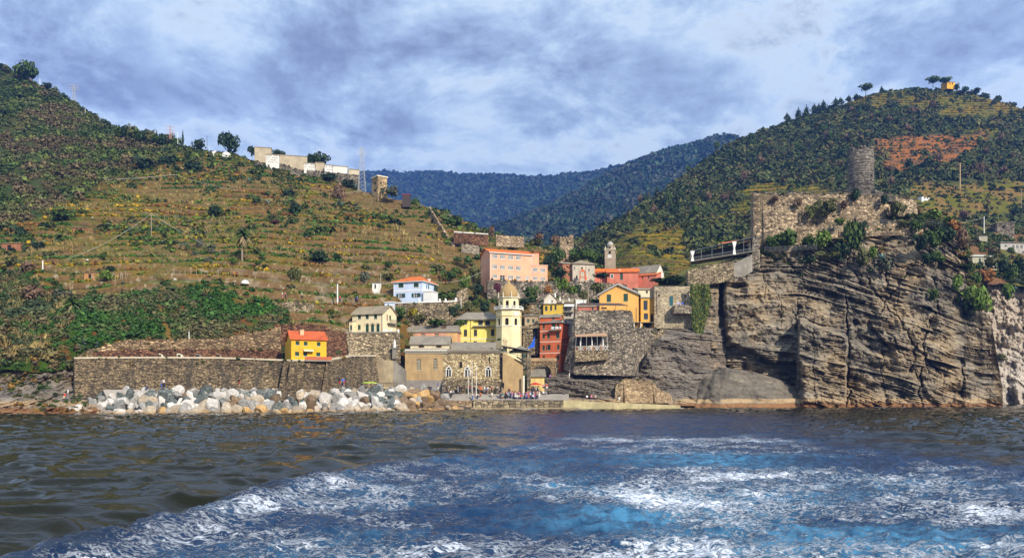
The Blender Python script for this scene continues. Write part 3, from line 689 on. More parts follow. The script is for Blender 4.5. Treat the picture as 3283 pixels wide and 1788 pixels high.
TOWW = masonry('round_tower_masonry', (.10,.088,.075), (.28,.245,.205), (.11,.10,.085), .9, .35)
PALW = masonry('pale_masonry', (.26,.22,.16), (.50,.44,.34), (.28,.24,.18), 1.5, .55)
CONC = plaster('concrete', (.33,.30,.25), .45); CONCG = plaster('grey_render', (.25,.23,.2), .35)
# ================================================================ house builder
def panel(mb, P0, P1, z0, z1, holes, inward, reveal=.2):
    P0, P1 = Vector(P0), Vector(P1); L = (P1-P0).length; u = (P1-P0)/L; n = Vector(inward)
    def P(a, z, d=0): q = P0+u*a+n*d; return (q.x, q.y, z)
    hs = [(max(a0, .01), max(b0, z0+.01), min(a1, L-.01), min(b1, z1-.01)) for (a0, b0, a1, b1) in holes]
    A = sorted({0, L, *[h[0] for h in hs], *[h[2] for h in hs]}); B = sorted({z0, z1, *[h[1] for h in hs], *[h[3] for h in hs]})
    for a0, a1 in zip(A[:-1], A[1:]):
        for b0, b1 in zip(B[:-1], B[1:]):
            ca, cb = (a0+a1)/2, (b0+b1)/2
            if any(h[0] < ca < h[2] and h[1] < cb < h[3] for h in hs): continue
            mb.poly([P(a0,b0), P(a1,b0), P(a1,b1), P(a0,b1)])
    for (a0, b0, a1, b1) in hs:
        r = reveal
        mb.poly([P(a0,b0), P(a0,b1), P(a0,b1,r), P(a0,b0,r)]); mb.poly([P(a1,b0), P(a1,b1), P(a1,b1,r), P(a1,b0,r)])
        mb.poly([P(a0,b0), P(a1,b0), P(a1,b0,r), P(a0,b0,r)]); mb.poly([P(a0,b1), P(a1,b1), P(a1,b1,r), P(a0,b1,r)])
def arch_fill(mb, Pf, a0, a1, z1, rise=None):
    """spandrels that turn the top of a rectangular opening into an arch; Pf(a,z,d)"""
    c = (a0+a1)/2; r = (a1-a0)/2; h = rise or r; N = 6
    for s in (-1, 1):
        pts = [(c+s*r*math.cos(math.pi/2*i/N), z1-h+h*math.sin(math.pi/2*i/N)) for i in range(N+1)]
        corner = (c+s*r, z1)
        for d in (0.0,):
            for p, q in zip(pts[:-1], pts[1:]): mb.poly([Pf(corner[0], corner[1], d), Pf(p[0], p[1], d), Pf(q[0], q[1], d)])
        for p, q in zip(pts[:-1], pts[1:]): mb.poly([Pf(p[0], p[1], 0), Pf(q[0], q[1], 0), Pf(q[0], q[1], .2), Pf(p[0], p[1], .2)])
class House:
    def __init__(s, name, label, cat, pxL, pxR, D, th, yb, ye, depth, group=None, down=2.5):
        s.th = th = R(th); c, n = math.cos(th), math.sin(th)
        if th >= 0:
            X = (pxR-CX)/F*D; k = (pxL-CX)/F; s.W = (X-k*D)/(c+k*n); ox, oy = X-s.W*c, D+s.W*n
        else:
            X = (pxL-CX)/F*D; k = (pxR-CX)/F; s.W = (k*D-X)/(c+k*n); ox, oy = X, D
        s.dp = depth; s.z0 = zat(yb, D); s.E = zat(ye, D)-s.z0; s.down = down
        s.root = empty(name, (ox, oy, s.z0), -th, label, cat, group); s.o = Vector((ox, oy, s.z0))
        s.u = Vector((c, -n, 0)); s.w = Vector((n, c, 0)); s.wins = []; s.arches = []
    def fr(s, f):
        return {'F': ((0,0), (s.W,0), (0,1,0)), 'R': ((s.W,0), (s.W,s.dp), (-1,0,0)), 'L': ((0,0), (0,s.dp), (1,0,0)), 'B': ((0,s.dp), (s.W,s.dp), (0,-1,0))}[f]
    def hit(s, f, px, py):
        d = Vector(((px-CX)/F, 1, -(py-HY)/F)); o = Vector((0,0,CH))
        n = s.w if f == 'F' else s.u; p0 = s.o if f in 'FL' else s.o+s.u*s.W
        t = (p0-o).dot(n)/d.dot(n); p = o+d*t-s.o
        return (p.dot(s.u) if f == 'F' else p.dot(s.w), p.z)
    def rect(s, f, x0, y0, x1, y1):
        a0 = s.hit(f, x0, (y0+y1)/2)[0]; a1 = s.hit(f, x1, (y0+y1)/2)[0]
        xm = (x0+x1)/2; z1 = s.hit(f, xm, y0)[1]; z0 = s.hit(f, xm, y1)[1]
        return (min(a0,a1), z0, max(a0,a1), z1)
    def P(s, f):
        p0, p1, n = s.fr(f); p0 = Vector((*p0, 0)); p1 = Vector((*p1, 0)); u = (p1-p0).normalized(); n = Vector(n)
        def g(a, z, d=0): q = p0+u*a+n*d; return (q.x, q.y, z)
        return g
    def fbox(s, mb, f, a0, z0, a1, z1, d0, d1):
        g = s.P(f); mb.hexa([g(a0,z0,d0), g(a1,z0,d0), g(a1,z0,d1), g(a0,z0,d1), g(a0,z1,d0), g(a1,z1,d0), g(a1,z1,d1), g(a0,z1,d1)]); return mb
    def win(s, f, x0, y0, x1, y1, kind='shut', mat=None, arch=False, frame=None, name='window', pxs=True, label=None):
        r = s.rect(f, x0, y0, x1, y1) if pxs else (x0, y0, x1, y1)
        s.wins.append((f, r, kind, mat, arch, frame, name, label))
    def walls(s, m, seg=None, faces='FRLB', reveal=.2, top=None):
        top = s.E if top is None else top
        s.m = m; mb = MB()
        for f in faces:
            p0, p1, n = s.fr(f); hs = [w[1] for w in s.wins if w[0] == f]
            if f == 'F' and seg:
                cuts = [0]+[q[0] for q in seg]+[s.W]; ms = [m]+[q[1] for q in seg]
                for k in range(len(ms)):
                    b = mb if k == 0 else MB(); a0, a1 = cuts[k], cuts[k+1]
                    h2 = [(h[0]-a0, h[1], h[2]-a0, h[3]) for h in hs if a0 <= (h[0]+h[2])/2 < a1]
                    panel(b, (a0,0,0), (a1,0,0), -s.down, top, h2, n, reveal)
                    for w in s.wins:
                        if w[0] == 'F' and w[4] and a0 <= (w[1][0]+w[1][2])/2 < a1: arch_fill(b, s.P('F'), w[1][0], w[1][2], w[1][3])
                    if k: b.build('wall', ms[k], s.root)
            else:
                panel(mb, (*p0,0), (*p1,0), -s.down, top, hs, n, reveal)
                for w in s.wins:
                    if w[0] == f and w[4]: arch_fill(mb, s.P(f), w[1][0], w[1][2], w[1][3])
        s.mb = mb; return s
    def gable_x(s, rh, m, o=.35, t=.16, rx=None):
        d, W, E = s.dp, s.W, s.E
        for x in (0, W): s.mb.poly([(x,0,E), (x,d,E), (x,d/2,E+rh)])
        sl = rh/(d/2); x0, x1 = -o, W+o; b = MB()
        for sg in (0, 1):
            ye = -o if sg == 0 else d+o; ze = E-o*sl
            P = [(x0,ye,ze), (x1,ye,ze), (x1,d/2,E+rh), (x0,d/2,E+rh)]
            b.hexa([(p[0],p[1],p[2]+.02) for p in P]+[(p[0],p[1],p[2]+t) for p in P])
        s.roof = b.build('roof', m, s.root); return s
    def gable_y(s, rh, m, o=.4, t=.18, apex=.5, trim=None):
        d, W, E = s.dp, s.W, s.E; ax = W*apex
        for y in (0, d): s.mb.poly([(0,y,E), (W,y,E), (ax,y,E+rh)])
        b = MB()
        for (xe, sg) in ((-o, -1), (W+o, 1)):
            sl = rh/(ax if sg < 0 else W-ax); P = [(xe,-o,E-o*sl), (ax,-o,E+rh), (ax,d+o,E+rh), (xe,d+o,E-o*sl)]
            b.hexa([(p[0],p[1],p[2]+.02) for p in P]+[(p[0],p[1],p[2]+t) for p in P])
        s.roof = b.build('roof', m, s.root)
        if trim:
            q = MB()
            for (xe, sg) in ((-o, -1), (W+o, 1)):
                sl = rh/(ax if sg < 0 else W-ax); zt = E-o*sl
                q.poly([(xe,-o-.03,zt-.28), (ax,-o-.03,E+rh-.28), (ax,-o-.03,E+rh+.21), (xe,-o-.03,zt+.21)])
                q.hexa([(xe,-o-.03,zt-.28),(ax,-o-.03,E+rh-.28),(ax,-o+.1,E+rh-.28),(xe,-o+.1,zt-.28),(xe,-o-.03,zt+.21),(ax,-o-.03,E+rh+.21),(ax,-o+.1,E+rh+.21),(xe,-o+.1,zt+.21)])
            q.build('barge_board', trim, s.root)
        return s
    def hip(s, rh, m, o=.4, t=.16, i0=None, i1=None, eave=None):
        d, W, E = s.dp, s.W, s.E; i0 = d/2 if i0 is None else i0; i1 = d/2 if i1 is None else i1
        A = [(-o,-o,E), (W+o,-o,E), (W+o,d+o,E), (-o,d+o,E)]; r0, r1 = (i0,d/2,E+rh), (W-i1,d/2,E+rh); b = MB()
        up = lambda p: (p[0], p[1], p[2]+t)
        b.poly([up(A[0]), up(A[1]), up(r1), up(r0)]); b.poly([up(A[2]), up(A[3]), up(r0), up(r1)]); b.poly([up(A[1]), up(A[2]), up(r1)]); b.poly([up(A[3]), up(A[0]), up(r0)])
        for k in range(4): b.poly([A[k], A[(k+1)%4], up(A[(k+1)%4]), up(A[k])])
        b.poly(A[::-1]); s.roof = b.build('roof', m, s.root)
        if eave: MB().box((-o-.05,-o-.05,E-.16), (W+o+.05,d+o+.05,E-.01)).build('eaves_band', eave, s.root)
        return s
    def flat(s, m, o=.15, t=.2, par=0):
        b = MB().box((-o,-o,s.E), (s.W+o,s.dp+o,s.E+t)); s.roof = b.build('roof', m, s.root); return s
    def shed(s, rise, m, o=.3, t=.15):
        W, d, E = s.W, s.dp, s.E; sl = rise/d
        for x in (0, W): s.mb.poly([(x,0,E), (x,d,E), (x,d,E+rise)])
        s.mb.poly([(0,d,E), (W,d,E), (W,d,E+rise), (0,d,E+rise)])
        P = [(-o,-o,E-o*sl), (W+o,-o,E-o*sl), (W+o,d+o,E+rise+o*sl), (-o,d+o,E+rise+o*sl)]
        s.roof = MB().hexa([(p[0],p[1],p[2]+.02) for p in P]+[(p[0],p[1],p[2]+t) for p in P]).build('roof', m, s.root); return s
    def finish(s):
        s.wall = s.mb.build('wall', s.m, s.root)
        for (f, (a0, z0, a1, z1), kind, mat, arch, frame, name, label) in s.wins:
            w, h = a1-a0, z1-z0; e = .012
            if kind == 'shut':
                p = s.fbox(MB(), f, a0+e, z0+e, a1-e, z1-e, .07, .12)
                s.fbox(p, f, (a0+a1)/2-.03, z0+e, (a0+a1)/2+.03, z1-e, .045, .068)
                o = p.build(name, mat or GREEN, s.root)
            elif kind in ('open', 'dark', 'void'):
                o = s.fbox(MB(), f, a0+e, z0+e, a1-e, z1-e, .17, .195).build(name, (mat or DARK) if kind == 'void' else GL, s.root)
                if kind != 'void' and w > .7 and not arch:
                    q = MB(); c = (a0+a1)/2
                    for x in (a0+.05, c, a1-.05): s.fbox(q, f, x-.035, z0+e, x+.035, z1-e, .12, .165)
                    s.fbox(q, f, a0+e, z0+h*.5-.03, a1-e, z0+h*.5+.03, .125, .166); q.build('frame', WHITE, o)
                if kind == 'open':
                    for (x0, x1) in ((a0-w*.5, a0-.02), (a1+.02, a1+w*.5)): s.fbox(MB(), f, x0, z0, x1, z1, -.07, -.02).build('shutter', mat or GREEN, o)
            elif kind == 'bars':
                o = s.fbox(MB(), f, a0+e, z0+e, a1-e, z1-e, .17, .195).build(name, GL, s.root)
                q = MB()
                for k in range(5):
                    x = a0+.06+(w-.12)*k/4; s.fbox(q, f, x-.075, z0+e, x+.075, z1-e, .06, .16)
                for z in (z0+.07, z1-.07): s.fbox(q, f, a0+e, z-.05, a1-e, z+.05, .07, .165)
                q.build('frame', WHITE, o)
            elif kind == 'gothic':
                o = s.fbox(MB(), f, a0+e, z0+e, a1-e, z1-e, .17, .195).build(name, DARK, s.root)
                q = MB(); c = (a0+a1)/2; g = s.P(f)
                s.fbox(q, f, c-.07, z0+e, c+.07, z1-w*.5, -.05, .1)
                for (x0, x1) in ((a0-.12, a0+.06), (a1-.06, a1+.12)): s.fbox(q, f, x0, z0+e, x1, z1-w*.5, -.05, .1)
                for (cx_, r0, r1, zc) in ((c, w/2-.06, w/2+.12, z1-w*.5), ((a0+c)/2, w/4-.10, w/4+.03, z1-w*.62), ((a1+c)/2, w/4-.10, w/4+.03, z1-w*.62)):
                    for i in range(8):
                        t0, t1 = math.pi*i/8, math.pi*(i+1)/8
                        B = [(cx_+r*math.cos(t), zc+r*math.sin(t)*1.15) for (r, t) in ((r0,t0),(r1,t0),(r1,t1),(r0,t1))]
                        q.hexa([g(x,z,-.05) for x,z in B]+[g(x,z,.1) for x,z in B])
                q.build('tracery', WHITE, o)
            elif kind == 'grille':
                o = s.fbox(MB(), f, a0+e, z0+e, a1-e, z1-e, .17, .195).build(name, DARK, s.root)
                q = MB(); n = max(2, round(w/.28))
                for k in range(1, n): s.fbox(q, f, a0+w*k/n-.03, z0+e, a0+w*k/n+.03, z1-e, .1, .13)
                n = max(2, round(h/.4))
                for k in range(1, n): s.fbox(q, f, a0+e, z0+h*k/n-.03, a1-e, z0+h*k/n+.03, .131, .16)
                q.build('grille', CREAMT, o)
            if label: o['label'] = label
            if frame:
                q = MB(); v = .16
                for (x0,y0,x1,y1) in ((a0-v,z0-v,a0,z1+v), (a1,z0-v,a1+v,z1+v), (a0,z1,a1,z1+v), (a0,z0-v,a1,z0)): s.fbox(q, f, x0, y0, x1, y1, -.05, -.002)
                q.build('surround', frame, o)
            elif kind not in ('void',) and not arch and kind != 'gothic':
                s.fbox(MB(), f, a0-.08, z0-.1, a1+.08, z0-.01, -.1, -.002).build('sill', CREAMT, o)
        return s
    def band(s, f, y, h, m, name='string_course', a0=None, a1=None):
        z = s.hit(f, (s.pxm(f)), y)[1]; A1 = (s.W if f in 'FB' else s.dp) if a1 is None else a1
        return s.fbox(MB(), f, 0 if a0 is None else a0, z-h/2, A1, z+h/2, -.06, -.003).build(name, m, s.root)
    def pxm(s, f):
        p = s.o+s.u*(s.W/2 if f == 'F' else (s.W if f == 'R' else 0))+(s.w*s.dp/2 if f != 'F' else Vector()); return proj(p)[0]
    def chimney(s, x, y, h, w=.5, m=None, zb=None):
        z = s.E+(zb or 0); b = MB().box((x-w/2,y-w/2,z-.3), (x+w/2,y+w/2,z+h)); b.box((x-w/2-.1,y-w/2-.1,z+h+.002), (x+w/2+.1,y+w/2+.1,z+h+.12))
        c = b.build('chimney', m or WHITE, s.roof); return c
def drainpipe(h, f, px, y0, y1, m=None):
    a, z1 = h.hit(f, px, y0); z0 = h.hit(f, px, y1)[1]; g = h.P(f)
    MB().bar(g(a, z0, -.09), g(a, z1, -.09), .055).build('drainpipe', m or IRON, h.root)
PL = lambda n, c, d=.22, p=0, pc=(.42,.36,.27): plaster(n, c, d, p, pc)

# ---- yellow house on the sea wall
h = House('yellow_house', 'bright yellow two storey house with red tiled roof standing on the sea wall', 'house', 934, 1046.5, 176.5, -24, 1153, 1086, 7.2)
for r in ((947.5,1093,960,1105),(974,1094.5,986,1107),(1015.6,1096,1027.5,1108.5),(946,1127,959,1140),(973,1128,985,1141),(1014,1129,1027,1141.5)): h.win('F', *r)
h.win('L', 911, 1095, 915.5, 1118); h.win('L', 905.8, 1130, 914, 1153, name='door')
h.walls(PL('yellow_plaster', (.84,.46,.02), .2, .3, (.70,.44,.12))).gable_x(2.0, tiles('weathered_red_tiles', (.62,.12,.03))).finish()
h.chimney(2.6, 2.0, 2.2, .8, PL('buff_plaster', (.7,.5,.3)))
h.band('F', 1119, .1, PL('yellow_plaster_pale', (.8,.52,.08)))
b = MB(); h.fbox(b, 'F', 2.8, .0, h.W+.9, .75, -1.6, -1.45); h.fbox(b, 'F', h.W+.75, .0, h.W+.9, .75, -1.44, .3); b.build('balcony_wall', PL('brick_red_plaster', (.50,.14,.06)), h.root)
h.fbox(MB(), 'F', 2.8, -.3, h.W+.9, -.01, -1.6, .5).build('balcony_slab', CONC, h.root)
b = MB(); a, z = h.hit('F', 973, 1121); a1 = h.hit('F', 1004, 1121)[0]; g = h.P('F'); b.hexa([g(a,z,-.01),g(a1,z,-.01),g(a1,z-.35,-1.0),g(a,z-.35,-1.0),g(a,z+.08,-.01),g(a1,z+.08,-.01),g(a1,z-.27,-1.0),g(a,z-.27,-1.0)]); b.build('awning', CREAMT, h.root)
HY_ = h
# ---- cream house
h = House('cream_house', 'cream coloured house with slate roof and three arched green doors above a rubble wall', 'house', 1129.5, 1226, 207, 22, 1066, 1003, 7.2)
for r in ((1147.5,1008.5,1157,1022.5),(1172,1008,1182,1022),(1199,1007,1209,1021.5),(1147,1041,1156,1056)): h.win('F', *r)
for r in ((1172,1038,1182,1064.5),(1189,1037.5,1199,1064.5),(1206.5,1037.5,1216.5,1064.5)): h.win('F', *r, arch=True, name='door')
h.win('R', 1240, 1008, 1243.5, 1027, name='door', mat=plain('brown_wood', (.18,.06,.03))); h.win('R', 1248.5, 1011, 1254, 1026)
h.walls(PL('cream_plaster', (.82,.70,.44), .12)).gable_x(2.2, SLATE2, .45)
h.finish(); h.chimney(h.W-.4, 5.2, 1.9, .9, PL('cream_plaster', None), 0.3)
q = MB(); h.fbox(q, 'F', 0, -.6, h.W, .15, -.07, -.003); q.build('plinth', CONC, h.root)
b = MB(); h.fbox(b, 'R', 2.2, 2.55, 6.6, 2.7, -1.0, -.003); b.build('balcony', CONC, h.root)
b = MB()
for k in range(16): h.fbox(b, 'R', 2.25+k*.28, 2.7, 2.29+k*.28, 3.6, -.98, -.94)
h.fbox(b, 'R', 2.2, 3.6, 6.6, 3.66, -.99, -.93); b.build('balcony_railing', IRON, h.root)
drainpipe(h, 'F', 1225.3, 1003, 1064)
ar = [w for w in h.wins if w[4]]
for w in ar:
    b = MB()
    a0, z0, a1, z1 = w[1]; c, r = (a0+a1)/2, (a1-a0)/2; zc = z1-r
    for i in range(8):
        t0, t1 = math.pi*i/8, math.pi*(i+1)/8; g = h.P('F')
        B = [(c+rr*math.cos(t), zc+rr*math.sin(t)) for rr, t in ((r+.12,t0),(r+.26,t0),(r+.26,t1),(r+.12,t1))]
        b.hexa([g(x,z,-.05) for x, z in B]+[g(x,z,-.003) for x, z in B])
    b.build('arch_moulding', plain('tan_trim', (.45,.30,.16)), h.root)
a = House('annex', None, None, 1119, 1129.2, 208.6, 22, 1066, 1031, 5); a.win('F', 1122, 1042, 1128.5, 1058); a.walls(h.m).shed(.6, SLATE2, .15).finish()
a.root.parent = h.root; a.root.matrix_parent_inverse = Matrix(); a.root.location = h.root.matrix_basis.inverted() @ a.root.location; a.root.rotation_euler = (0,0,0)
# (the annex is folded into its house: its pieces become parts of the house)
def fold(sub, host):
    """pieces of an annex become parts of the host; geometry moves into the host frame"""
    Mx = host.matrix_basis.inverted() @ sub_world[sub.name]
    for ch in list(sub.children):
        ch.data.transform(Mx)
        for g in list(ch.children): g.data.transform(Mx)
        ch.parent = host
    bpy.data.objects.remove(sub)
sub_world = {}
def annex(host, build, *args, **kw):
    a = House('annex', None, None, *args, **kw)
    build(a); a.root.name = 'annex_tmp'
    sub_world[a.root.name] = Matrix.Translation(a.o) @ Matrix.Rotation(-a.th, 4, 'Z'); fold(a.root, host.root); return a
# redo the little wing of the cream house through annex()
for ch in list(a.root.children):
    for g in list(ch.children): bpy.data.objects.remove(g)
    bpy.data.objects.remove(ch)
bpy.data.objects.remove(a.root)
def _b(a): a.win('F', 1122, 1042, 1128.5, 1058); a.walls(MATS['cream_plaster']).shed(.6, SLATE2, .12).finish()
annex(h, _b, 1119, 1129, 208.4, 22, 1066, 1031, 5)
# ---- blue house
h = House('blue_house', 'pale blue house with white bands, green shutters and hipped red roof', 'house', 1262, 1355, 234, 20, 968.5, 900, 9.5)
for r in ((1277,908,1294,922),(1326,906.5,1342.5,920.5)): h.win('F', *r, frame=WHITE)
for r in ((1278,941,1292,954),(1327,939.5,1341,952.5)): h.win('F', *r, kind='open')
h.win('R', 1367, 912, 1370, 931); h.win('R', 1372.5, 912, 1376, 926)
h.walls(PL('pale_blue_plaster', (.56,.67,.86), .08)).hip(2.0, TILE2, .5, i0=3.2, i1=3.2, eave=WHITE).finish()
h.band('F', 931.5, .45, WHITE); h.band('R', 931.5, .45, WHITE)
for x in (0, h.W-.35): h.fbox(MB(), 'F', x, -1, x+.35, h.E-.17, -.05, -.002).build('corner_strip', plain('pale_trim', (.62,.70,.85)) if x == 0 else MATS['pale_trim'], h.root)
h.chimney(.4, 5, 1.5, .7); h.chimney(h.W-.6, 5.6, 1.3, .6)
annex(h, lambda a: (a.walls(WHITE), a.flat(WHITE), a.finish()), 1357, 1385, 232, 20, 969, 934, 4)
# ---- salmon school
h = House('school_building', 'long salmon pink building with three rows of white barred windows and orange roof', 'building', 1571, 1706.5, 262, -21, 894, 807, 9.5, down=4)
PS = PL('salmon_plaster', (.86,.44,.27), .14)
for k, (x0, x1) in enumerate(((1578,1594.6),(1602.7,1619),(1629,1645.4),(1653.5,1670))):
    dy = k*1.7
    for (y0, y1) in ((814.5,829),(847.5,862.5),(878.5,892)):
        if y0 > 870 and k == 1: h.win('F', x0, 881+dy, x1, 897, kind='dark', name='door'); continue
        h.win('F', x0, y0+dy, x1, y1+dy*.9, kind='bars')
h.win('F', 1684, 885, 1696, 896, kind='bars')
h.win('L', 1539, 821, 1542, 834, kind='shut', mat=plain('brown_wood', None)); h.win('L', 1539, 853, 1542, 863, kind='shut', mat=MATS['brown_wood'])
h.walls(PS).gable_x(1.75, TILE2, .45).finish(); h.band('L', 841, .2, CREAMT)
for x in (-.02, h.W-.3): h.fbox(MB(), 'F', x, -4, x+.32, h.E-.1, -.06, -.002).build('corner_strip', plain('pink_trim', (.80,.5,.38)), h.root)
drainpipe(h, 'F', 1704, 820, 898, WHITE)
h.fbox(MB(), 'F', -.4, h.E-.34, h.W+.4, h.E-.1, -.5, -.35).build('gutter', WHITE, h.root)
def _b(a):
    for r in ((1708,857.5,1723.8,871.5),(1732,859,1748,873.5),(1708,886.5,1724,898),(1732,888,1748,899.5)): a.win('F', *r, kind='bars')
    a.walls(PS).flat(plain('pink_trim', None)).finish()
annex(h, _b, 1706.8, 1755.5, 267.2, -10, 901, 850, 7, down=4)
annex(h, lambda a: (a.walls(PS), a.shed(-.5, TILE), a.finish()), 1707, 1728, 276, 0, 880, 811, 4)
SCHOOL = h
# ---- pink annex beside the church
h = House('pink_parish_house', 'faded pink building with long slate roof and small windows behind the church', 'building', 1280, 1467, 221, 6, 1160, 1064, 8)
for r in ((1307,1070,1319,1080),(1351,1069,1363,1079),(1394.5,1068.5,1406.5,1078.5)): h.win('F', *r, kind='grille', frame=plain('rosy_trim', (.6,.25,.15)))
h.win('F', 1307, 1098, 1313, 1103, kind='void')
W_ = h.hit('F', 1432, 1075)[0]
h.walls(PL('faded_pink_plaster', (.72,.35,.22), .25, .35, (.62,.40,.25)), seg=[(W_, PL('ochre_orange_plaster', (.72,.42,.17), .3))]).hip(2.1, SLATE, .3, i0=3, i1=.3).finish()
drainpipe(h, 'F', 1417, 1064, 1085, CREAMT)
h.chimney(h.hit('F', 1420, 1060)[0], 2.2, 1.9, 1.0, masonry('chimney_stone', (.2,.13,.09), (.36,.25,.18), (.2,.15,.1), 4, .6))
q = MB(); h.fbox(q, 'F', 0, -2, .7, h.E-.2, -.12, -.003); q.build('corner_strip', PL('worn_pink_plaster', (.75,.45,.32), .3), h.root)
# ---- lemon yellow building
h = House('lemon_yellow_building', 'tall lemon yellow building with slate roof beside the bell tower', 'building', 1467, 1606, 226, 0, 1118, 1025, 9, down=6)
for r in ((1487,1056,1497.5,1078),(1519,1056,1529.5,1077),(1574,1054.5,1585,1076),(1487,1094,1497,1101),(1518,1093,1529,1101),(1573,1093,1584,1101)): h.win('F', *r, mat=DKSH)
h.win('F', 1487.5, 1027, 1497, 1039.5, mat=DKSH)
for r in ((1533,1027,1548,1041.5),(1556,1027,1571,1041.5)): h.win('F', *r, kind='shut', mat=louvre('blue_grey_shutter', (.03,.045,.07)))
h.walls(PL('lemon_plaster', (.86,.70,.17), .16, .22, (.80,.66,.30)), top=h.E).hip(2.45, SLATE, .5, i0=2.2, i1=3).finish()
h.band('F', 1086, .28, CREAMT); a0 = h.hit('F', 1516, 1046)[0]; z = h.hit('F', 1550, 1046)[1]
q = MB(); h.fbox(q, 'F', a0, z-.1, h.W, z+.12, -.9, -.003); q.build('balcony_slab', SLATE, h.root)
drainpipe(h, 'F', 1508.5, 1026, 1098)
h.fbox(MB(), 'F', a0+.8, h.hit('F',1550,1022)[1]-.35, h.W+.3, h.hit('F',1550,1022)[1]-.1, -1.0, -.55).build('eaves_board', SLATE, h.root)

# ---- church of the harbour
h = House('church', 'ochre and rubble stone church with slate roofs at the edge of the square', 'church', 1298.6, 1612, 206, 0, 1256, 1131, 13, down=2.5)
CP = PL('church_plaster', (.50,.34,.16), .3, .2, (.36,.27,.17)); CST = masonry('church_rubble', (.32,.24,.13), (.66,.53,.32), (.22,.17,.10), 1.9, .6, bs=.7)
for r in ((1336.5,1150.5,1349,1184.5),(1390,1149,1402,1182.5)): h.win('F', *r, kind='grille')
for r in ((1431,1177,1446.5,1206.5),(1490.5,1177,1506.5,1206.5),(1557.5,1177,1573.5,1206.5)): h.win('F', *r, kind='gothic', arch=True)
h.win('F', 1473, 1159, 1482, 1179, kind='void', name='niche'); h.win('F', 1567, 1143, 1571.5, 1163, kind='void', name='slit_window')
a1 = h.hit('F', 1420, 1180)[0]; a2 = h.hit('F', 1603, 1180)[0]
h.walls(CP, seg=[(a1, CST), (a2, masonry('dark_quoins', (.08,.07,.06), (.18,.15,.12), (.07,.06,.05), 2, .6))])
zc = h.hit('F', 1450, 1131)[1]; h.E = zc
# lean-to aisle roof, clerestory, nave roof
za = h.hit('F', 1450, 1118)[1]
P = [(-.4,-.45,h.E+.35),(h.W+.2,-.45,h.E+.35),(h.W+.2,3.6,h.E+1.35),(-.4,3.6,h.E+1.35)]
h.roof = MB().hexa([(p[0],p[1],p[2]-.16) for p in P]+list(P)).build('roof', SLATE, h.root)
xb = h.hit('F', 1437, 1110)[0]
mb = h.mb; mb.poly([(0,0,h.E),(0,3.6,h.E),(0,3.6,h.E+1.2)]); mb.poly([(h.W,0,h.E),(h.W,3.6,h.E),(h.W,3.6,h.E+1.2)])
x0, x1 = .9, xb
q = MB(); zt = h.E+2.55
panel(q, (x0,3.6,0), (x1,3.6,0), h.E, zt, [], (0,1,0)); q.poly([(x0,3.6,h.E),(x0,9.6,h.E),(x0,9.6,zt),(x0,6.6,zt+2.1),(x0,3.6,zt)]); q.poly([(x1,3.6,h.E),(x1,9.6,h.E),(x1,9.6,zt),(x1,6.6,zt+2.1),(x1,3.6,zt)])
q.build('clerestory_wall', PL('clerestory_plaster', (.66,.58,.40), .25), h.root)
q = MB()
for (ya, yb_) in ((3.2, 6.6), (10.0, 6.6)):
    P = [(x0-.3,ya,zt-.25),(x1+.35,ya,zt-.25),(x1+.35,yb_,zt+2.15),(x0-.3,yb_,zt+2.15)]; q.hexa([(p[0],p[1],p[2]+.02) for p in P]+[(p[0],p[1],p[2]+.2) for p in P])
q.build('nave_roof', SLATE, h.root)
for pxo in (1351, 1407):
    ax = h.hit('F', pxo, 1112)[0]*1.0; ax = (ax+.0)*(h.o.y+3.6)/h.o.y + (h.o.x*((h.o.y+3.6)/h.o.y)-h.o.x); zz = h.E+1.95
    q = MB(); N = 14; rim = MB()
    for i in range(N):
        t0, t1 = 2*math.pi*i/N, 2*math.pi*(i+1)/N
        f0 = lambda t, k: (ax+.72*k*math.cos(t), zz+max(-.3, .5*math.sin(t))*k)
        A, B = f0(t0,1), f0(t1,1); q.poly([(ax,3.55,zz),(A[0],3.55,A[1]),(B[0],3.55,B[1])])
        C_, D_ = f0(t0,1.2), f0(t1,1.2); rim.hexa([(A[0],3.5,A[1]),(B[0],3.5,B[1]),(B[0],3.58,B[1]),(A[0],3.58,A[1]),(C_[0],3.5,C_[1]),(D_[0],3.5,D_[1]),(D_[0],3.58,D_[1]),(C_[0],3.58,C_[1])])
    w = q.build('oval_window', DARK, h.root); rim.build('surround', plain('tan_trim', None), w)
x2 = h.hit('F', 1589, 1110)[0]; zb = h.E+1.55
q = MB(); P = [(x1+.36,3.5,zb),(x2,3.5,zb),(x2,7.2,zb+1.75),(x1+.36,7.2,zb+1.75)]; q.hexa([(p[0],p[1],p[2]-.3) for p in P]+list(P)); q.box((x1+.36,3.7,h.E),(x2-.1,10.5,zb-.2)); q.build('aisle_roof', SLATE, h.root)
h.finish()
# cornice of little arches
zc = h.hit('F', 1450, 1126)[1]
def cornice(a0, a1, m, nm):
    q = MB(); h.fbox(q, 'F', a0, zc+.22, a1, zc+.5, -.42, -.003); h.fbox(q, 'F', a0, zc-.5, a1, zc-.34, -.2, -.003)
    a = a0+.1
    while a < a1-.3: h.fbox(q, 'F', a, zc-.34, a+.2, zc+.22, -.3, -.003); a += .42
    q.build(nm, m, h.root)
cornice(0, a1+1.2, plain('white_cornice', (.66,.62,.52), .8, .2), 'cornice'); cornice(a1+1.21, h.W, plain('stone_cornice', (.30,.25,.18), .9, .3), 'cornice')
zp = h.hit('F', 1350, 1218)[1]; q = MB(); h.fbox(q, 'F', 0, -2.5, a1-.02, zp, -.1, -.003); q.build('plinth', PL('grey_plinth_render', (.30,.27,.24), .3), h.root)
zp = h.hit('F', 1500, 1214)[1]; q = MB(); h.fbox(q, 'F', a1+.25, -2.5, h.W, zp, -.7, -.003); q.build('plinth', RUB, h.root)
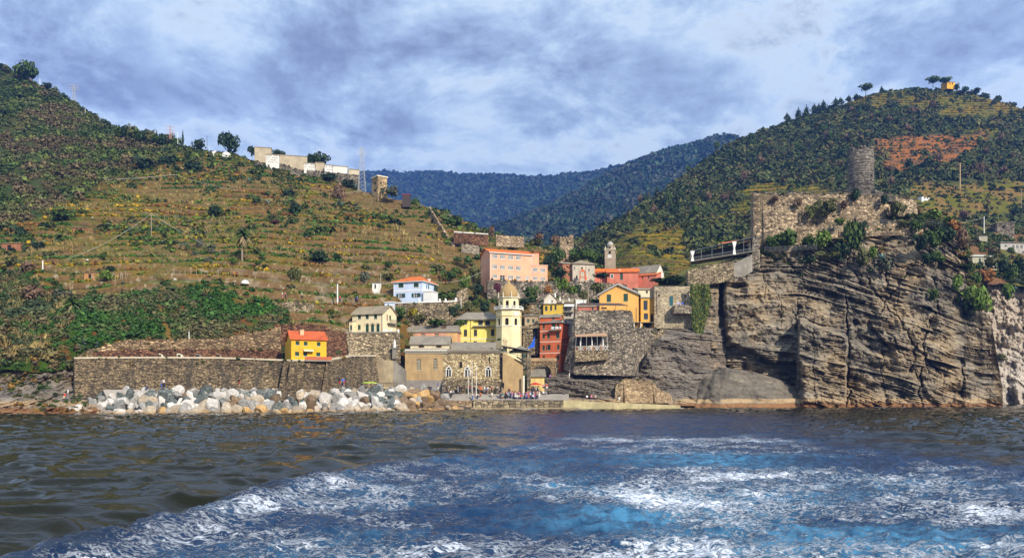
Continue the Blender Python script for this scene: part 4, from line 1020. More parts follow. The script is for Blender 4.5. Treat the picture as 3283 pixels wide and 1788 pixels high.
q = MB(); h.fbox(q, 'F', a1, -1, a1+.8, 1.0, -2.4, -.701); g = h.P('F'); q.hexa([g(a1,1.0,-2.4),g(a1+.8,1.0,-2.4),g(a1+.8,1.0,-.102),g(a1,1.0,-.102),g(a1,1.01,-2.3),g(a1+.8,1.01,-2.3),g(a1+.8,zp,-.102),g(a1,zp,-.102)]); q.build('buttress', RUBG, h.root)
CH_ = h
# porch wing at the square
def _b(a):
    a.walls(CP, faces='FRL'); W, E, d = a.W, a.E, a.dp
    for y in (0,): a.mb.poly([(0,0,E),(W,0,E),(W,0,E+.6),(0,0,E+3.2)])
    P = [(-.3,-.5,E+5.1),(W+2.2,-.5,E+3.7),(W+2.2,d,E+3.7),(-.3,d,E+5.1)]
    a.roof = MB().hexa([(p[0],p[1],p[2]-.2) for p in P]+list(P)).build('porch_roof', SLATE, a.root)
    a.finish()
    q = MB(); q.box((W+1.0,-.1,-4),(W+2.0,.9,E+3.9)); q.box((W+.9,-.2,E+3.9),(W+2.1,1.0,E+4.2)); q.build('corner_pillar', masonry('pillar_stone', (.16,.13,.09), (.33,.27,.18), (.12,.1,.07), 1.5, .7), a.root)
    q = MB()
    for k in range(5): q.box((W+.05,.1+k*.02,0+k*1.5),(W+1.0,.2+k*.02,.12+k*1.5))
    for x in (W+.08, W+.5, W+.9): q.bar((x,.2,-2),(x,.2,E+3.4), .06)
    for k in range(6): q.bar((.6+k*1.1,.2,E+3.6-k*.28),(.6+k*1.1,.2,E+4.7-k*.28), .05)
    q.bar((0,.2,E+3.5),(W+1,.2,E+2.0), .08); q.bar((0,.2,E+4.8),(W+1,.2,E+4.1), .08); q.build('iron_trellis', plain('green_iron', (.04,.09,.075)), a.root)
    q = MB(); q.hexa([(3.6,-.9,E+1.9),(W+.6,-.9,E+.4),(W+.6,0,E+.4),(3.6,0,E+1.9),(3.6,-.9,E+2.1),(W+.6,-.9,E+.6),(W+.6,0,E+.9),(3.6,0,E+2.4)]); q.build('canopy', DKSH, a.root)
annex(h, _b, 1611.5, 1677, 204.8, 0, 1215, 1169, 6, down=4)
q = MB(); h.box = None
# tiny bell gable
bx = h.hit('F', 1619, 1100)[0]; q = MB(); z = h.E
q.box((bx-.55,-.3,z-.2),(bx+.55,.6,z+3.0)); q.box((bx-.7,-.4,z+3.0),(bx+.7,.7,z+3.2)); q.lathe((bx,.15,z+3.2), [(.5,0),(.55,.25),(.35,.6),(.12,.85),(.02,1.1)], 10)
q.build('bell_gable', PL('pinnacle_plaster', (.66,.55,.33), .3), h.root)
q = MB(); px_ = h.hit('F', 1669, 1120)[0]; q.lathe((px_,3,z+.25), [(4.3,0),(4.3,.15),(.05,1.9)], 4, math.pi/4); q.build('porch_roof', SLATE, h.root)
for x in (1668,):
    q = MB(); a = h.hit('F', x+10, 1200)[0]; q.bar((a,-2.5,-1.4),(a,-2.5,4.2), .28, 8); q.build('drainpipe', CREAMT, h.root)

# ---- bell tower
D = 219; TX = (1631-CX)/F*D; z0 = zat(1128, D); tz = lambda y: zat(y, D)-z0
T = empty('bell_tower', (TX, D+3.6, z0), 0, 'pale yellow octagonal bell tower with brown dome, balustrade and clock', 'bell tower')
PT = PL('tower_plaster', (.88,.76,.44), .16, .2, (.55,.46,.31)); AP = 3.42     # apothem
def octo(mb, ap, z0, z1, holes=None, reveal=.35, rot=-9):
    side = 2*ap*math.tan(math.pi/8)
    for k in range(8):
        t = R(rot)+k*math.pi/4; n = Vector((math.sin(t), -math.cos(t), 0)); u = Vector((math.cos(t), math.sin(t), 0))
        P0 = n*ap-u*side/2; P1 = n*ap+u*side/2; hs = []
        if holes: w, a, b = holes; hs = [(side/2-w/2, a, side/2+w/2, b)]
        panel(mb, P0, P1, z0, z1, hs, -n, reveal)
        if holes:
            def Pf(x, z, d=0, P0=P0, u=u, n=n): q = P0+u*x-n*d; return (q.x, q.y, z)
            arch_fill(mb, Pf, hs[0][0], hs[0][2], hs[0][3])
def octslab(mb, ap, z0, z1, rot=-9):
    r = ap/math.cos(math.pi/8); mb.lathe((0,0,0), [(r,z0),(r,z1)], 8, R(rot)-math.pi/2+math.pi/8); return mb
m = MB(); octo(m, AP, -6, tz(1043.6)); m.build('lower_shaft', PT, T)
octslab(MB(), AP+.15, tz(1044.6), tz(1042.6)).build('string_course', WHITE, T)
m = MB(); octo(m, AP-.02, tz(1042.5), tz(990), (1.0, tz(1041), tz(1018.5)))
m.build('shaft', PT, T); octslab(MB(), AP-.42, tz(1041.5), tz(1015)).build('opening', DARK, T)
# the belt of little arches
q = MB(); side = 2*AP*math.tan(math.pi/8)
for k in range(8):
    t = R(-9)+k*math.pi/4; n = Vector((math.sin(t), -math.cos(t), 0)); u = Vector((math.cos(t), math.sin(t), 0))
    for j in range(5):
        a = -side/2+side*(j+.5)/5; c = n*(AP+.10)+u*a
        for i in range(5):
            t0, t1 = math.pi*i/5, math.pi*(i+1)/5; zz = tz(1013)
            B = [(rr*math.cos(tt), zz+rr*math.sin(tt)) for rr, tt in ((.16,t0),(.31,t0),(.31,t1),(.16,t1))]
            f0 = [tuple((c+u*x)[:2])+(z,) for x, z in B]; f1 = [tuple((c+u*x-n*.12)[:2])+(z,) for x, z in B]; q.hexa(f0+f1)
q.build('arched_frieze', plain('ochre_trim', (.55,.38,.16)), T)
q = MB(); octslab(q, AP+.2, tz(992.5), tz(990.5)); octslab(q, AP+.55, tz(990.4), tz(988.6)); q.build('balcony', CREAMT, T)
q = MB(); r = AP+.42
for k in range(8):
    t = R(-9)+k*math.pi/4; n = Vector((math.sin(t), -math.cos(t), 0)); u = Vector((math.cos(t), math.sin(t), 0)); side = 2*r*math.tan(math.pi/8)
    za, zb = tz(988.6), tz(980)
    for j in range(9):
        c = n*r+u*(-side/2+side*j/8); w = .16 if j in (0, 8) else .06
        q.bar((c.x,c.y,za),(c.x,c.y,zb+(.25 if w > .1 else 0)), w, 6)
    A, B = n*r-u*side/2, n*r+u*side/2
    for z in (za+.06, zb): q.bar((A.x,A.y,z),(B.x,B.y,z), .09, 4)
q.build('balustrade', WHITE, T)
AB = 2.72; m = MB(); octo(m, AB, tz(988.6), tz(952), (.85, tz(985), tz(961.5)), .3); m.build('belfry', PT, T)
octslab(MB(), AB-.4, tz(987), tz(957)).build('opening', DARK, T)
q = MB(); octslab(q, AB+.35, tz(952), tz(949.5)); octslab(q, AB+.15, tz(954), tz(952)); q.build('cornice', CREAMT, T)
zd = tz(949.5); RD = 2.62; prof = [(RD,0),(RD*1.03,.45)]+[(RD*math.cos(math.pi/2*i/11)**.9*1.02, .45+3.45*math.sin(math.pi/2*i/11)) for i in range(1, 11)]+[(.22,3.95)]
def dome_mat():
    m, t, b = new_mat('scaled_dome'); p = opos(t)
    v = t.n('ShaderNodeTexVoronoi', feature='F1', i={'Vector': t.map(p, (3,3,3.4)), 'Randomness': .25})
    n = t.noise(p, 1.2, 4); c = t.mix(n, (.36,.22,.08), (.60,.42,.18)); c = t.mix(1, c, t.ramp(v.outputs[0], [(.2, 1.15), (.7, .5)]), 'MULTIPLY')
    lk(t, c, b.inputs['Base Color']); b.inputs['Roughness'].default_value = .75; bump(t, b, v.outputs[0], -.6, .1); return m
MB().lathe((0,0,zd), prof, 24).build('dome', dome_mat(), T, True)
MB().lathe((0,0,zd+3.9), [(.38,0),(.38,.25),(.18,.35),(.3,.6),(.22,.85),(.04,1.2)], 10).build('finial', plain('gilt_trim', (.62,.42,.16)), T)
for k in range(8):
    t = R(-9)+math.pi/8+k*math.pi/4; r = AB+.25; q = MB().lathe((r*math.sin(t), -r*math.cos(t), zd), [(.17,0),(.17,.35),(.11,.4),(.14,.8),(.03,1.5)], 6); q.build('pinnacle', CREAMT, T)
def clock(parent, t, ap, z, r, lab=None):
    n = Vector((math.sin(t), -math.cos(t), 0)); u = Vector((math.cos(t), math.sin(t), 0)); c = n*ap
    def disc(r0, r1, d0, d1, name, m, N=24, par=None):
        q = MB()
        for i in range(N):
            a0, a1 = 2*math.pi*i/N, 2*math.pi*(i+1)/N
            B = [(rr*math.cos(a), rr*math.sin(a)) for rr, a in ((r0,a0),(r1,a0),(r1,a1),(r0,a1))]
            q.hexa([tuple((c+n*d0+u*x)[:2])+(z+y,) for x, y in B]+[tuple((c+n*d1+u*x)[:2])+(z+y,) for x, y in B])
        return q.build(name, m, par)
    f = disc(0.001, r, .0, .06, 'clock_face', WHITE, par=parent)
    disc(r, r*1.13, .0, .09, 'rim', CREAMT, par=f)
    q = MB()
    for i in range(12):
        a = math.pi/6*i; p = c+n*.075; A = p+u*math.cos(a)*r*.72+Vector((0,0,z+math.sin(a)*r*.72)); B = p+u*math.cos(a)*r*.93+Vector((0,0,z+math.sin(a)*r*.93)); q.bar(A, B, r*.045, 4)
    q.build('hour_mark', IRON, f)
    q = MB(); p = c+n*.09+Vector((0,0,z))
    q.bar(p, p+u*r*.42-Vector((0,0,r*.2)), r*.06, 4); q.bar(p, p-u*r*.08+Vector((0,0,r*.68)), r*.045, 4); q.build('hand', IRON, f)
clock(T, R(36), AP+.005, tz(1005), .78)

# ---- red house under the bastion
h = House('red_house', 'narrow brick red tower house with green shutters and white bands beside the bastion', 'house', 1731, 1797, 225, 24, 1178, 1034, 9, down=3)
PR = PL('brick_red_plaster_worn', (.64,.14,.05), .22, .17, (.62,.28,.16))
for r in ((1740,1038,1746.5,1053.5),(1769,1036,1781,1056),(1797-11,1038,1793,1050),(1739,1069,1746.5,1086),(1755,1068,1762.5,1085),(1783,1065,1793.5,1084),(1739,1106,1746.5,1123.5),(1786,1104,1793.5,1121),(1740,1139,1746.5,1154),(1786,1139,1793,1152)): h.win('F', *r)
h.win('F', 1755.5, 1104, 1762, 1122, kind='open')
for x in (1800.5, 1804.5, 1809, 1814, 1818): h.win('R', x, 1085, x+2.3, 1103)
for x in (1801.5, 1807, 1812): h.win('R', x, 1118, x+2.6, 1138)
h.walls(PR).hip(1.1, SLATE, .5).finish()
for y in (1061, 1095, 1131.5): h.band('F', y, .3, plain('pink_band', (.75,.5,.4)))
b = MB(); a0, z = h.hit('F', 1760, 1059); h.fbox(b, 'F', a0, z-.12, h.W+.6, z, -1.2, -.003); b.build('balcony', CONC, h.root)
b = MB(); n = 14
for k in range(n+1): x = a0+(h.W+.6-a0)*k/n; h.fbox(b, 'F', x-.015, z, x+.015, z+.9, -1.18, -1.15)
h.fbox(b, 'F', a0, z+.9, h.W+.6, z+.95, -1.2, -1.13); b.build('balcony_railing', IRON, h.root)
for (x0, x1, c) in ((1.2,2.1,'w'),(2.4,3.4,'w'),(3.7,4.2,'w')):
    o = MB(); h.fbox(o, 'F', a0+x0, z+.25, a0+x1, z+.93, -1.26, -1.21); q = o.build('laundry', plain('white_cloth', (.75,.76,.78)), None)
    q.matrix_world = h.root.matrix_basis.copy(); q.location = h.o; q.rotation_euler = (0,0,-h.th); tag(q, None, 'laundry', 'laundry on the balcony of the red house'); late(q, 'white cloth drying over the balcony railing of the red house')
def _b(a): a.win('F', 1770, 1017, 1778, 1024, mat=DKSH); a.walls(PR).gable_x(.9, SLATE, .3).finish()
annex(h, _b, 1731, 1795, 230, 16, 1034, 1016, 4, down=1)
# ---- little yellow house and neighbours above it
h = House('mustard_house', 'mustard yellow house with dark shutters among the roofs above the red house', 'house', 1742, 1806, 236, 8, 1024, 974, 6)
for r in ((1747,981,1755,996),(1763.5,979,1770,995),(1778,978,1784,993.5),(1779,1006,1787,1014)): h.win('F', *r, mat=DKSH)
h.walls(PL('mustard_plaster', (.70,.47,.06), .2)).flat(SLATE, .4, .15).finish(); h.chimney(1.6, 3, 2.0, .45); h.chimney(5.8, 2, 1.2, .4, CREAMT)
h = House('terrace_house', 'small white house with awning and open balcony right of the mustard house', 'house', 1806.5, 1838, 236.5, 6, 1026, 974, 5)
h.win('F', 1812, 981, 1817, 998, kind='dark'); h.win('F', 1814, 1007, 1820, 1014, mat=DKSH); h.win('F', 1825, 1007, 1831, 1014, mat=DKSH)
h.walls(PL('dingy_white_plaster', (.55,.50,.42), .3)).flat(SLATE, .1, .15).finish()
b = MB(); g = h.P('F'); z = h.E; b.hexa([g(.2,z-.2,-.01),g(h.W+.3,z-.2,-.01),g(h.W+.3,z-.9,-1.6),g(.2,z-.9,-1.6),g(.2,z-.12,-.01),g(h.W+.3,z-.12,-.01),g(h.W+.3,z-.82,-1.6),g(.2,z-.82,-1.6)]); b.build('awning', WHITE, h.root)
b = MB(); zz = h.hit('F', 1820, 1001)[1]; h.fbox(b, 'F', 0, zz-.12, h.W, zz, -1.3, -.003)
for k in range(13): x = h.W*k/12; h.fbox(b, 'F', x-.015, zz, x+.015, zz+.9, -1.28, -1.25)
h.fbox(b, 'F', 0, zz+.9, h.W, zz+.95, -1.3, -1.23); b.build('balcony', IRON, h.root)
h = House('stone_cottage', 'grey stone cottage with two green shutters left of the mustard house', 'house', 1699, 1741, 238, 5, 1008, 972, 5)
for r in ((1722,977,1728,988),(1735.5,977,1741-.3,988)): h.win('F', *r)
h.win('F', 1704.5, 977, 1711, 987, kind='shut', mat=plain('tan_trim', None)); h.walls(RUB).flat(SLATE, .3, .12).finish()
h = House('gabled_cottage', 'pale cottage with brown gabled slate roof behind the mustard house', 'house', 1744, 1784, 243, -14, 985, 958, 6); h.win('F', 1768, 962, 1772, 970, mat=DKSH)
h.walls(PL('off_white_plaster', (.66,.60,.50), .25)).gable_y(1.8, SLATE2).finish(); h.chimney(4.2, 2, 2.2, .35)
h = House('roof_terrace_house', 'low house with brown roof terrace and white posts right of the gabled cottage', 'house', 1786, 1836, 245, 0, 985, 968, 6)
h.walls(PL('brown_plaster', (.3,.22,.15), .3)).gable_x(1.2, SLATE2).finish(); h.chimney(1.0, 1, 1.4, .35); h.chimney(3.8, 1, 1.2, .35)
h = House('white_shed', 'small white flat roofed shed left of the orange house', 'shed', 1846, 1880, 246, 0, 975, 962, 3); h.walls(WHITE).flat(WHITE).finish()
# ---- orange houses
h = House('orange_house', 'big orange house with white edged gable and two green shutters', 'house', 1922, 2047, 237, 10, 1062, 940, 9)
for r in ((1945,943.5,1959,967.5),(1999,941,2013,965.5)): h.win('F', *r, frame=None)
h.win('F', 1927, 985, 1945, 990, kind='void'); 
h.walls(PL('orange_plaster', (.86,.47,.12), .12)).gable_y(2.9, SLATE2, .6, apex=.47, trim=WHITE).finish(); drainpipe(h, 'F', 2040, 985, 1050)
h = House('ochre_house', 'narrow ochre house with tall dark shutters between the orange house and stone house', 'house', 2055, 2098, 240, -6, 1042, 955, 6)
h.win('F', 2063, 963, 2076, 993.5, mat=louvre('blue_grey_shutter', None)); h.win('F', 2064, 1004, 2077.5, 1023.5, mat=MATS['blue_grey_shutter']); h.win('F', 2086, 1006, 2094, 1040, kind='void', name='door')
h.walls(PL('ochre_plaster', (.74,.42,.08), .2)).shed(.9, SLATE, .3).finish()
h = House('lean_to_restaurant', 'dark open fronted restaurant lean-to at the foot of the ochre house', 'shelter', 2030, 2092, 236.3, 0, 1060, 1034, 2.5)
b = MB(); b.box((-.4,-.6,h.E),(h.W+.4,2.4,h.E+.12)); h.roof = b.build('roof', SLATE, h.root)
for x in (.1, h.W/2, h.W-.1): MB().bar((x,-.3,-1),(x,-.3,h.E), .06).build('post', IRON, h.root)
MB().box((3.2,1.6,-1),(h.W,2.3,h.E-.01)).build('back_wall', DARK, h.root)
h = House('cream_upper_house', 'cream house with low slate roof peeping above the ochre house', 'house', 2046, 2098, 252, -12, 950, 928, 7); h.win('F', 2071, 931, 2077, 940, mat=DKSH)
h.walls(PL('pale_cream_plaster', (.78,.68,.46), .15)).gable_x(.9, SLATE2).finish()
# ---- stone house with blue chairs
h = House('stone_house', 'rubble stone house with a green door and parapet at the foot of the cliff', 'house', 2098, 2225, 238.5, 0, 1010, 918, 8, down=4)
h.win('F', 2146, 949, 2158, 980, name='door', mat=louvre('teal_door', (.02,.12,.14)))
h.walls(masonry('white_pointed_rubble', (.25,.19,.11), (.50,.42,.28), (.55,.49,.38), 1.9, .6, bs=.5)).flat(CONC, .05, .1).finish(); h.band('F', 933, .25, SLATE)
q = MB()
for (x) in (2113, 2197):
    a, z = h.hit('F', x, 947); 
    for i in range(12):
        t0, t1 = 2*math.pi*i/12, 2*math.pi*(i+1)/12; g = h.P('F'); B = [(a+r*math.cos(t), z+r*math.sin(t)) for r, t in ((.001,t0),(.32,t0),(.32,t1),(.001,t1))]; q.hexa([g(x_,z_,-.02) for x_,z_ in B]+[g(x_,z_,-.003) for x_,z_ in B])
q.build('round_window', DARK, h.root); drainpipe(h, 'F', 2105, 930, 1005)
# small ledge for the chairs
def chair(x, y, z, rz, label, group):
    t = empty('chair', (x, y, z), rz, None, 'chair', group); late(t, label); m = plain('blue_plastic', (.02,.09,.55), .4)
    MB().box((-.28,-.25,.40),(.28,.25,.45)).build('seat', m, t); MB().hexa([(-.28,.25,.45),(.28,.25,.45),(.28,.30,.45),(-.28,.30,.45),(-.28,.40,1.0),(.28,.40,1.0),(.28,.45,1.0),(-.28,.45,1.0)]).build('backrest', m, t)
    for sx_ in (-.25, .25):
        for sy in (-.22, .22): MB().bar((sx_,sy,0),(sx_,sy,.40), .025, 5).build('leg', m, t)
zl = zat(979, 236); led = MB().box(((2160-CX)/F*236,235.0,zl-2.5),((2215-CX)/F*236,238.4,zl)).build('terrace_ledge', RUBG); tag(led, 'small stone ledge carrying the blue chairs beside the green door', 'ledge')
chair((2176-CX)/F*236.2, 236.2, zl, .1, 'bright blue chair in front of the stone house', 'blue chairs by the stone house')
chair((2188-CX)/F*236.2, 236.2, zl, -.1, 'bright blue chair in front of the stone house', 'blue chairs by the stone house')
# ---- upper village
h = House('ruined_house', 'long weathered whitish house with brown roof right of the salmon building', 'house', 1836, 1907, 288, -10, 895, 846, 8)
for r in ((1838.5,854,1844.5,865),(1863.5,855.5,1869,867),(1886.5,862,1890.5,867.5)): h.win('F', *r, kind='dark')
h.win('F', 1846.5, 883, 1852, 893, arch=True, kind='void')
h.walls(PL('weathered_white_plaster', (.62,.55,.43), .35, .3, (.36,.25,.16))).hip(2.0, SLATE2, .5).finish(); drainpipe(h, 'F', 1878, 850, 895)
annex(h, lambda a: (a.win('F', 1816, 852, 1821, 858, kind='void'), a.walls(PL('exposed_brick', (.42,.17,.08), .3)), a.shed(1.6, SLATE2, .3), a.finish()), 1804, 1835.5, 289, -10, 893, 845, 7)
h = House('red_roofed_house', 'patchy salmon red house with bright orange tiled roof and green door', 'house', 1946, 2047, 289, 8, 916, 871, 9)
h.win('F', 1959, 880, 1965.5, 891, frame=WHITE); h.win('F', 1988, 873, 1997, 897, name='door')
PRD = PL('patchy_salmon_plaster', (.72,.22,.14), .25, .32, (.62,.50,.38))
h.walls(PRD).gable_x(1.9, TILE2, .4).finish(); h.chimney(4.6, 2, 1.2, .6)
def _b(a):
    for x in (2036, 2058, 2077): a.win('F', x, 884, x+4.5, 893, kind='dark')
    a.walls(PRD).shed(1.5, TILE2, .3).finish()
annex(h, _b, 2048, 2105, 288, 30, 918, 880, 5)
annex(h, lambda a: (a.walls(PRD), a.gable_x(1.6, TILE2, .3), a.finish()), 1905, 1944, 293, 0, 905, 871, 7)
h = House('white_chapel', 'white gabled chapel with oval window and grey slate roof', 'chapel', 2105, 2128, 291, -52, 918, 872, 12)
h.win('F', 2112.5, 873, 2117.5, 890, kind='void', arch=True)
h.walls(PL('chapel_white_plaster', (.80,.76,.66), .12)).gable_y(3.1, SLATE, .15).finish()
# clock tower of the convent
D = 300; T = empty('stone_clock_tower', ((1956.5-CX)/F*D, D, zat(856, D)), R(-14), 'slim grey stone clock tower with small dome behind the orange roofs', 'clock tower'); z0 = zat(856, D); tz = lambda y: zat(y, D)-z0
TM = PL('weathered_stone_render', (.42,.34,.24), .3); w = 1.85
m = MB()
for f, (P0, P1, n) in enumerate((((-w,-w,0),(w,-w,0),(0,1,0)), ((w,-w,0),(w,w,0),(-1,0,0)), ((-w,w,0),(w,w,0),(0,-1,0)), ((-w,-w,0),(-w,w,0),(1,0,0)))):
    panel(m, P0, P1, -3, tz(803), [(w-.42, tz(818.5), w+.42, tz(807))], n, .3)
m.build('shaft', TM, T); MB().box((-w+.35,-w+.35,tz(820)),(w-.35,w-.35,tz(805))).build('opening', DARK, T)
q = MB(); q.box((-w-.2,-w-.2,tz(803)),(w+.2,w+.2,tz(801))); q.box((-w-.1,-w-.1,tz(829.5)),(w+.1,w+.1,tz(828.5))); q.build('cornice', CREAMT, T)
for k in range(4):
    sx_, sy = ((-1,-1),(1,-1),(1,1),(-1,1))[k]; MB().lathe((sx_*w*.9,sy*w*.9,tz(801)), [(.18,0),(.18,.5),(.03,1.3)], 6).build('pinnacle', CREAMT, T)
m = MB().lathe((0,0,0), [(1.25,tz(801)),(1.25,tz(788))], 8, math.pi/8); m.build('lantern', TM, T)
MB().lathe((0,0,tz(788)), [(1.38,0),(1.3,.3),(1.15,.8),(.8,1.3),(.4,1.6),(.05,1.75)], 14).build('dome', plain('grey_dome', (.40,.37,.32)), T, True)
for a in (0, math.pi/2): MB().lathe((math.sin(a)*1.2,-math.cos(a)*1.2,tz(795)), [(.3,-.3),(.3,.3)], 8).build('round_opening', DARK, T)
clock(T, 0, w+.005, tz(824), .72); clock(T, math.pi/2, w+.005, tz(824), .72)

# ================================================================ cemetery on the ridge
CW = PL('cemetery_beige', (.52,.43,.29), .25); CWh = PL('cemetery_white', (.74,.71,.64), .12)
def slab(name, label, cat, x0, x1, D, th, yb, yt, depth, m, group=None, cap=SLATE2, niches=0):
    h = House(name, None, cat, x0, x1, D, th, yb, yt, depth, group, down=3)
    if label: h.root['label'] = label
    h.walls(m).flat(cap, .2, .25).finish()
    if niches:
        q = MB(); W = h.W; E = h.E
        for j in range(niches):
            for i in range(int(W/.9)):
                if (i*7+j*5) % 4: h.fbox(q, 'F', .3+i*.9, .4+j*E/niches, .85+i*.9, .4+j*E/niches+.5, -.06, -.003)
        q.build('burial_niche', plain('grey_marble', (.35,.33,.3)), h.root)
    return h
gC = 'burial vaults of the hilltop cemetery'
slab('burial_vault', 'beige flat topped burial vault, highest of the cemetery, behind a white one', 'vault', 816, 870, 388, -12, 505, 472, 6, CW, gC)
slab('burial_vault', 'white vault wall full of niches under the highest beige vault', 'vault', 852, 895, 378, -12, 523, 495, 3, CWh, gC, niches=4)
slab('burial_vault', 'long beige vault stepping down the ridge in the middle of the cemetery', 'vault', 897, 985, 384, -14, 527, 497, 5, CW, gC)
slab('burial_vault', 'small white niche wall in front of the dark ridge tree', 'vault', 975, 1009, 376, -12, 547, 523, 3, CWh, gC, niches=3)
slab('burial_vault', 'beige vault with brown cap right of the small white niche wall', 'vault', 1011, 1040, 377, -12, 547, 521, 4, CW, gC)
slab('burial_vault', 'white vault between the beige vault and the long white wall', 'vault', 1041, 1066, 374, -12, 547, 529, 3, CWh, gC, niches=2)
slab('burial_vault', 'long low white wall at the downhill end of the cemetery', 'vault', 1068, 1114, 378, -14, 556, 532, 3, CWh, gC)
slab('burial_vault', 'cream vault next to the lattice pylon, lowest of the cemetery', 'vault', 1117, 1152, 372, -12, 562, 543, 4, PL('cream_vault', (.66,.57,.40), .25), gC)
def domed(x0, x1, yb, ye, ya, label):
    D = 392; h = House('domed_tomb', label, 'tomb', x0, x1, D, -18, yb, ye, 5, 'domed tombs of the cemetery')
    cx_ = (x0+x1)/2; h.win('F', cx_-4, ye+2, cx_+5, yb-6, kind='void', arch=True); h.walls(CWh).flat(CWh, .2, .15).finish()
    MB().lathe((h.W/2,2.5,h.E), [(2.3,0),(2.2,.8),(1.7,1.6),(.9,2.1),(.05,2.3)], 14).build('dome', CWh, h.root, True)
domed(676, 704, 505, 493, 480, 'white tomb with arched front and low dome at the upper end of the cemetery')
domed(712, 738, 508, 496, 486, 'smaller white domed tomb half hidden in bushes beside the arched one')
# square stone tower
h = House('square_tower', 'square ochre stone tower on the ridge beside the lattice pylon', 'tower', 1211, 1241, 350, -38, 634, 565, 5.6, down=4)
h.win('L', 1199, 583, 1204.5, 593, kind='void'); h.win('L', 1199, 607, 1206, 614, kind='void'); h.win('F', 1219, 583, 1223, 590, kind='void'); h.win('F', 1228, 584, 1231, 589, kind='void')
h.walls(masonry('ochre_tower_stone', (.32,.23,.12), (.58,.43,.24), (.3,.22,.12), 1.4, .6, bs=.6)).flat(CREAMT, .35, .5).finish()
h = House('garden_hut', 'dark little hut with red awning on the ridge below the square tower', 'hut', 1290, 1314, 345, 0, 645, 624, 3); h.walls(plain('dark_wood', (.05,.03,.025))).flat(plain('red_roofing', (.4,.03,.04))).finish()
# ruined tower above the village
h = House('ruined_tower', 'roofless crumbling stone tower above the upper village', 'ruin', 1795, 1838, 312, 6, 838, 762, 6, down=4)
for r in ((1804,766,1808,770),(1815,766,1819,770),(1826,766,1829,770),(1817,774,1823,782)): h.win('F', *r, kind='void')
h.walls(masonry('ruin_stone', (.28,.19,.11), (.55,.42,.28), (.22,.16,.1), 1.3, .6, bs=.8))
for k in range(9):
    x = h.W*k/9; t = (.9,.5,.7,.3,.9,.2,1.6,2.2,2.0)[k]; h.mb.box((x,0,h.E+.01),(x+h.W/9-.01,.6,h.E+.01+t*.6))
h.finish()
# ================================================================ walls
def wall_path(name, label, pts, m, thick=1.2, batter=.8, cap=None, cat='wall', N=1, group=None):
    """pts: (px, depth, y top, y bottom)"""
    t = None; mb = MB(); cb = MB()
    A = [(at(p[0], p[2], p[1]), at(p[0], p[3], p[1])) for p in pts]
    for (a, a2), (b, b2) in zip(A[:-1], A[1:]):
        d = (b-a); d.z = 0; d.normalize(); n = Vector((d.y, -d.x, 0)); n = n if n.y < 0 else -n
        B = [a2+n*batter, b2+n*batter, b2-n*thick, a2-n*thick, a, b, b-n*thick, a-n*thick]; mb.hexa(B)
        if cap: cb.hexa([a+n*.15+Vector((0,0,.003)), b+n*.15+Vector((0,0,.003)), b-n*thick, a-n*thick]+[q+Vector((0,0,.35)) for q in (a+n*.15, b+n*.15, b-n*thick, a-n*thick)])
    if cap:
        t = empty(name, A[0][1], 0, label, cat, group); T_ = Matrix.Translation(-A[0][1])
        o = mb.build('wall', m, t); o.data.transform(T_); c = cb.build('coping', cap, t); c.data.transform(T_); return t
    o = mb.build(name, m); return tag(o, label, cat, group)
_wp = wall_path; WALL_TOPS = []
def wall_path(name, label, pts, *a, **k):
    WALL_TOPS.append(pts); return _wp(name, label, pts, *a, **k)
PCAP = plain('pale_mortar_coping', (.52,.45,.33), .9, .3, sc=1)
SW = [(238,164,1150,1275),(300,166,1149,1275),(500,168,1148,1275),(700,171,1149,1272),(905,175.5,1156,1270),(935,175.2,1157,1270),(1050,179.5,1157,1268),(1130,189,1142,1268),(1205,196,1142,1268)]
wall_path('sea_wall', 'long battered rubble sea wall behind the white boulders', SW, SEAW, 1.4, 1.6, PCAP)
for (x, D, w) in ((938,173.4,10),(912,173.2,5),(1048,178.5,5)):
    P0 = at(x-w, 1158, D); P1 = at(x+w, 1158, D); zb = 2.5
    o = MB().hexa([(P0.x-.6,P0.y-2.6,zb),(P1.x+.6,P1.y-2.6,zb),(P1.x,P1.y+1,zb),(P0.x,P0.y+1,zb),(P0.x+.3,P0.y-.2,P0.z),(P1.x-.3,P1.y-.2,P0.z),(P1.x,P1.y+1,P0.z),(P0.x,P0.y+1,P0.z)]).build('wall_buttress', SEAW)
    tag(o, None, 'buttress', 'buttresses of the sea wall'); late(o, 'sloping stone buttress of the sea wall below the yellow house')
o = MB().hexa([tuple(at(240,1150,165.2).xy)+(11.2,), tuple(at(1205,1150,197).xy)+(11.2,), tuple(at(1215,1150,208).xy)+(11.2,), tuple(at(240,1150,182).xy)+(11.2,)]+[tuple(at(240,1150,165.2).xy)+(11.45,), tuple(at(1205,1150,197).xy)+(11.45,), tuple(at(1215,1150,208).xy)+(11.45,), tuple(at(240,1150,182).xy)+(11.45,)]).build('walkway', CONC); o['kind'] = 'structure'
wall_path('terrace_wall', 'dark reddish stone wall behind the walkway left of the yellow house', [(262,171,1142,1156),(300,174,1118,1156),(403,177,1088,1156),(560,179,1086,1156),(700,183,1085,1156),(790,186,1066,1156),(900,189,1048,1156)], masonry('brown_terrace_stone', (.17,.11,.06), (.42,.30,.17), (.10,.06,.035), 1.2, .45), 1.2, .7)
wall_path('parapet_wall', 'dark maroon band of wall along the back of the walkway', [(300,172.2,1127,1156),(403,175.6,1120,1156),(560,177.6,1119,1156),(700,181.5,1120,1156),(905,187,1122,1156)], REDW, .7, .1)
wall_path('terrace_wall', 'brown stone wall behind the yellow house and up to the cream house', [(880,191,1040,1156),(960,193,1036,1156),(1040,196,1044,1156),(1070,198,1060,1156),(1110,200,1066,1156)], REDW, 1.2, .5)
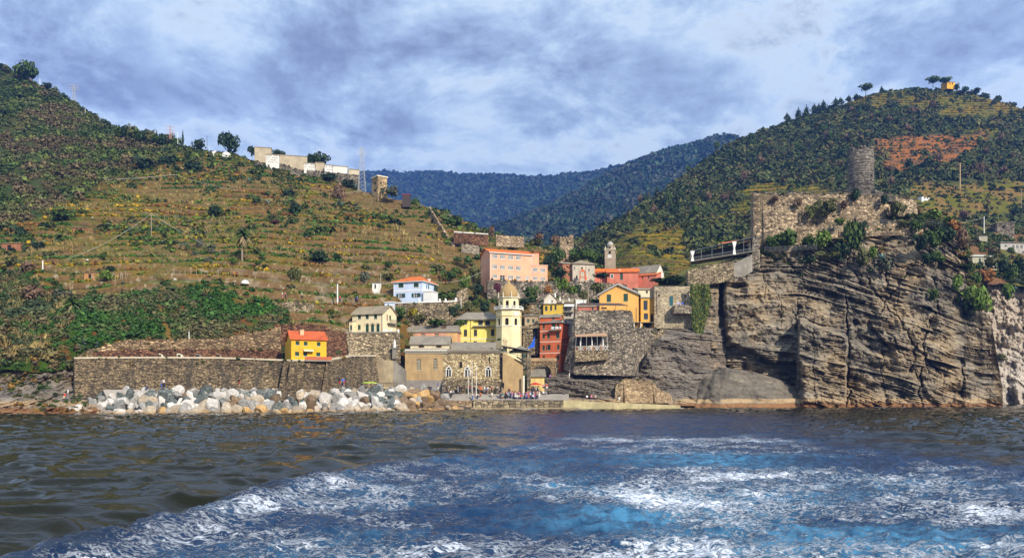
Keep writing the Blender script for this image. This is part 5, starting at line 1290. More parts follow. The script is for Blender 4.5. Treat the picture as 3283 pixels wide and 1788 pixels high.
wall_path('terrace_wall', 'tall leaning rubble wall carrying the cream house', [(1108,201,1068,1160),(1150,203.5,1068,1160),(1230,205,1067,1160),(1282,206,1066,1165)], RUB, 1.5, 2.4, CONC)
wall_path('terrace_wall', 'rough stone wall among the ivy left of the cream house', [(888,213,968,1035),(940,212,966,1036),(1008,213,972,1036)], RUB, 1, .6)
wall_path('terrace_wall', 'white edged terrace wall in front of the blue house', [(1215,234,985,1034),(1262,231,973,1036),(1340,228,970.5,1040),(1440,228,968,1040),(1466,230,965,1040)], RUB, 1, .4, WHITE)
wall_path('terrace_wall', 'grey stone wall under the salmon building and upper village', [(1562,259,896,960),(1700,262,901,960),(1800,272,902,962),(1900,276,904,962),(2010,282,912,960)], RUBG, 1.2, .6)
wall_path('terrace_wall', 'lower garden wall above the pink building', [(1290,226,1040,1075),(1400,228,1020,1060),(1480,231,1012,1060)], RUB, .8, .3)
wall_path('terrace_wall', 'stone wall between the bell tower and the red house', [(1672,231,1045,1180),(1735,232,1040,1180)], RUB, 1.2, .5)
wall_path('terrace_wall', 'curved rubble wall with posts at the right end of the blue house terrace', [(1464,247,938,985),(1500,249,920,985)], RUB, 1.5, .3)
wall_path('garden_wall', 'tumbledown brown stone wall running down the ridge above the salmon building', [(1374,345,662,690),(1396,330,700,725),(1418,315,735,760),(1440,303,770,800),(1452,300,785,815)], masonry('ruin_stone', None, None, None), .9, .2)
wall_path('garden_wall', 'long brown wall with timber frame at the top of the ridge', [(1455,300,745,782),(1565,302,752,788)], REDW, 1, .2, WHITE)
wall_path('garden_wall', 'broken pillared stone wall on the ridge right of the timber framed one', [(1590,305,752,790),(1640,306,757,792),(1680,307,758,795)], masonry('ruin_stone', None, None, None), 1, .2)
wall_path('garden_wall', 'pale stone wall on the ridge left of the salmon building', [(1480,278,780,812),(1535,277,788,815)], PALW, 1, .2)
wall_path('cemetery_wall', 'brown retaining wall below the cemetery vaults', [(818,382,520,600),(900,380,524,610),(960,377,544,615),(1150,371,561,640)], RUBG, 1, .3)
for k, (pts) in enumerate(((( 1845,222,1126,1180),(1900,221.5,1126,1176),(1953,222,1122,1172)),)):
    pass
h = House('rosy_house', 'low rosy red house half hidden behind the bastion canopy', 'house', 1852, 1921, 240, 4, 1010, 982, 5); h.win('F', 1897, 986, 1903, 994, mat=DKSH)
h.walls(PL('rosy_plaster', (.60,.20,.14), .3)).gable_x(1.1, SLATE2, .3).finish()
h = House('old_stone_house', 'dim stone house with arched doorway behind the blue tarpaulin', 'house', 1676, 1726, 229.5, 8, 1110, 1052, 6); h.win('F', 1708, 1050, 1724, 1086, kind='void', arch=True); h.win('F', 1688, 1062, 1694, 1072, mat=DKSH)
h.walls(RUB).shed(.8, SLATE2, .3).finish()
h = House('tan_house', 'narrow tan house with lean-to roof above the old stone house', 'house', 1682, 1724, 236, 5, 1052, 1012, 6); h.win('F', 1690, 1022, 1697, 1034); h.win('F', 1706, 1022, 1713, 1034)
h.walls(PL('tan_plaster', (.50,.38,.24), .35)).shed(1.0, SLATE, .35).finish()
h = House('white_walled_house', 'small dingy white house squeezed between the mustard house and red house', 'house', 1800, 1836, 231, 0, 1050, 1024, 5); h.win('F', 1810, 1030, 1817, 1040, mat=DKSH)
h.walls(MATS['dingy_white_plaster']).shed(.6, SLATE2, .3).finish()
# bastion
def bastion():
    t = empty('bastion', at(1935, 1180, 222), 0, 'massive grey rubble bastion between the red house and the orange house', 'bastion')
    Ti = Matrix.Translation(-t.location); mb = MB()
    lo = [at(1806,1182,221), at(1842,1200,216), at(2030,1205,217.5), at(2066,1190,230)]; up = [at(1842,1000,229), at(1845,998,222), at(2022,998,222.5), at(2026,998,235)]
    for k in range(3): mb.poly([lo[k], lo[k+1], up[k+1], up[k]])
    mb.poly([up[0], up[1], up[2], up[3]]); mb.poly([lo[0], lo[3], up[3], up[0]])
    o = mb.build('wall', RUBG, t); o.data.transform(Ti)
    rr = random.Random(4); q = MB()
    for k in range(46):
        f = k/46; p = up[1].lerp(up[2], f); q.box((p.x, p.y-.05, p.z), (p.x+.33, p.y+.7, p.z+.15+.35*rr.random()))
    o = q.build('parapet', RUBG, t); o.data.transform(Ti)
bastion()
wall_path('curtain_wall', 'tall grey masonry wall right of the bastion running down to the rocks', [(2022,226,1046,1225),(2060,228,1050,1215),(2105,232,1052,1130)], RUBG, 2, 1.6)
wall_path('quay_masonry', 'brown mortared stone footing on the rocks below the bastion', [(1974,214,1235,1290),(2000,213,1214,1290),(2090,214,1218,1292),(2110,216,1246,1292),(2150,218,1262,1292)], masonry('brown_mortared_stone', (.25,.17,.10), (.42,.31,.19), (.30,.22,.13), 1.3, .6, bs=.6), 3, 1.2)
wall_path('terrace_wall', 'low stone terrace wall beside the restaurant under the orange houses', [(2060,230,1062,1085),(2105,231,1064,1086),(2130,232,1055,1086)], RUB, 1.4, .1)
# castle
wall_path('castle_wall', 'tall whitish rubble castle wall with bushes under the round tower', [(2436,266,630,850),(2446,257,620,850),(2500,257.4,624,850),(2560,258,619,800),(2620,259,624,770),(2700,260,621,765),(2760,261,627,760),(2830,263,625,755),(2890,264.6,633,740),(2938,266,640,730)], CASW, 3, 1.2, TOWW)
wall_path('castle_wall', 'grey rubble pier at the left corner of the castle rock', [(2412,251,762,862),(2436,251,752,862)], RUBG, 1.5, .2)
wall_path('castle_wall', 'concrete piers below the open air restaurant', [(2352,248,845,905),(2412,249,815,870)], CONC, 1.5, .1)
wall_path('castle_wall', 'rubble wall carrying the left half of the restaurant terrace', [(2205,247,866,925),(2285,247,846,910),(2352,247.5,838,900)], RUB, 2, .6)
wall_path('garden_wall', 'low parapet with fence between castle wall and cliff edge', [(2690,255,742,760),(2960,257,735,752)], CASW, .6, .1)
D = 266; z0 = zat(640, D); T = empty('round_tower', ((2785-CX)/F*D, D+6, z0), 0, 'tall dark round stone castle tower with pale string courses', 'tower')
rr = (2824-2746)/2/F*(D+6); prof = []; yy = [(0,0)]
m = MB(); H = zat(483, D+6)-z0; m.lathe((0,0,0), [(rr*1.02,-3),(rr*1.0,H*.4),(rr*.985,H)], 40); m.build('wall', TOWW, T, True)
q = MB()
for f in (.12,.27,.40,.545,.63,.74,.87,.955): r = rr*(1.02-.035*f)+.05; q.lathe((0,0,0), [(r,H*f-.06),(r,H*f+.06)], 40)
q.build('string_course', plain('pale_string_stone', (.33,.30,.26), .9, .3), T)
q = MB(); r_ = random.Random(3)
for k in range(26):
    if r_.random() < .75: t = 2*math.pi*k/26; x, y = rr*.93*math.cos(t), rr*.93*math.sin(t); q.bar((x,y,H-.2),(x,y,H+.15+.5*r_.random()), .5, 6)
q.build('parapet', TOWW, T)
for (ang, f, w, hh) in ((.42,.455,.38,.85),(.42,.375,.3,.6),(.28,.02,.5,.8)):
    x, y = math.sin(ang)*rr, -math.cos(ang)*rr; MB().box((x-w,y-.08,H*f),(x+w,y+.8,H*f+hh)).build('opening', DARK, T)
q = MB(); P = [at(2806,608,263)-T.location, at(2872,632,262)-T.location]
q.hexa([(P[0].x,P[0].y,P[0].z-4),(P[1].x,P[1].y,P[1].z-1.5),(P[1].x,P[1].y+3,P[1].z-1.5),(P[0].x,P[0].y+3,P[0].z-4),(P[0].x,P[0].y,P[0].z),(P[1].x,P[1].y,P[1].z),(P[1].x,P[1].y+3,P[1].z),(P[0].x,P[0].y+3,P[0].z)]); q.build('ramp', TOWW, T)

# open air restaurant on the cliff
A = at(2214, 806, 247); B = at(2418, 760, 250); fl0 = at(2214, 838, 247); fl1 = at(2418, 806, 250)
t = empty('terrace_restaurant', fl0, 0, 'open terrace restaurant with dark canopy and railing on the cliff edge', 'restaurant'); Ti = Matrix.Translation(-fl0)
def prt(mb, name, m, par=None):
    o = mb.build(name, m, par or t); o.data.transform(Ti); return o
BK = Vector((1.5, 6, 0))
prt(MB().hexa([fl0, fl1, fl1+BK, fl0+BK]+[p+Vector((0,0,.2)) for p in (fl0, fl1, fl1+BK, fl0+BK)]), 'floor', CONC)
prt(MB().hexa([A, B, B+BK+Vector((0,0,.6)), A+BK+Vector((0,0,.6))]+[p+Vector((0,0,.14)) for p in (A, B, B+BK+Vector((0,0,.6)), A+BK+Vector((0,0,.6)))]), 'canopy', plain('dark_canvas', (.08,.12,.13)))
C0 = A.lerp(B, .5)+BK*.6+Vector((0,0,.9)); prt(MB().hexa([C0, C0+Vector((7,1,1.2)), C0+Vector((7,4,1.8)), C0+Vector((0,3,.6)), C0+Vector((0,0,.2)), C0+Vector((7,1,1.4)), C0+Vector((7,4,2.0)), C0+Vector((0,3,.8))]), 'tiled_roof', TILE2)
for k in range(7):
    f = k/6; prt(MB().bar(fl0.lerp(fl1, f), A.lerp(B, f), .06), 'post', plain('light_steel', None) if 'light_steel' in MATS else plain('light_steel', (.24,.26,.26)))
q = MB()
for k in range(71): f = k/70; p = fl0.lerp(fl1, f); q.bar(p+Vector((0,.05,.1)), p+Vector((0,.05,1.15)), .018, 4)
q.bar(fl0+Vector((0,.05,1.15)), fl1+Vector((0,.05,1.15)), .04, 4); prt(q, 'railing', plain('light_steel', (.24,.26,.26)))
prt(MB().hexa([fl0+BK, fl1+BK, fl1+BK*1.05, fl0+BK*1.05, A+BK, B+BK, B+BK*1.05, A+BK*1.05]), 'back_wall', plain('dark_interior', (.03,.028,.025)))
for f in (.03, .685):
    p = fl0.lerp(fl1, f); q = MB(); tp = A.lerp(B, f)
    q.hexa([(p.x-.5,p.y-.1,p.z),(p.x+.5,p.y-.1,p.z),(p.x+.5,p.y+.1,p.z),(p.x-.5,p.y+.1,p.z)]+[((p.x+s_*.2),p.y+d_,(p.z+tp.z)/2) for s_, d_ in ((-1,-.1),(1,-.1),(1,.1),(-1,.1))]); q.hexa([((p.x+s_*.2),p.y+d_,(p.z+tp.z)/2+.002) for s_, d_ in ((-1,-.1),(1,-.1),(1,.1),(-1,.1))]+[(tp.x+s_*.7,tp.y+d_,tp.z) for s_, d_ in ((-1,-.1),(1,-.1),(1,.1),(-1,.1))]); prt(q, 'curtain', WHITE)
# dark canopy over the bastion
t = empty('bastion_canopy', at(1935, 1000, 226), 0, 'wide dark fabric canopy on thin posts on top of the grey bastion', 'canopy'); Ti = Matrix.Translation(-t.location)
A, B, C_, D_ = at(1850,978,224), at(2015,980,223), at(1985,973,231), at(1862,972,231); A2, B2 = A, B
prt(MB().hexa([A, B, C_, D_]+[p+Vector((0,0,.12)) for p in (A, B, C_, D_)]), 'canopy', plain('brown_canvas', (.07,.04,.03)))
for f in (.03,.25,.5,.75,.97): p = A.lerp(B, f); prt(MB().bar(Vector((p.x,p.y+.2,p.z)), Vector((p.x,p.y+.2,zat(998,222.5))), .06), 'post', plain('rust_red_metal', (.28,.05,.03)))
# cafe terrace hung on the bastion
t = empty('cafe_terrace', at(1898, 1125, 217), 0, 'small cafe terrace with tan awning hung on the face of the bastion', 'terrace'); Ti = Matrix.Translation(-t.location)
a, b = at(1844,1124,215), at(1950,1122,216); k_ = Vector((0,3.5,0))
prt(MB().hexa([a-Vector((0,0,3)), b-Vector((0,0,2.6)), b-Vector((0,0,2.6))+k_, a-Vector((0,0,3))+k_, a, b, b+k_, a+k_]), 'base_wall', RUB)
a1_, b1_ = at(1846,1079,215), at(1948,1077,216); 
prt(MB().hexa([a1_, b1_, b1_+k_+Vector((0,0,1.1)), a1_+k_+Vector((0,0,.8))]+[p+Vector((0,0,.1)) for p in (a1_, b1_, b1_+k_+Vector((0,0,1.1)), a1_+k_+Vector((0,0,.8)))]), 'awning', plaster('tan_canvas', (.52,.32,.19), .3))
for f in (.01,.17,.34,.5,.67,.83,.99): prt(MB().bar(a.lerp(b, f), a1_.lerp(b1_, f), .03), 'post', WHITE)
q = MB(); q2 = MB(); n = 12
for i in range(n):
    p, r_ = a.lerp(b, i/n), a.lerp(b, (i+1)/n); z1 = Vector((0,0,1.15)); tgt = q if i % 3 else q2
    tgt.bar(p, r_+z1, .05, 4); tgt.bar(p+z1+Vector((0,-.1,0)), r_+Vector((0,-.1,0)), .05, 4)
q.bar(a+Vector((0,0,1.15)), b+Vector((0,0,1.15)), .04, 4); prt(q, 'railing', WHITE); prt(q2, 'railing', plain('orange_paint', (.6,.2,.05)))
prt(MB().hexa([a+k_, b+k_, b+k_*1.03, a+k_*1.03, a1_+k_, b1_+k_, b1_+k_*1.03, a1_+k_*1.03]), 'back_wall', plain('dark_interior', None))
def folded_parasol(px, py0, py1, D, label, group, m=WHITE):
    z0, z1 = zat(py1, D), zat(py0, D); t = empty('folded_parasol', ((px-CX)/F*D, D, z0), 0, None, 'parasol', group); late(t, label); H = z1-z0
    MB().bar((0,0,0),(0,0,H), .035).build('pole', WHITE, t); MB().lathe((0,0,H*.35), [(.10,0),(.2,H*.1),(.13,H*.3),(.09,H*.5),(.02,H*.62)], 8).build('canopy', m, t)
for x in (1861, 1898, 1934): folded_parasol(x, 1083, 1124, 217, 'folded white parasol on the hanging cafe terrace', 'folded parasols on the cafe terrace')
for x in (2033, 2054): folded_parasol(x, 1032, 1066, 228, 'folded white parasol beside the orange houses', 'folded parasols by the orange houses')
# bridge, low yellow building
t = House('low_yellow_building', 'low yellow building with wide brown roof behind the red parasol', 'building', 1694, 1745, 213, 0, 1262, 1206, 6)
t.walls(PL('warm_yellow_plaster', (.80,.60,.22), .3, .25, (.62,.5,.34))).shed(2.0, SLATE, .5).finish()
wall_path('terrace_wall', 'dark stone wall seen through the arch of the bridge', [(1690,222,1150,1262),(1790,222,1160,1262)], RUBG, .8, .1)
def bridge():
    a, b = at(1700,1158,219), at(1776,1158,217); t = empty('arched_bridge', at(1735,1200,218), 0, 'low brown stone bridge with wide arch in front of the red house', 'bridge'); Ti = Matrix.Translation(-t.location)
    q = MB(); N = 10; cx_ = (a.x+b.x)/2; r = (b.x-a.x)*.40
    for i in range(N):
        t0, t1 = math.pi*i/N, math.pi*(i+1)/N; x0, x1 = cx_-r*math.cos(t0), cx_-r*math.cos(t1); z0, z1 = a.z-3.4+2.6*math.sin(t0), a.z-3.4+2.6*math.sin(t1)
        q.hexa([(x0,218,z0),(x1,218,z1),(x1,220,z1),(x0,220,z0),(x0,218,a.z),(x1,218,a.z),(x1,220,a.z),(x0,220,a.z)])
    q.box((a.x-.6,218,a.z-8),(cx_-r,220,a.z)); q.box((cx_+r,218,a.z-8),(b.x+.6,220,a.z)); o = q.build('arch', masonry('bridge_stone', (.25,.17,.09), (.42,.30,.17), (.2,.14,.08), 1.6, .6), t); o.data.transform(Ti)
    o = MB().box((a.x-.8,217.8,a.z),(b.x+.8,218.3,a.z+.9)).build('parapet', PL('brown_render', (.42,.28,.15), .3), t); o.data.transform(Ti)
bridge()
# right village
h = House('pale_villa', 'low pale house with green shutters on the slope right of the headland', 'house', 3118, 3196, on(VS, 3160, 850).y-1, -6, 848, 822, 7, down=3)
for x in (3138, 3162, 3180): h.win('F', x, 828, x+7, 843)
h.walls(PL('buff_villa_plaster', (.50,.46,.33), .2)).hip(1.2, plain('pale_roof', (.5,.53,.46)), .5).finish()
h = House('white_terrace_house', 'white and grey terraced house at the right edge of the picture', 'house', 3208, 3300, on(VS, 3225, 800).y-1, -5, 800, 778, 7, down=3)
for x in (3245, 3258, 3271): h.win('F', x, 786, x+8, 796, kind='dark')
h.walls(PL('grey_white_plaster', (.52,.49,.44), .25)).flat(SLATE, .5, .3).finish()
h = House('unfinished_house', 'grey unfinished stone house with flat roof on the right slope', 'house', 3196, 3252, on(VS, 3215, 752).y-1, 8, 752, 714, 7, down=3); h.win('F', 3214, 722, 3222, 732, kind='void'); h.walls(RUBG).flat(CONC, .4, .3).finish()
h = House('stone_hut', 'small square buff hut below the concrete pole on the right slope', 'hut', 3139, 3166, on(VS, 3155, 784).y-1, 15, 782, 756, 4, down=3); h.walls(PL('buff_villa_plaster', None)).flat(CONC).finish()
h = House('white_hut', 'small white hut with two windows right of the castle wall', 'hut', 2955, 2980, on(RH, 2965, 643).y-1, -28, 643, 630, 5, down=3)
for x in (2963, 2971): h.win('F', x, 632, x+4, 638, kind='void')
h.walls(WHITE).flat(SLATE).finish()
h = House('yellow_villa', 'yellow villa beside umbrella pines on the highest hilltop', 'house', 3036, 3062, 742, -10, 276, 262, 8); h.win('F', 3044, 265, 3047, 272, kind='void'); h.win('F', 3052, 265, 3055, 272, kind='void'); h.walls(PL('yellow_plaster', None)).gable_x(1.5, TILE).finish()
# small huts on the left slope
def hut(px, py, w, hpx, label, m, roof, name='garden_hut', th=10):
    p = on(LH, px, py); D = p.y-1.2; h = House(name, label, 'hut', px-w/2, px+w/2, D, th, py, py-hpx, 2.6, down=1.5); h.win('F', px-w*.15, py-hpx*.75, px+w*.12, py-1, kind='void', name='door'); h.walls(m).shed(.4, roof, .25).finish()
hut(288, 893, 36, 20, 'wooden hut with orange boards above the ivy slope', plain('orange_boards', (.5,.24,.08)), SLATE2)
hut(246, 745, 26, 16, 'tiny red brick hut among the vines on the left slope', PL('exposed_brick', None), CONC)
hut(30, 805, 50, 26, 'pale brick hut at the left edge of the slope', PL('exposed_brick', None), SLATE2)
hut(1203, 926, 20, 20, 'white washed hut with slab roof left of the blue house', WHITE, CONC)
hut(415, 515, 40, 12, 'low stone hut with slab roof under the wooded ridge', RUB, SLATE2)
hut(1245, 995, 24, 26, 'white shed at the left end of the blue house terrace', plain('pale_trim', None), WHITE)
# niches along the walkway
for (x, m_) in ((438, PL('exposed_brick', None)), (503, CREAMT), (565, CREAMT), (625, CONC), (690, MATS['brown_plaster'])):
    D = np.interp(x, [403,560,700], [176.6,178.5,182.5])-.9; p = at(x, 1146.5, D); t = empty('arched_niche', p, 0, None, 'niche', 'arched niches in the walkway wall'); late(t, 'low arched niche with a dark opening in the walkway wall')
    q = MB(); N = 8; r = 1.45; cx_ = 0
    for i in range(N):
        t0, t1 = math.pi*i/N, math.pi*(i+1)/N; q.hexa([(r*math.cos(t0),0,0),(r*math.cos(t1),0,0),(r*math.cos(t1),.8,0),(r*math.cos(t0),.8,0),(r*math.cos(t0),0,1.0*math.sin(t0)**.6+.01),(r*math.cos(t1),0,1.0*abs(math.sin(t1))**.6+.01),(r*math.cos(t1),.8,1.0*abs(math.sin(t1))**.6+.01),(r*math.cos(t0),.8,1.0*math.sin(t0)**.6+.01)])
    q.build('arch', m_, t); MB().box((.3,-.05,0),(1.0,.3,.7)).build('opening', DARK, t)
# stairs and concrete landing between sea wall and church
t = empty('concrete_stairs', at(1250, 1245, 200), 0, 'worn concrete stair block with railing between the sea wall and the church', 'stairs'); Ti = Matrix.Translation(-t.location)
a, b, c_ = at(1210,1152,199), at(1262,1156,199), at(1298,1188,199); zb = 2.6
prt(MB().hexa([(a.x,197,zb),(b.x,197,zb),(b.x,203,zb),(a.x,203,zb),(a.x,198,a.z),(b.x,198,b.z),(b.x,203,b.z),(a.x,203,a.z)]), 'wall', PL('ochre_concrete', (.42,.33,.20), .45))
q = MB(); n = 16
for k in range(n): x0 = b.x+(c_.x-b.x)*k/n; x1 = b.x+(c_.x-b.x)*(k+1)/n; z = b.z+(c_.z-b.z)*k/n; q.box((x0,198.2,zb),(x1-.004,202,z))
prt(q, 'step', CONC)
q = MB()
for k in range(12): f = k/11; x = a.x+(c_.x-a.x)*f; q.bar((x,197.2,5.8),(x,197.2,6.8), .03, 4)
q.bar((a.x,197.2,6.8),(c_.x,197.2,6.8), .04, 4); q.bar((b.x,198.2,b.z+1),(c_.x,198.2,c_.z+1), .04, 4); prt(q, 'railing', IRON)
prt(MB().box((a.x+.2,196.4,5.3),(c_.x,198,5.75)), 'landing', PL('yellowed_concrete', (.55,.47,.25), .4)); 
q = MB()
for x in (1240, 1255, 1268, 1283): p = (x-CX)/F*197; q.box((p-.4,196.6,2.6),(p+.4,197,5.3))
prt(q, 'pier', PL('dingy_white_plaster', None))
# statue on its pedestal
t = empty('statue', at(1265, 1150, 203), 0, 'white standing statue on a grey pedestal left of the church', 'statue'); 
MB().box((-.5,-.5,0),(.5,.5,2.6)).build('pedestal', CONC, t); MB().box((-.9,-.7,2.6),(.9,.7,2.85)).build('ledge', CONC, t)
MB().lathe((0,0,2.85), [(.42,0),(.40,.3),(.30,1.0),(.34,1.35),(.26,1.6),(.10,1.72),(.15,1.85),(.15,2.0),(.08,2.12),(.02,2.16)], 10).build('figure', plain('white_marble', (.75,.74,.7)), t, True)
# square, steps and pier
PAV = masonry('quay_blocks', (.22,.18,.12), (.38,.31,.2), (.12,.1,.07), .7, .6, .4); PGR = PL('paving', (.36,.33,.29), .25)
def xz(px, D): return (px-CX)/F*D
o = MB().box((xz(1400,206), 204.5, 1.0), (xz(1815,215), 222, 4.0)).build('square', PGR); o['kind'] = 'structure'
t = empty('stone_steps', (xz(1480,203), 203, 2.6), 0, 'broad stone steps from the church square down to the pier', 'steps')
for k in range(4): MB().box((0-k*.8, -.6*k+.0, -1.5), (xz(1815,205)-xz(1480,203), 1.5-.6*k-.004, 1.25-.33*k)).build('step', PGR, t)
t = empty('pier', (xz(1518,199.5), 199.5, 0), 0, 'long low stone pier of large blocks below the square', 'pier')
L1 = xz(1806,200)-xz(1518,199.5); L2 = xz(2180,206)-xz(1518,199.5)
MB().box((0,0,-2),(L1,7,2.42)).build('quay_wall', PAV, t); MB().box((-.1,-.1,2.42),(L1,7,2.62)).build('coping', PGR, t)
o = MB().box((-5.5,.8,-2),(-.12,7,2.3)).build('quay_wall', masonry('brown_mortared_stone', None, None, None), t)
MB().hexa([(L1+.01,.5,-2),(L2,6,-2),(L2,14,-2),(L1+.01,10,-2),(L1+.01,.5,2.3),(L2,6,1.0),(L2,14,1.0),(L1+.01,10,2.3)]).build('quay_wall', PL('yellowed_concrete', None), t)
MB().box((-.6,-.9,-2),(L1+4,.0-.11,.55)).build('footing', PL('ochre_concrete', None), t)
t2 = MB().hexa([(xz(1500,213),206,-2),(xz(2180,213),206,-2),(xz(2180,224),222,-2),(xz(1500,224),222,-2),(xz(1500,213),206,2.4),(xz(2180,213),206,.2),(xz(2180,224),222,.2),(xz(1500,224),222,2.4)]).build('quay_ground', PGR); t2['kind'] = 'structure'
for (x, y0, y1, D) in ((1501,1175,1263,203.5),(1513.5,1160,1263,203.2),(1527,1176,1263,203)):
    z0 = 3.2; z1 = zat(y0, D); t = empty('flagpole', (xz(x, D), D, z0), 0, None, 'flagpole', 'flagpoles in front of the church'); late(t, 'thin white flagpole in front of the church')
    MB().bar((0,0,0),(0,0,z1-z0), .09, 8, .05).build('pole', WHITE, t); MB().lathe((0,0,z1-z0), [(.09,0),(.12,.08),(.05,.2)], 8).build('finial', WHITE, t)
# parasol and flags
t = empty('red_parasol', (xz(1716,208), 208, 3.9), 0, 'open red parasol in front of the low yellow building', 'parasol')
MB().bar((0,0,0),(0,0,2.9), .04).build('pole', IRON, t); MB().lathe((0,0,2.5), [(1.9,0),(1.88,.06),(.9,.4),(.05,.62)], 8, cap=False).build('canopy', plain('red_canvas', (.55,.02,.02)), t)
for (x, c) in ((1653, 0), (1697, 1)):
    t = empty('beach_flag', (xz(x,206), 206, 4.0), 0, None, 'flag', 'orange banner flags on the square'); late(t, 'furled orange banner flag standing in the crowd')
    MB().bar((0,0,0),(0,0,3.2), .03).build('pole', IRON, t); MB().hexa([(0,-.02,.9),(.7,-.02,.9),(.7,.02,.9),(0,.02,.9),(0,-.02,3.1),(.1,-.02,3.1),(.1,.02,3.1),(0,.02,3.1)]).build('banner', plain('orange_canvas', (.8,.3,.02)), t)
b = MB(); p = [at(1690,1118,222), at(1702,1105,223), at(1712,1078,225), at(1714,1112,221.5)]; o = MB().hexa([p[0], p[3], p[2]+Vector((.3,0,0)), p[1], p[0]+Vector((0,.1,.1)), p[3]+Vector((0,.1,.1)), p[2]+Vector((.3,.1,.1)), p[1]+Vector((0,.1,.1))]).build('tarpaulin', plain('blue_tarp', (.01,.10,.55))); tag(o, 'crumpled blue tarpaulin hanging left of the red house', 'tarpaulin')
# ================================================================ foliage
def leaves(n, seed, lumps=5, flat=1.0, ls=.34, up=.25, spread=.62):
    """n leaf quads over a few lumps inside the unit ball; returns (n*4,3) vertices and per-quad tint"""
    g = np.random.default_rng(seed)
    d = g.normal(size=(lumps, 3)); d /= np.linalg.norm(d, axis=1)[:, None]; C = d*g.uniform(.15, spread, (lumps, 1)); C[:, 2] = np.abs(C[:, 2])*.8-.05
    rad = g.uniform(.42, .62, lumps)
    k = g.integers(0, lumps, n); nn = g.normal(size=(n, 3)); nn[:, 2] += .25; nn /= np.linalg.norm(nn, axis=1)[:, None]
    P = C[k]+nn*rad[k][:, None]*g.uniform(.72, 1.08, (n, 1))
    P[:, 2] *= flat
    N = nn+g.normal(size=(n, 3))*.45; N[:, 2] += up; N /= np.linalg.norm(N, axis=1)[:, None]
    a = np.cross(N, g.normal(size=(n, 3))); a /= np.linalg.norm(a, axis=1)[:, None]; b = np.cross(N, a)
    s = ls*g.uniform(.6, 1.25, (n, 1)); a = a*s; b = b*s*g.uniform(.45, .9, (n, 1))
    V = np.stack([P-a-b*.4, P-b, P+a+b*.3, P+b], 1).reshape(-1, 3)
    t = np.repeat(g.uniform(.7, 1.35, n)*(.85+.3*g.random(lumps)[k]), 4)
    return V, t
def tuft(n, seed, ls=1.0):
    g = np.random.default_rng(seed); P = np.zeros((n, 3)); P[:, :2] = g.normal(size=(n, 2))*.35
    d = g.normal(size=(n, 3))*.35; d[:, 2] = 1; d /= np.linalg.norm(d, axis=1)[:, None]; L = g.uniform(.5, 1.1, (n, 1))*ls; q = P+d*L
    s = np.cross(d, g.normal(size=(n, 3))); s /= np.linalg.norm(s, axis=1)[:, None]; s *= .06
    V = np.stack([P-s, P+s, q+s*.3, q-s*.3], 1).reshape(-1, 3)
    return V, np.repeat(g.uniform(.7, 1.3, n), 4)
def leafmat(name, nsc=1.0, lo=.7, hi=1.3, trans=True):
    m, t, b = new_mat(name); p = wpos(t)
    a = t.n('ShaderNodeVertexColor', layer_name='col').outputs[0]
    c = t.mix(1, a, t.ramp(t.noise(p, nsc, 4, .6), [(.3, lo), (.7, hi)]), 'MULTIPLY')
    lk(t, c, b.inputs['Base Color']); b.inputs['Roughness'].default_value = .75; b.inputs['Specular IOR Level'].default_value = .25
    return m
M_LEAF = leafmat('leaves'); M_LEAFF = leafmat('far_leaves', .02)
def scatter(name, label, S, W, n, size, pal, tmpls, m, seed, squash=(1, 1), sink=.25, kind='stuff', off=0):
    g = np.random.default_rng(seed)
    dx = np.gradient(S.X, axis=1); dy = np.gradient(S.Y, axis=0); dz = np.gradient(S.Z, axis=0)
    A = np.abs(dx)*np.sqrt(dy*dy+dz*dz)*np.clip(W, 0, 1); A[:2] = 0; p = (A/A.sum()).ravel()
    idx = g.choice(p.size, n, p=p); cen = np.stack([S.X.ravel()[idx], S.Y.ravel()[idx], S.Z.ravel()[idx]], 1)
    r = g.uniform(size[0], size[1], n)*(.75+.5*g.random(n)**2); colr = pal(S, idx, g)
    Vs, Cs = [], []
    kk = g.integers(0, len(tmpls), n); ang = g.uniform(0, 6.283, n); fl = g.uniform(squash[0], squash[1], n)
    for q, (TV, TT) in enumerate(tmpls):
        I = np.nonzero(kk == q)[0]
        if not len(I): continue
        c, s = np.cos(ang[I])[:, None], np.sin(ang[I])[:, None]
        x = TV[None, :, 0]*c-TV[None, :, 1]*s; y = TV[None, :, 0]*s+TV[None, :, 1]*c; z = TV[None, :, 2]*fl[I][:, None]
        V = np.stack([x, y, z+sink*0], -1)*r[I][:, None, None]+cen[I][:, None, :]+np.array([0, off, 0])
        V[:, :, 2] += (r[I]*(.45-sink))[:, None]
        Vs.append(V.reshape(-1, 3)); Cs.append((colr[I][:, None, :]*TT[None, :, None]).reshape(-1, 3))
    V = np.concatenate(Vs); Cc = np.concatenate(Cs)
    o = mesh_np(name, V, np.arange(len(V)).reshape(-1, 4), m, None, Cc); o['kind'] = kind
    if label: o['label'] = label
    return o
def palette(*cols):
    C = np.array(cols)
    def f(S, idx, g):
        nse = fbm(S.X.ravel()[idx]/18, S.Y.ravel()[idx]/18, S.Z.ravel()[idx]/9, 2, 900)
        k = np.clip(((nse-.5)*2.2+.5)*len(C)+g.normal(size=len(idx))*.9, 0, len(C)-1).astype(int)
        return C[k]*g.uniform(.75, 1.25, (len(idx), 1))
    return f
FG = [C3(.038,.062,.014), C3(.055,.09,.016), C3(.085,.115,.022), C3(.10,.11,.04), C3(.13,.10,.045), C3(.06,.08,.045)]
T_big = [leaves(96, 10+i, 8, ls=.25, up=.4) for i in range(6)]; T_mid = [leaves(40, 30+i, 5, ls=.36) for i in range(6)]; T_vin = [leaves(20, 90+i, 4, ls=.46) for i in range(6)]; T_sm = [leaves(12, 50+i, 3, ls=.62) for i in range(5)]; T_t = [tuft(26, 70+i) for i in range(4)]
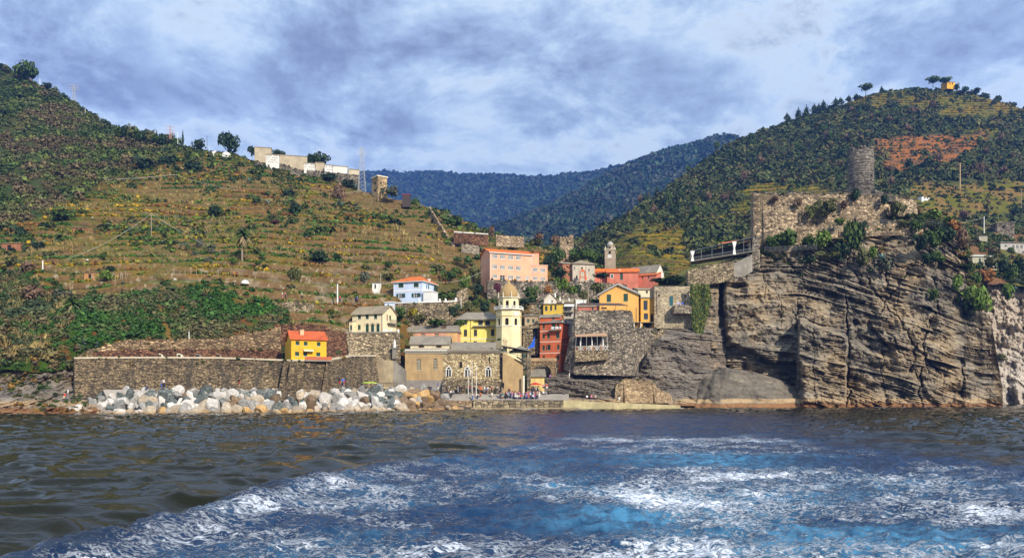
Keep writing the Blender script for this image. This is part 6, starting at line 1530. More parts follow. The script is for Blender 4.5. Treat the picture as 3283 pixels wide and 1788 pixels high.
scatter('hillside_scrub', 'dense dark green scrub and trees on the upper left slope', LH, LH.WOOD+.12*sst(620, 520, LH.PY), 4600, (1.4,3.0), palette(FG[0], FG[1], FG[1], FG[2], C3(.11,.14,.03), FG[3], C3(.13,.13,.035), FG[4]), T_big, M_LEAF, 1)
def terr_pal(S, idx, g):
    base = np.array([C3(.05,.12,.015), C3(.09,.15,.02), C3(.19,.16,.015), C3(.42,.27,.015), C3(.13,.15,.02), C3(.25,.12,.03)])
    py = S.PY.ravel()[idx]; x = S.X.ravel()[idx]; n = fbm(x/22, S.Z.ravel()[idx]/3.2, 0, 2, 911)
    k = np.clip(((n-.5)*2.4+.45)*6+g.normal(size=len(idx))*.8, 0, 5).astype(int); return base[k]*g.uniform(.8, 1.25, (len(idx), 1))
TW = LH.TER*sst(.40, .52, fbm(LH.X/20, LH.Z/5, 0, 3, 921))*(1-.7*sst(790, 870, LH.PY))*(1-LH.VIL*.4)
edge = bell(LH.T, .13, .09)+.5*bell(LH.T, .5, .06)+.03
scatter('terrace_vines', 'yellow and green vines and weeds along the terraces of the left slope', LH, TW*edge, 15000, (.5,1.15), terr_pal, T_vin, M_LEAF, 2, (.6, 1))
scatter('terrace_scrub', 'mixed green bushes between the terraces', LH, LH.TER*(sst(.5, .62, fbm(LH.X/20, LH.Y/20, 0, 3, 925))+1.2*sst(600, 520, LH.PY))*(1-.85*sst(740, 820, LH.PY)), 3000, (.8,2.0), palette(FG[0], FG[1], FG[2], C3(.10,.15,.02), FG[3], C3(.18,.17,.02)), T_mid, M_LEAF, 3)
scatter('dry_reeds', 'dry straw coloured reeds and grass on the slopes', LH, (sst(.52, .62, fbm(LH.X/16, LH.Y/16, 0, 3, 931))*(1-LH.WOOD)*(1-.7*sst(800, 860, LH.PY))+.8*LH.LOW*sst(250, 150, LH.PX)+1.5*bell(LH.PX, 560, 90)*bell(LH.PY, 620, 45))*(1-.6*LH.VIL), 2300, (.9,1.9), palette(C3(.32,.24,.09), C3(.25,.17,.06), C3(.20,.18,.06)), T_t, M_LEAF, 4, sink=.42)
scatter('ivy_slope', 'bright green ivy and bramble on the bank above the walkway', LH, LH.LOW*(.3+.7*sst(180, 300, LH.PX))*(1-np.clip(LH.G*1.6, 0, 1))*(.55+.45*sst(.4, .5, fbm(LH.X/9, LH.Y/9, 0, 2, 941))), 3000, (.75,1.5), palette(C3(.035,.10,.012), C3(.05,.13,.018), C3(.045,.10,.02), C3(.08,.12,.03), C3(.13,.12,.05)), T_big, M_LEAF, 5, (.6, .95))
scatter('bank_scrub', 'olive and brown scrub of the bank at the far left', LH, LH.LOW*sst(300, 200, LH.PX), 900, (.8,1.9), palette(FG[1], FG[3], FG[4], C3(.18,.14,.05), C3(.05,.075,.03)), T_big, M_LEAF, 16)
scatter('village_gardens', 'green garden growth between the houses of the village', LH, LH.VIL*sst(.45, .55, fbm(LH.X/9, LH.Y/9, 0, 3, 951)), 900, (.8,1.7), palette(FG[1], FG[2], C3(.06,.12,.03), FG[3]), T_big, M_LEAF, 6)
RW = (1-.93*RH.VR)
scatter('hill_forest', 'dark scrub forest over the right hill', RH, RW, 11500, (1.7,3.8), palette(C3(.034,.052,.014), C3(.05,.072,.017), C3(.07,.09,.022), C3(.085,.105,.025), C3(.12,.12,.03), C3(.11,.085,.03), C3(.06,.08,.02)), T_mid, M_LEAF, 7, (.8, 1.2))
scatter('hill_vines', 'yellow green vine rows on the terraced spur of the right hill', RH, RH.VIN*(bell(RH.T, .13, .10)+.4*bell(RH.T, .5, .06)+.02), 6500, (.7,1.3), palette(C3(.10,.16,.015), C3(.18,.18,.02), C3(.27,.21,.02), C3(.12,.12,.03)), T_mid, M_LEAF, 8, (.5, .9))
scatter('hill_undergrowth', 'olive green low scrub between the trees of the right hill', RH, RW*sst(.45, .55, fbm(RH.X/40, RH.Y/40, 0, 3, 981)), 6000, (1.0,2.0), palette(C3(.10,.12,.025), C3(.13,.13,.03), C3(.07,.10,.02)), T_vin, M_LEAF, 17)
scatter('orchard_scrub', 'scattered bushes on the bare orange and ochre terraces of the right hill', RH, RH.ORG+RH.VY3, 700, (.8,1.9), palette(FG[1], FG[3], FG[4]), T_mid, M_LEAF, 9)
scatter('valley_forest', 'blue green forest of the ridge behind the village', MR, np.ones(MR.Z.shape), 13000, (4.0,7.0), palette(C3(.022,.05,.02), C3(.03,.06,.028), C3(.045,.065,.03), C3(.055,.06,.04)), T_sm, M_LEAFF, 10, (.9, 1.5))
scatter('distant_forest', 'distant forest on the far ridge', FR, np.ones(FR.Z.shape), 12000, (6,10), palette(C3(.02,.04,.02), C3(.028,.05,.025), C3(.04,.05,.03)), T_sm, M_LEAFF, 11, (.8, 1.2))
scatter('headland_scrub', 'scrub on top of the headland round the castle', HT, np.ones(HT.Z.shape)*sst(2500, 2640, HT.PX)*sst(3110, 3080, HT.PX), 260, (.7,1.7), palette(FG[0], FG[1], FG[3], C3(.14,.10,.03)), T_big, M_LEAF, 12)
scatter('slope_scrub', 'bushes between the houses right of the headland', VS, np.ones(VS.Z.shape)*sst(.42, .55, fbm(VS.X/12, VS.Y/12, 0, 3, 961)), 800, (1.0,2.4), palette(FG[0], FG[1], FG[2], FG[4]), T_big, M_LEAF, 13)
scatter('cliff_top_scrub', 'brown and green scrub on the left sea cliff', LS, (sst(1165, 1115, LS.PY)+.8*bell(LS.PX, 275, 34)*sst(1280, 1200, LS.PY)+.15)*1.0, 520, (.5,1.1), palette(C3(.16,.10,.03), C3(.09,.09,.03), C3(.22,.13,.03), C3(.05,.08,.02)), T_mid, M_LEAF, 14, (.5, .9))
topd = CL.PY-np.interp(CL.PX, ctop_x, ctop_y)
scatter('cliff_edge_scrub', 'green and rusty scrub hanging over the edge of the castle cliff', CL, (bell(topd, 0, 46)*sst(2570, 2680, CL.PX)*(.4+sst(.42, .55, fbm(CL.PX/30, CL.PY/20, 0, 3, 971)))+.6*bell(topd, 0, 26)*sst(2400, 2440, CL.PX)*sst(2700, 2600, CL.PX)+.02*sst(940, 800, CL.PY))*sst(3150, 3120, CL.PX), 620, (.5,1.5), palette(FG[0], FG[1], FG[2], C3(.13,.12,.03), C3(.20,.10,.03)), T_big, M_LEAF, 15, (.6, 1), off=-.5)
def wall_weeds():
    g = np.random.default_rng(91); cen, rad = [], []
    for pts in WALL_TOPS:
        for a, b in zip(pts[:-1], pts[1:]):
            p0, p1 = at(a[0], a[2], a[1]), at(b[0], b[2], b[1]); L = (p1-p0).length; hgt = (a[3]-a[2])/F*a[1]
            for k in range(int(L/1.15)):
                if g.random() < .55: f = g.random(); q = p0.lerp(p1, f); cen.append((q.x, q.y+g.uniform(-.3, .5), q.z+g.uniform(-.1, .25))); rad.append(g.uniform(.25, .75))
            for k in range(int(L*hgt/26)):
                f = g.random(); v = g.random()**1.5; q = p0.lerp(p1, f); cen.append((q.x, q.y-.25-v*.8, q.z-hgt*v*.9)); rad.append(g.uniform(.2, .6))
    cen = np.array(cen); rad = np.array(rad); V, Cc = [], []
    C_ = np.array([FG[1], FG[2], FG[3], C3(.18,.13,.04), C3(.26,.16,.05)])
    for i in range(len(cen)):
        TV, TT = T_mid[i % 6]; V.append(TV*rad[i]*np.array([1,1,.8])+cen[i]); Cc.append(C_[g.integers(0, 5)][None]*TT[:, None])
    V = np.concatenate(V); o = mesh_np('wall_weeds', V, np.arange(len(V)).reshape(-1, 4), M_LEAF, None, np.concatenate(Cc)); o['kind'] = 'stuff'; o['label'] = 'weeds and tufts growing on and over the stone walls'
wall_weeds()
# ---- single trees, bushes and plants
BARK = plain('bark', (.09,.065,.045), .9, .3)
def cmesh(name, V, T, col):
    key = name
    o = mesh_np('crown', V, np.arange(len(V)).reshape(-1, 4), M_LEAF, None, col[None, :]*T[:, None]); me = o.data; bpy.data.objects.remove(o); return me
COLS = {'dark': C3(.022,.045,.016), 'green': C3(.055,.095,.016), 'olive': C3(.095,.10,.03), 'grey': C3(.10,.11,.07), 'yellow': C3(.30,.24,.02), 'rust': C3(.28,.12,.03), 'bright': C3(.10,.16,.02), 'purple': C3(.12,.03,.05), 'brown': C3(.16,.10,.06)}
CM = {}
def crown(kind, col, v):
    k = (kind, col, v)
    if k in CM: return CM[k]
    sd = 200+v*17+len(kind)
    if kind == 'umbrella': V, T = leaves(520, sd, 12, .42, .13, .35, .95)
    elif kind == 'cypress': V, T = leaves(240, sd, 8, 1, .2, 0, .5); V[:, :2] *= .42; V[:, 2] = V[:, 2]*1.9+.7; V[:, :2] *= np.clip(1.25-.42*V[:, 2:3], .12, 1)
    elif kind == 'pine': V, T = leaves(260, sd, 12, 1.1, .2, .1, .8); V[:, :2] *= np.clip(1.15-.75*(V[:, 2:3]+.2), .2, 1.2)
    else: V, T = leaves(330, sd, 9, .9, .18, .25, .72)
    CM[k] = cmesh('crown', V, T, COLS[col]); return CM[k]
TRM = {}
def trunkmesh(v):
    if v in TRM: return TRM[v]
    r_ = random.Random(v); q = MB(); p = Vector((0,0,-.3)); rad = .075
    for k in range(4):
        n = p+Vector((r_.uniform(-.06,.06), r_.uniform(-.06,.06), .33)); q.bar(p, n, rad, 7, rad*.85); p = n; rad *= .85
    for k in range(4):
        a = r_.uniform(0, 6.28); q.bar(p-Vector((0,0,.12*k)), p+Vector((math.cos(a)*.38, math.sin(a)*.38, .38)), rad*.6, 5, rad*.3)
    o = q.build('trunk', BARK); TRM[v] = o.data; bpy.data.objects.remove(o); return TRM[v]
def plant_at(loc, w, h, kind, col, name, label, cat, group=None, trunk=0.0, v=None, ordinal=True):
    """w,h: crown half width and full plant height in metres"""
    v = rng.integers(0, 3) if v is None else v
    t = empty(name, loc, float(rng.uniform(0, 6)), None, cat, group)
    if label:
        if ordinal: late(t, label)
        else: t['label'] = label
    th = h*trunk; ch = h-th
    c = bpy.data.objects.new('crown', crown(kind, col, int(v))); COL.objects.link(c); c.parent = t
    sz = {'umbrella': ch/.75, 'cypress': ch/3.1, 'pine': ch/1.75}.get(kind, ch/1.45)
    c.scale = (w, w, sz); c.location = (0, 0, th+{'umbrella': ch*.3, 'cypress': ch*.12, 'pine': ch*.36}.get(kind, ch*.36))
    q = bpy.data.objects.new('trunk', trunkmesh(int(v))); COL.objects.link(q); q.parent = t; L = max(th+ch*.35, .4); q.scale = (L/1.3*.8+.12*w, L/1.3*.8+.12*w, L/1.3)
    return t
def plant(S, px, py, wpx, hpx, kind='round', col='dark', name='bush', label=None, cat='bush', group=None, trunk=0.0, fwd=0.0, D=None, **k):
    """px,py: foot of the plant in the photo; wpx: full width, hpx: full height"""
    p = on(S, px, py) if D is None else at(px, py, D)
    s = p.y/F
    return plant_at((p.x, p.y-fwd, p.z-.15), wpx/2*s*.95, hpx*s, kind, col, name, label, cat, group, trunk, **k)
# skyline trees
plant(LH, 92, 262, 86, 66, 'umbrella', 'green', 'umbrella_pine', 'big rounded umbrella pine on the skyline of the far left hill', 'tree', trunk=.25, D=520)
plant(LH, 586, 470, 22, 70, 'cypress', 'dark', 'cypress', 'slim dark cypress on the left ridge', 'tree', D=415)
plant(LH, 640, 484, 50, 44, 'round', 'dark', 'tree', 'round dark tree right of the cypress on the left ridge', 'tree', D=412, trunk=.1)
plant(LH, 735, 500, 78, 84, 'round', 'dark', 'cedar', 'tall dark ragged cedar beside the domed tombs', 'tree', D=400, trunk=.15)
plant(LH, 1017, 536, 84, 56, 'umbrella', 'dark', 'tree', 'wide dark tree behind the cemetery vaults', 'tree', D=398, trunk=.1)
plant(LH, 808, 500, 34, 36, 'round', 'dark', 'tree', 'small dark tree left of the highest vault', 'tree', D=398, trunk=.1)
plant(LH, 892, 500, 36, 24, 'umbrella', 'dark', 'tree', 'low dark tree crown between two beige vaults', 'tree', D=398, trunk=.1)
plant(LH, 1250, 628, 64, 34, 'round', 'grey', 'tree', 'grey green bush tree right of the square tower', 'tree', D=348)
plant(LH, 1333, 662, 34, 30, 'round', 'green', 'bush', 'round green bush below the little hut on the ridge', 'bush')
for (x, y, w, h_) in ((1410,700,70,36),(1450,722,80,38),(1500,742,76,36),(1550,758,70,32),(1600,768,60,26),(1390,690,40,26)):
    plant(LH, x, y, w, h_, 'round', 'green', 'bush', 'bright green bush mounded along the right shoulder of the left ridge', 'bush', 'bushes along the ridge shoulder')
for k, x in enumerate(range(380, 570, 21)): plant(LH, x, np.interp(x, [380,560], [432,470]), 40, 34+6*(k % 3), 'round', ('green','dark','olive')[k % 3], 'tree', 'bushy tree on the skyline of the left ridge', 'tree', 'trees along the left skyline', D=430)
for k, x in enumerate((0, 22, 150, 175, 205, 240, 270, 305, 340)): plant(LH, x, np.interp(x, [0,150,300,345], [222,285,386,408]), 36, 24, 'round', ('dark','olive')[k % 2], 'bush', 'bush on the skyline of the high left hill', 'bush', 'bushes along the high left skyline', D=np.interp(x, [0,150,300], [530,505,465]))
D_ = 745
plant(RH, 2776, 306, 48, 38, 'umbrella', 'green', 'umbrella_pine', 'lone umbrella pine standing clear on the right skyline', 'tree', trunk=.55, D=D_)
plant(RH, 2991, 276, 46, 32, 'umbrella', 'green', 'umbrella_pine', 'larger of the two umbrella pines left of the yellow hilltop villa', 'tree', trunk=.45, D=742)
plant(RH, 3030, 276, 38, 30, 'umbrella', 'green', 'umbrella_pine', 'smaller umbrella pine touching the yellow hilltop villa', 'tree', trunk=.45, D=742)
plant(RH, 2826, 300, 20, 28, 'pine', 'dark', 'pine', 'small pointed pine right of the lone umbrella pine', 'tree', D=740)
for (x, h_) in ((2530,22),(2560,38),(2585,36),(2610,32),(2625,26),(2640,34),(2680,28),(2695,22),(2722,20),(2745,16)): plant(RH, x, np.interp(x, [2530,2549,2778], [398,388,308]), 26, h_+6, 'pine', 'dark', 'pine', 'dark pine on the left flank of the right hilltop', 'tree', 'pines along the right hilltop skyline', D=735)
for (x, y, w, h_) in ((3068,290,22,26),(3095,296,26,22),(3130,302,28,24),(3158,318,40,22),(3200,330,26,28),(3240,345,40,20)): plant(RH, x, y, w, h_, 'round', 'dark', 'tree', 'round dark tree on the skyline right of the yellow villa', 'tree', 'trees right of the hilltop villa', D=735)
g_ = np.random.default_rng(77); cnt = 0
while cnt < 120:          # taller pines standing out of the right hill's scrub
    x, y = g_.uniform(1880, 3270), g_.uniform(330, 720); p = on(RH, x, y)
    if math.hypot(*(np.array(proj(p))-(x, y))) > 12: continue
    k = np.unravel_index(np.argmin((RH.qx-x)**2+(RH.qy-y)**2), RH.qx.shape)
    if RH.VR[k] > .3: continue
    plant_at(p-Vector((0,0,.3)), g_.uniform(2.2,3.6), g_.uniform(7,12), 'pine' if cnt % 3 else 'round', ('dark','green','olive','brown')[cnt % 4], 'pine', 'tall pine rising out of the scrub of the right hill', 'tree', 'pines scattered over the right hill', trunk=.35); cnt += 1
# dark round bushes standing on the terraces (photo positions of their feet)
for (x, y, w, h_, c_) in ((1019,838,84,42,'dark'),(1083,834,40,26,'dark'),(947,896,46,52,'olive'),(1240,720,60,34,'green'),(1205,702,42,24,'green'),(1265,722,70,22,'dark'),(1035,752,80,36,'green'),(1098,745,40,28,'olive'),(1155,700,56,12,'green'),(990,760,44,30,'green'),
     (641,788,26,30,'grey'),(678,818,24,24,'grey'),(716,812,22,18,'grey'),(624,818,18,18,'grey'),(665,842,22,18,'grey'),(685,800,20,20,'grey'),(536,776,26,16,'grey'),(560,780,20,14,'grey'),(590,800,28,30,'grey'),(640,790,26,32,'grey'),(535,835,28,14,'green'),(630,818,18,14,'grey'),(668,838,20,18,'grey'),(750,846,26,16,'green'),(830,850,24,18,'green'),(850,856,30,10,'green'),
     (60,760,60,40,'dark'),(120,800,50,36,'dark'),(40,850,60,30,'olive'),(160,830,60,30,'olive'),(200,700,90,40,'green'),(260,690,60,22,'green'),(150,735,60,26,'dark'),(330,835,36,24,'green'),(350,872,40,26,'dark'),(340,900,60,36,'bright'),(395,910,20,12,'grey'),(90,870,60,40,'brown'),(110,960,70,60,'brown'),(200,955,60,34,'grey'),
     (1085,640,50,60,'brown'),(1050,610,60,46,'olive'),(1120,616,40,30,'olive'),(690,690,60,36,'dark'),(945,690,50,48,'dark'),(820,655,40,30,'green'),(620,550,70,40,'dark'),(780,540,60,40,'dark'),(680,530,70,40,'olive'),(540,540,80,44,'dark'),(470,545,90,44,'dark'),(880,560,70,34,'dark'),(960,580,80,40,'dark'),(1060,575,60,30,'dark'),(1120,585,50,30,'dark'),
     (930,635,50,34,'dark'),(880,705,40,24,'olive'),(883,716,36,14,'purple'),(1240,900,50,30,'olive'),(1170,905,40,38,'grey'),(1170,860,34,18,'olive'),(1245,855,34,20,'green')):
    plant(LH, x, y, w, h_, 'round', c_, 'bush', {'dark':'round dark green bush standing on the left terraces','green':'leafy mid green bush on the left terraces','grey':'small grey green olive bush on the bare left terraces','olive':'olive coloured bush on the left slope','brown':'leafless brownish bush on the left slope','bright':'bright green bush beside the orange hut','purple':'purple flowering bush in the middle of the left terraces'}[c_], 'bush', 'bushes on the left terraces')
# village trees
for (x, y, w, h_, c_, tr, D) in ((1283,1032,48,56,'green',.2,224),(1322,1020,40,42,'yellow',.1,228),(1345,1034,50,34,'olive',.1,226),(1450,1020,58,50,'dark',.15,229),(1400,1040,80,22,'green',.0,224),(1480,1042,40,24,'green',0,226),(1220,1105,40,14,'olive',0,214),
     (1390,966,50,60,'dark',.1,243),(1430,968,70,40,'green',.1,241),(1490,930,44,56,'bright',.1,256),(1525,905,50,60,'olive',.1,262),(1530,950,46,46,'dark',.1,252),(1440,900,60,40,'green',.1,262),(1400,880,60,40,'olive',.1,270),(1340,850,60,40,'dark',.1,280),(1500,1000,46,40,'olive',0,238),(1555,1000,40,40,'dark',0,236),(1595,940,30,40,'purple',.1,246),
     (1610,1000,50,60,'olive',.1,240),(1705,965,60,56,'green',.1,252),(1757,948,34,40,'rust',.1,255),(1690,980,70,30,'dark',.1,246),(1800,950,50,70,'bright',.25,254),(1830,952,40,44,'bright',.2,252),(1852,940,26,36,'dark',.0,258),(1870,960,36,36,'olive',0,250),(1915,945,56,46,'olive',.1,256),(1905,990,40,40,'dark',.1,246),(1780,980,40,30,'green',0,249),
     (1795,893,64,40,'dark',.1,284),(1760,870,50,60,'dark',.1,300),(1925,902,60,32,'dark',.35,285),(1790,848,56,60,'green',.1,308),(1860,838,70,48,'green',.1,306),(1905,850,60,52,'green',.1,308),(1935,855,40,40,'olive',.1,306),(1845,850,60,54,'olive',.1,309),(1780,790,34,44,'brown',.1,318),(1640,800,50,20,'olive',.0,312),(1715,790,60,30,'olive',.1,318),(1730,770,40,28,'brown',0,322),(1577,768,30,50,'brown',.2,306),
     (1600,1090,16,10,'green',0,206),(2130,905,90,20,'green',0,262),(2160,910,60,36,'dark',0,258),(2180,905,40,20,'green',.0,256)):
    plant(LH, x, y, w, h_, 'round', c_, 'tree' if tr else 'bush', {'dark':'dark leafy tree','green':'green leafy tree','bright':'bright green leafy tree','olive':'olive green garden tree','yellow':'yellow leaved tree','rust':'rust coloured autumn tree','purple':'purple leaved bush','brown':'bare brownish tree'}[c_]+' in the village gardens', 'tree' if tr else 'bush', 'garden trees of the village', trunk=tr, D=D)
# vegetation of the castle rock
for (x, y, w, h_, c_, D) in ((2480,792,70,44,'green',255.0),(2530,790,90,62,'green',254.6),(2590,790,60,40,'green',254.6),(2640,785,60,56,'bright',254.4),(2600,700,40,50,'olive',257.5),(2650,690,76,60,'olive',257.6),(2705,670,30,34,'brown',260),(2745,640,40,40,'dark',261),(2833,655,34,38,'dark',262.5),(2870,690,52,54,'olive',261.6),(2895,680,28,28,'olive',262.5),(2690,720,50,24,'bright',257.5),(2735,800,76,110,'green',252.8),(2760,760,50,60,'dark',253),(2700,830,60,60,'dark',250.8),(2770,850,60,60,'olive',250),(2655,830,80,30,'olive',251.4),(2590,845,60,34,'dark',250.6),(2800,830,40,50,'bright',251.5),
     (2830,870,70,54,'grey',249.6),(2950,800,60,60,'dark',251),(2990,790,70,64,'green',251),(3030,775,80,60,'dark',251.5),(3000,840,60,40,'green',250),(2970,845,50,40,'dark',250),(3060,740,60,40,'rust',256),(3085,790,40,70,'brown',256),(2940,740,50,44,'green',257),(2995,700,70,34,'bright',259),(3040,712,50,24,'bright',258),(2990,960,46,40,'green',245),(2955,760,26,20,'rust',258),(2900,720,40,20,'olive',258),(2560,660,30,30,'brown',258),(2485,645,30,22,'brown',258),
     (3130,920,40,60,'green',262),(3100,880,50,50,'olive',262),(3140,1000,80,90,'bright',246),(3110,970,70,60,'bright',246),(3070,930,40,60,'bright',246),(3200,1155,60,26,'olive',262),(3215,880,60,60,'dark',290),(3180,860,50,50,'olive',292),(3240,900,60,60,'green',288),(3270,880,60,60,'dark',292),(3160,905,60,50,'rust',290),(3230,960,50,60,'bright',284)):
    plant(CL, x, y, w, h_, 'round', c_, 'bush', {'dark':'dark green bush','green':'green bush','bright':'bright yellow green prickly pear','olive':'olive coloured bush','rust':'rust coloured bush','brown':'dry brown bush','grey':'grey green bush round an agave'}[c_]+' growing on the castle rock', 'bush', 'bushes of the castle rock', D=D-2.2)
# creeper hanging down beside the stone house
def hanging():
    g = np.random.default_rng(5); n = 2600; u = g.random(n); v = g.random(n)**.8
    px = 2212+60*u+8*v; L = np.interp(u, [0,.3,.55,.8,1], [.85,1,.95,.6,.3]); py = 908+165*v*L; D = 236.2-.5*np.sin(u*9)*(1-v)+g.normal(size=n)*.2-.6*(1-v)
    P = np.stack([(px-CX)/F*D, D, CH-(py-HY)/F*D], 1); a = np.zeros((n, 3)); a[:, 0] = g.uniform(.12, .26, n); a[:, 1] = g.normal(size=n)*.1; b = np.zeros((n, 3)); b[:, 2] = -g.uniform(.3, .8, n); b[:, 0] = g.normal(size=n)*.06
    V = np.stack([P-a, P+a, P+a*.6+b, P-a*.6+b], 1).reshape(-1, 3)
    c = np.where((g.random(n) < .25)[:, None], C3(.16,.15,.03), C3(.06,.095,.02))*g.uniform(.6, 1.3, (n, 1))
    o = mesh_np('hanging_creeper', V, np.arange(len(V)).reshape(-1, 4), M_LEAF, None, np.repeat(c, 4, 0)); tag(o, 'long green creeper hanging down the rock right of the stone house', 'creeper')
hanging()
# palms and agaves
def palm(px, py, hpx, wpx, D, label, trunkless=False):
    p = at(px, py, D); s = D/F; H, Rr = hpx*s, wpx/2*s; t = empty('palm', p, 0, label, 'palm tree'); th = H-Rr*.9
    q = MB(); pp = Vector((0,0,-.5))
    for k in range(5): nn = Vector((.08*k, 0, th*(k+1)/5)); q.bar(pp, nn, .28, 8, .25); pp = nn
    q.build('trunk', BARK, t); top = pp
    g = random.Random(3)
    for nm, n, lo, hi, mcol in (('fronds', 34, -.25, 1.2, COLS['green']*1.1), ('dead_fronds', 16, -1.2, -.5, C3(.25,.19,.10))):
        V, cc = [], []
        for k in range(n):
            a = g.uniform(0, 6.28); e = g.uniform(lo, hi); d = Vector((math.cos(a)*math.cos(e), math.sin(a)*math.cos(e), math.sin(e))); L = Rr*g.uniform(.85, 1.1)
            prev = top.copy(); side = d.cross(Vector((0,0,1))).normalized()
            for j in range(6):
                f = (j+1)/6; cur = top+d*L*f+Vector((0,0,-.45*L*f*f)); w = .32*math.sin(math.pi*min(1, f*.85+.1))*Rr*.4+.03
                for sg in (-1, 1): V += [prev, cur, cur+side*sg*w+Vector((0,0,-w*.7)), prev+side*sg*w+Vector((0,0,-w*.7))]
                prev = cur
            cc += [tuple(mcol*g.uniform(.7, 1.3))]*(6*8)
        o = mesh_np(nm, np.array([tuple(v) for v in V]), np.arange(len(V)).reshape(-1, 4), M_LEAF, t, np.array(cc))
palm(777, 872, 152, 70, 243, 'tall palm with drooping dry fronds in the middle of the left terraces')
palm(231, 1005, 70, 78, 191, 'stocky palm with grey dead fronds in the ivy bank at the lower left')
palm(2300, 800, 45, 40, 262, 'small palm behind the open terrace restaurant')
AM = {}
def agave(S, px, py, wpx, D=None, lab='blue grey agave rosette on the left slope', grp='agaves of the left slope'):
    p = on(S, px, py) if D is None else at(px, py, D)
    if 'm' not in AM:
        g = random.Random(8); V, cc = [], []
        for k in range(46):
            a = g.uniform(0, 6.28); e = g.uniform(-.15, 1.35); d = Vector((math.cos(a)*math.cos(e), math.sin(a)*math.cos(e), math.sin(e))); s_ = d.cross(Vector((0,0,1))).normalized()*.085; m_ = d*.5; e_ = d*1.0+Vector((0,0,-.1))
            V += [-s_*.6, s_*.6, m_+s_, m_-s_, m_-s_, m_+s_, e_+s_*.05, e_-s_*.05]; cc += [tuple(C3(.20,.28,.24)*g.uniform(.6, 1.4))]*8
        o = mesh_np('leaves', np.array([tuple(v) for v in V]), np.arange(len(V)).reshape(-1, 4), M_LEAF, None, np.array(cc)); AM['m'] = o.data; bpy.data.objects.remove(o)
    o = bpy.data.objects.new('agave', AM['m']); COL.objects.link(o); r = wpx/2*p.y/F; o.location = p+Vector((0,0,r*.15)); o.scale = (r,r,r); o.rotation_euler = (.0,0,random.uniform(0,6)); tag(o, None, 'agave', grp); late(o, lab)
for (x, y, w) in ((801,590,40),(1094,668,44),(838,650,34),(860,655,36),(880,652,30),(918,628,30),(735,578,24),(1140,600,40),(1115,590,34),(983,770,30),(930,775,26),(905,560,30),(670,1010,22),(673,965,28),(410,1020,22),(250,1120,40),(270,1100,34),(240,1090,30),(310,1110,34),(345,1085,30),(520,780,26),(505,735,28),(300,955,26),(1160,885,26)): agave(LH, x, y, w)
agave(CL, 2827, 838, 62, 247.5, 'large blue grey agave on the cliff below the round tower', None)
for (x, y, w) in ((3255,930,30),(3262,905,26)): agave(CL, x, y, w, 285, 'small agave on the pale cliff top at the right edge', 'agaves at the right edge')
# ================================================================ vineyard posts, poles, cables, pylons
pm = MB().bar((0,0,-.3),(0,0,1.5), .05, 5).build('post', plain('grey_wood', (.34,.28,.2), .9)); PM = pm.data; bpy.data.objects.remove(pm)
def posts(S, x0, y0, x1, y1, n, lab, grp, hs=1.0):
    for k in range(n):
        x = x0+(x1-x0)*k/max(1, n-1)+random.uniform(-2, 2); p = on(S, x, y0+(y1-y0)*k/max(1, n-1)); o = bpy.data.objects.new('vineyard_post', PM); COL.objects.link(o)
        o.location = p; o.scale = (1.4,1.4,hs*random.uniform(.8, 1.3)); o.rotation_euler = (random.uniform(-.1,.1), random.uniform(-.1,.1), 0); tag(o, None, 'post', grp); late(o, lab)
for (x0,y0,x1,y1,n,lab) in ((45,678,260,665,16,'wooden vine post in the long row at the far left'),(420,480,640,492,16,'vine post below the wooded ridge'),(640,745,860,752,12,'vine post in the row above the tall palm'),(980,738,1160,744,10,'vine post above the round terrace bushes'),(1110,640,1240,650,12,'vine post in the row below the square tower'),(1140,668,1290,664,9,'vine post in the second row below the square tower'),(980,800,1150,805,12,'vine post in the yellow vine row'),(1050,822,1240,832,12,'vine post in the lowest yellow vine row'),(560,880,700,882,9,'vine post above the ivy bank'),(140,835,230,815,8,'post of the fence beside the white pole'),(840,800,960,832,9,'vine post right of the leaning pole'),(600,720,720,712,7,'vine post on the middle terraces'),(470,690,560,712,6,'vine post near the cable pole')):
    posts(LH, x0, y0, x1, y1, n, lab, 'vine posts on the left slope')
posts(LH, 292, 905, 410, 893, 16, 'paling of the fence right of the wooden hut', 'palings beside the wooden hut', 1.2)
def pole(x, yt, yb, D, label, m=None, r=.11, cross=False, name='utility_pole'):
    z0, z1 = zat(yb, D), zat(yt, D); t = empty(name, (xz(x, D), D, z0), 0, label, 'pole'); m = m or CONC
    MB().bar((0,0,-1),(0,0,z1-z0), r*1.2, 8, r).build('pole', m, t)
    if cross: MB().box((-.9,-.06,z1-z0-.5),(.9,.06,z1-z0-.4)).build('crossarm', m, t)
    return Vector((xz(x, D), D, z1))
WD = MATS['grey_wood']
pa = pole(485, 684, 762, 268, 'thin grey pole carrying two long cables on the left slope', WD)
pb = pole(137, 835, 900, 226, 'short white concrete pole at the far left', WHITE, .16)
pc = pole(776, 799, 880, 240, 'leaning wooden pole below the tall palm', WD, .16)
pd_ = pole(1082, 910, 964, 222, 'white concrete pole on the terraces left of the blue house', WHITE, .17)
pe = pole(1220, 876, 940, 243, 'thin wooden pole beside the white washed hut', WD)
pole(606, 1062, 1128, 181, 'thin white pole standing on the walkway', WHITE, .09); pole(1478, 952, 1010, 240, 'thin white pole behind the lemon yellow building', WHITE, .09); pole(1366, 884, 930, 262, 'thin grey pole left of the salmon building', WD, .08)
pole(273, 348, 384, 470, 'taller white pole on the wooded left slope', WHITE, .14); pole(262, 378, 397, 466, 'shorter white pole on the wooded left slope', WHITE, .14); pole(189, 300, 320, 500, 'small white pole near the first pylon', WHITE, .14); pole(128, 252, 276, 512, 'white pole at the foot of the big umbrella pine', WHITE, .16)
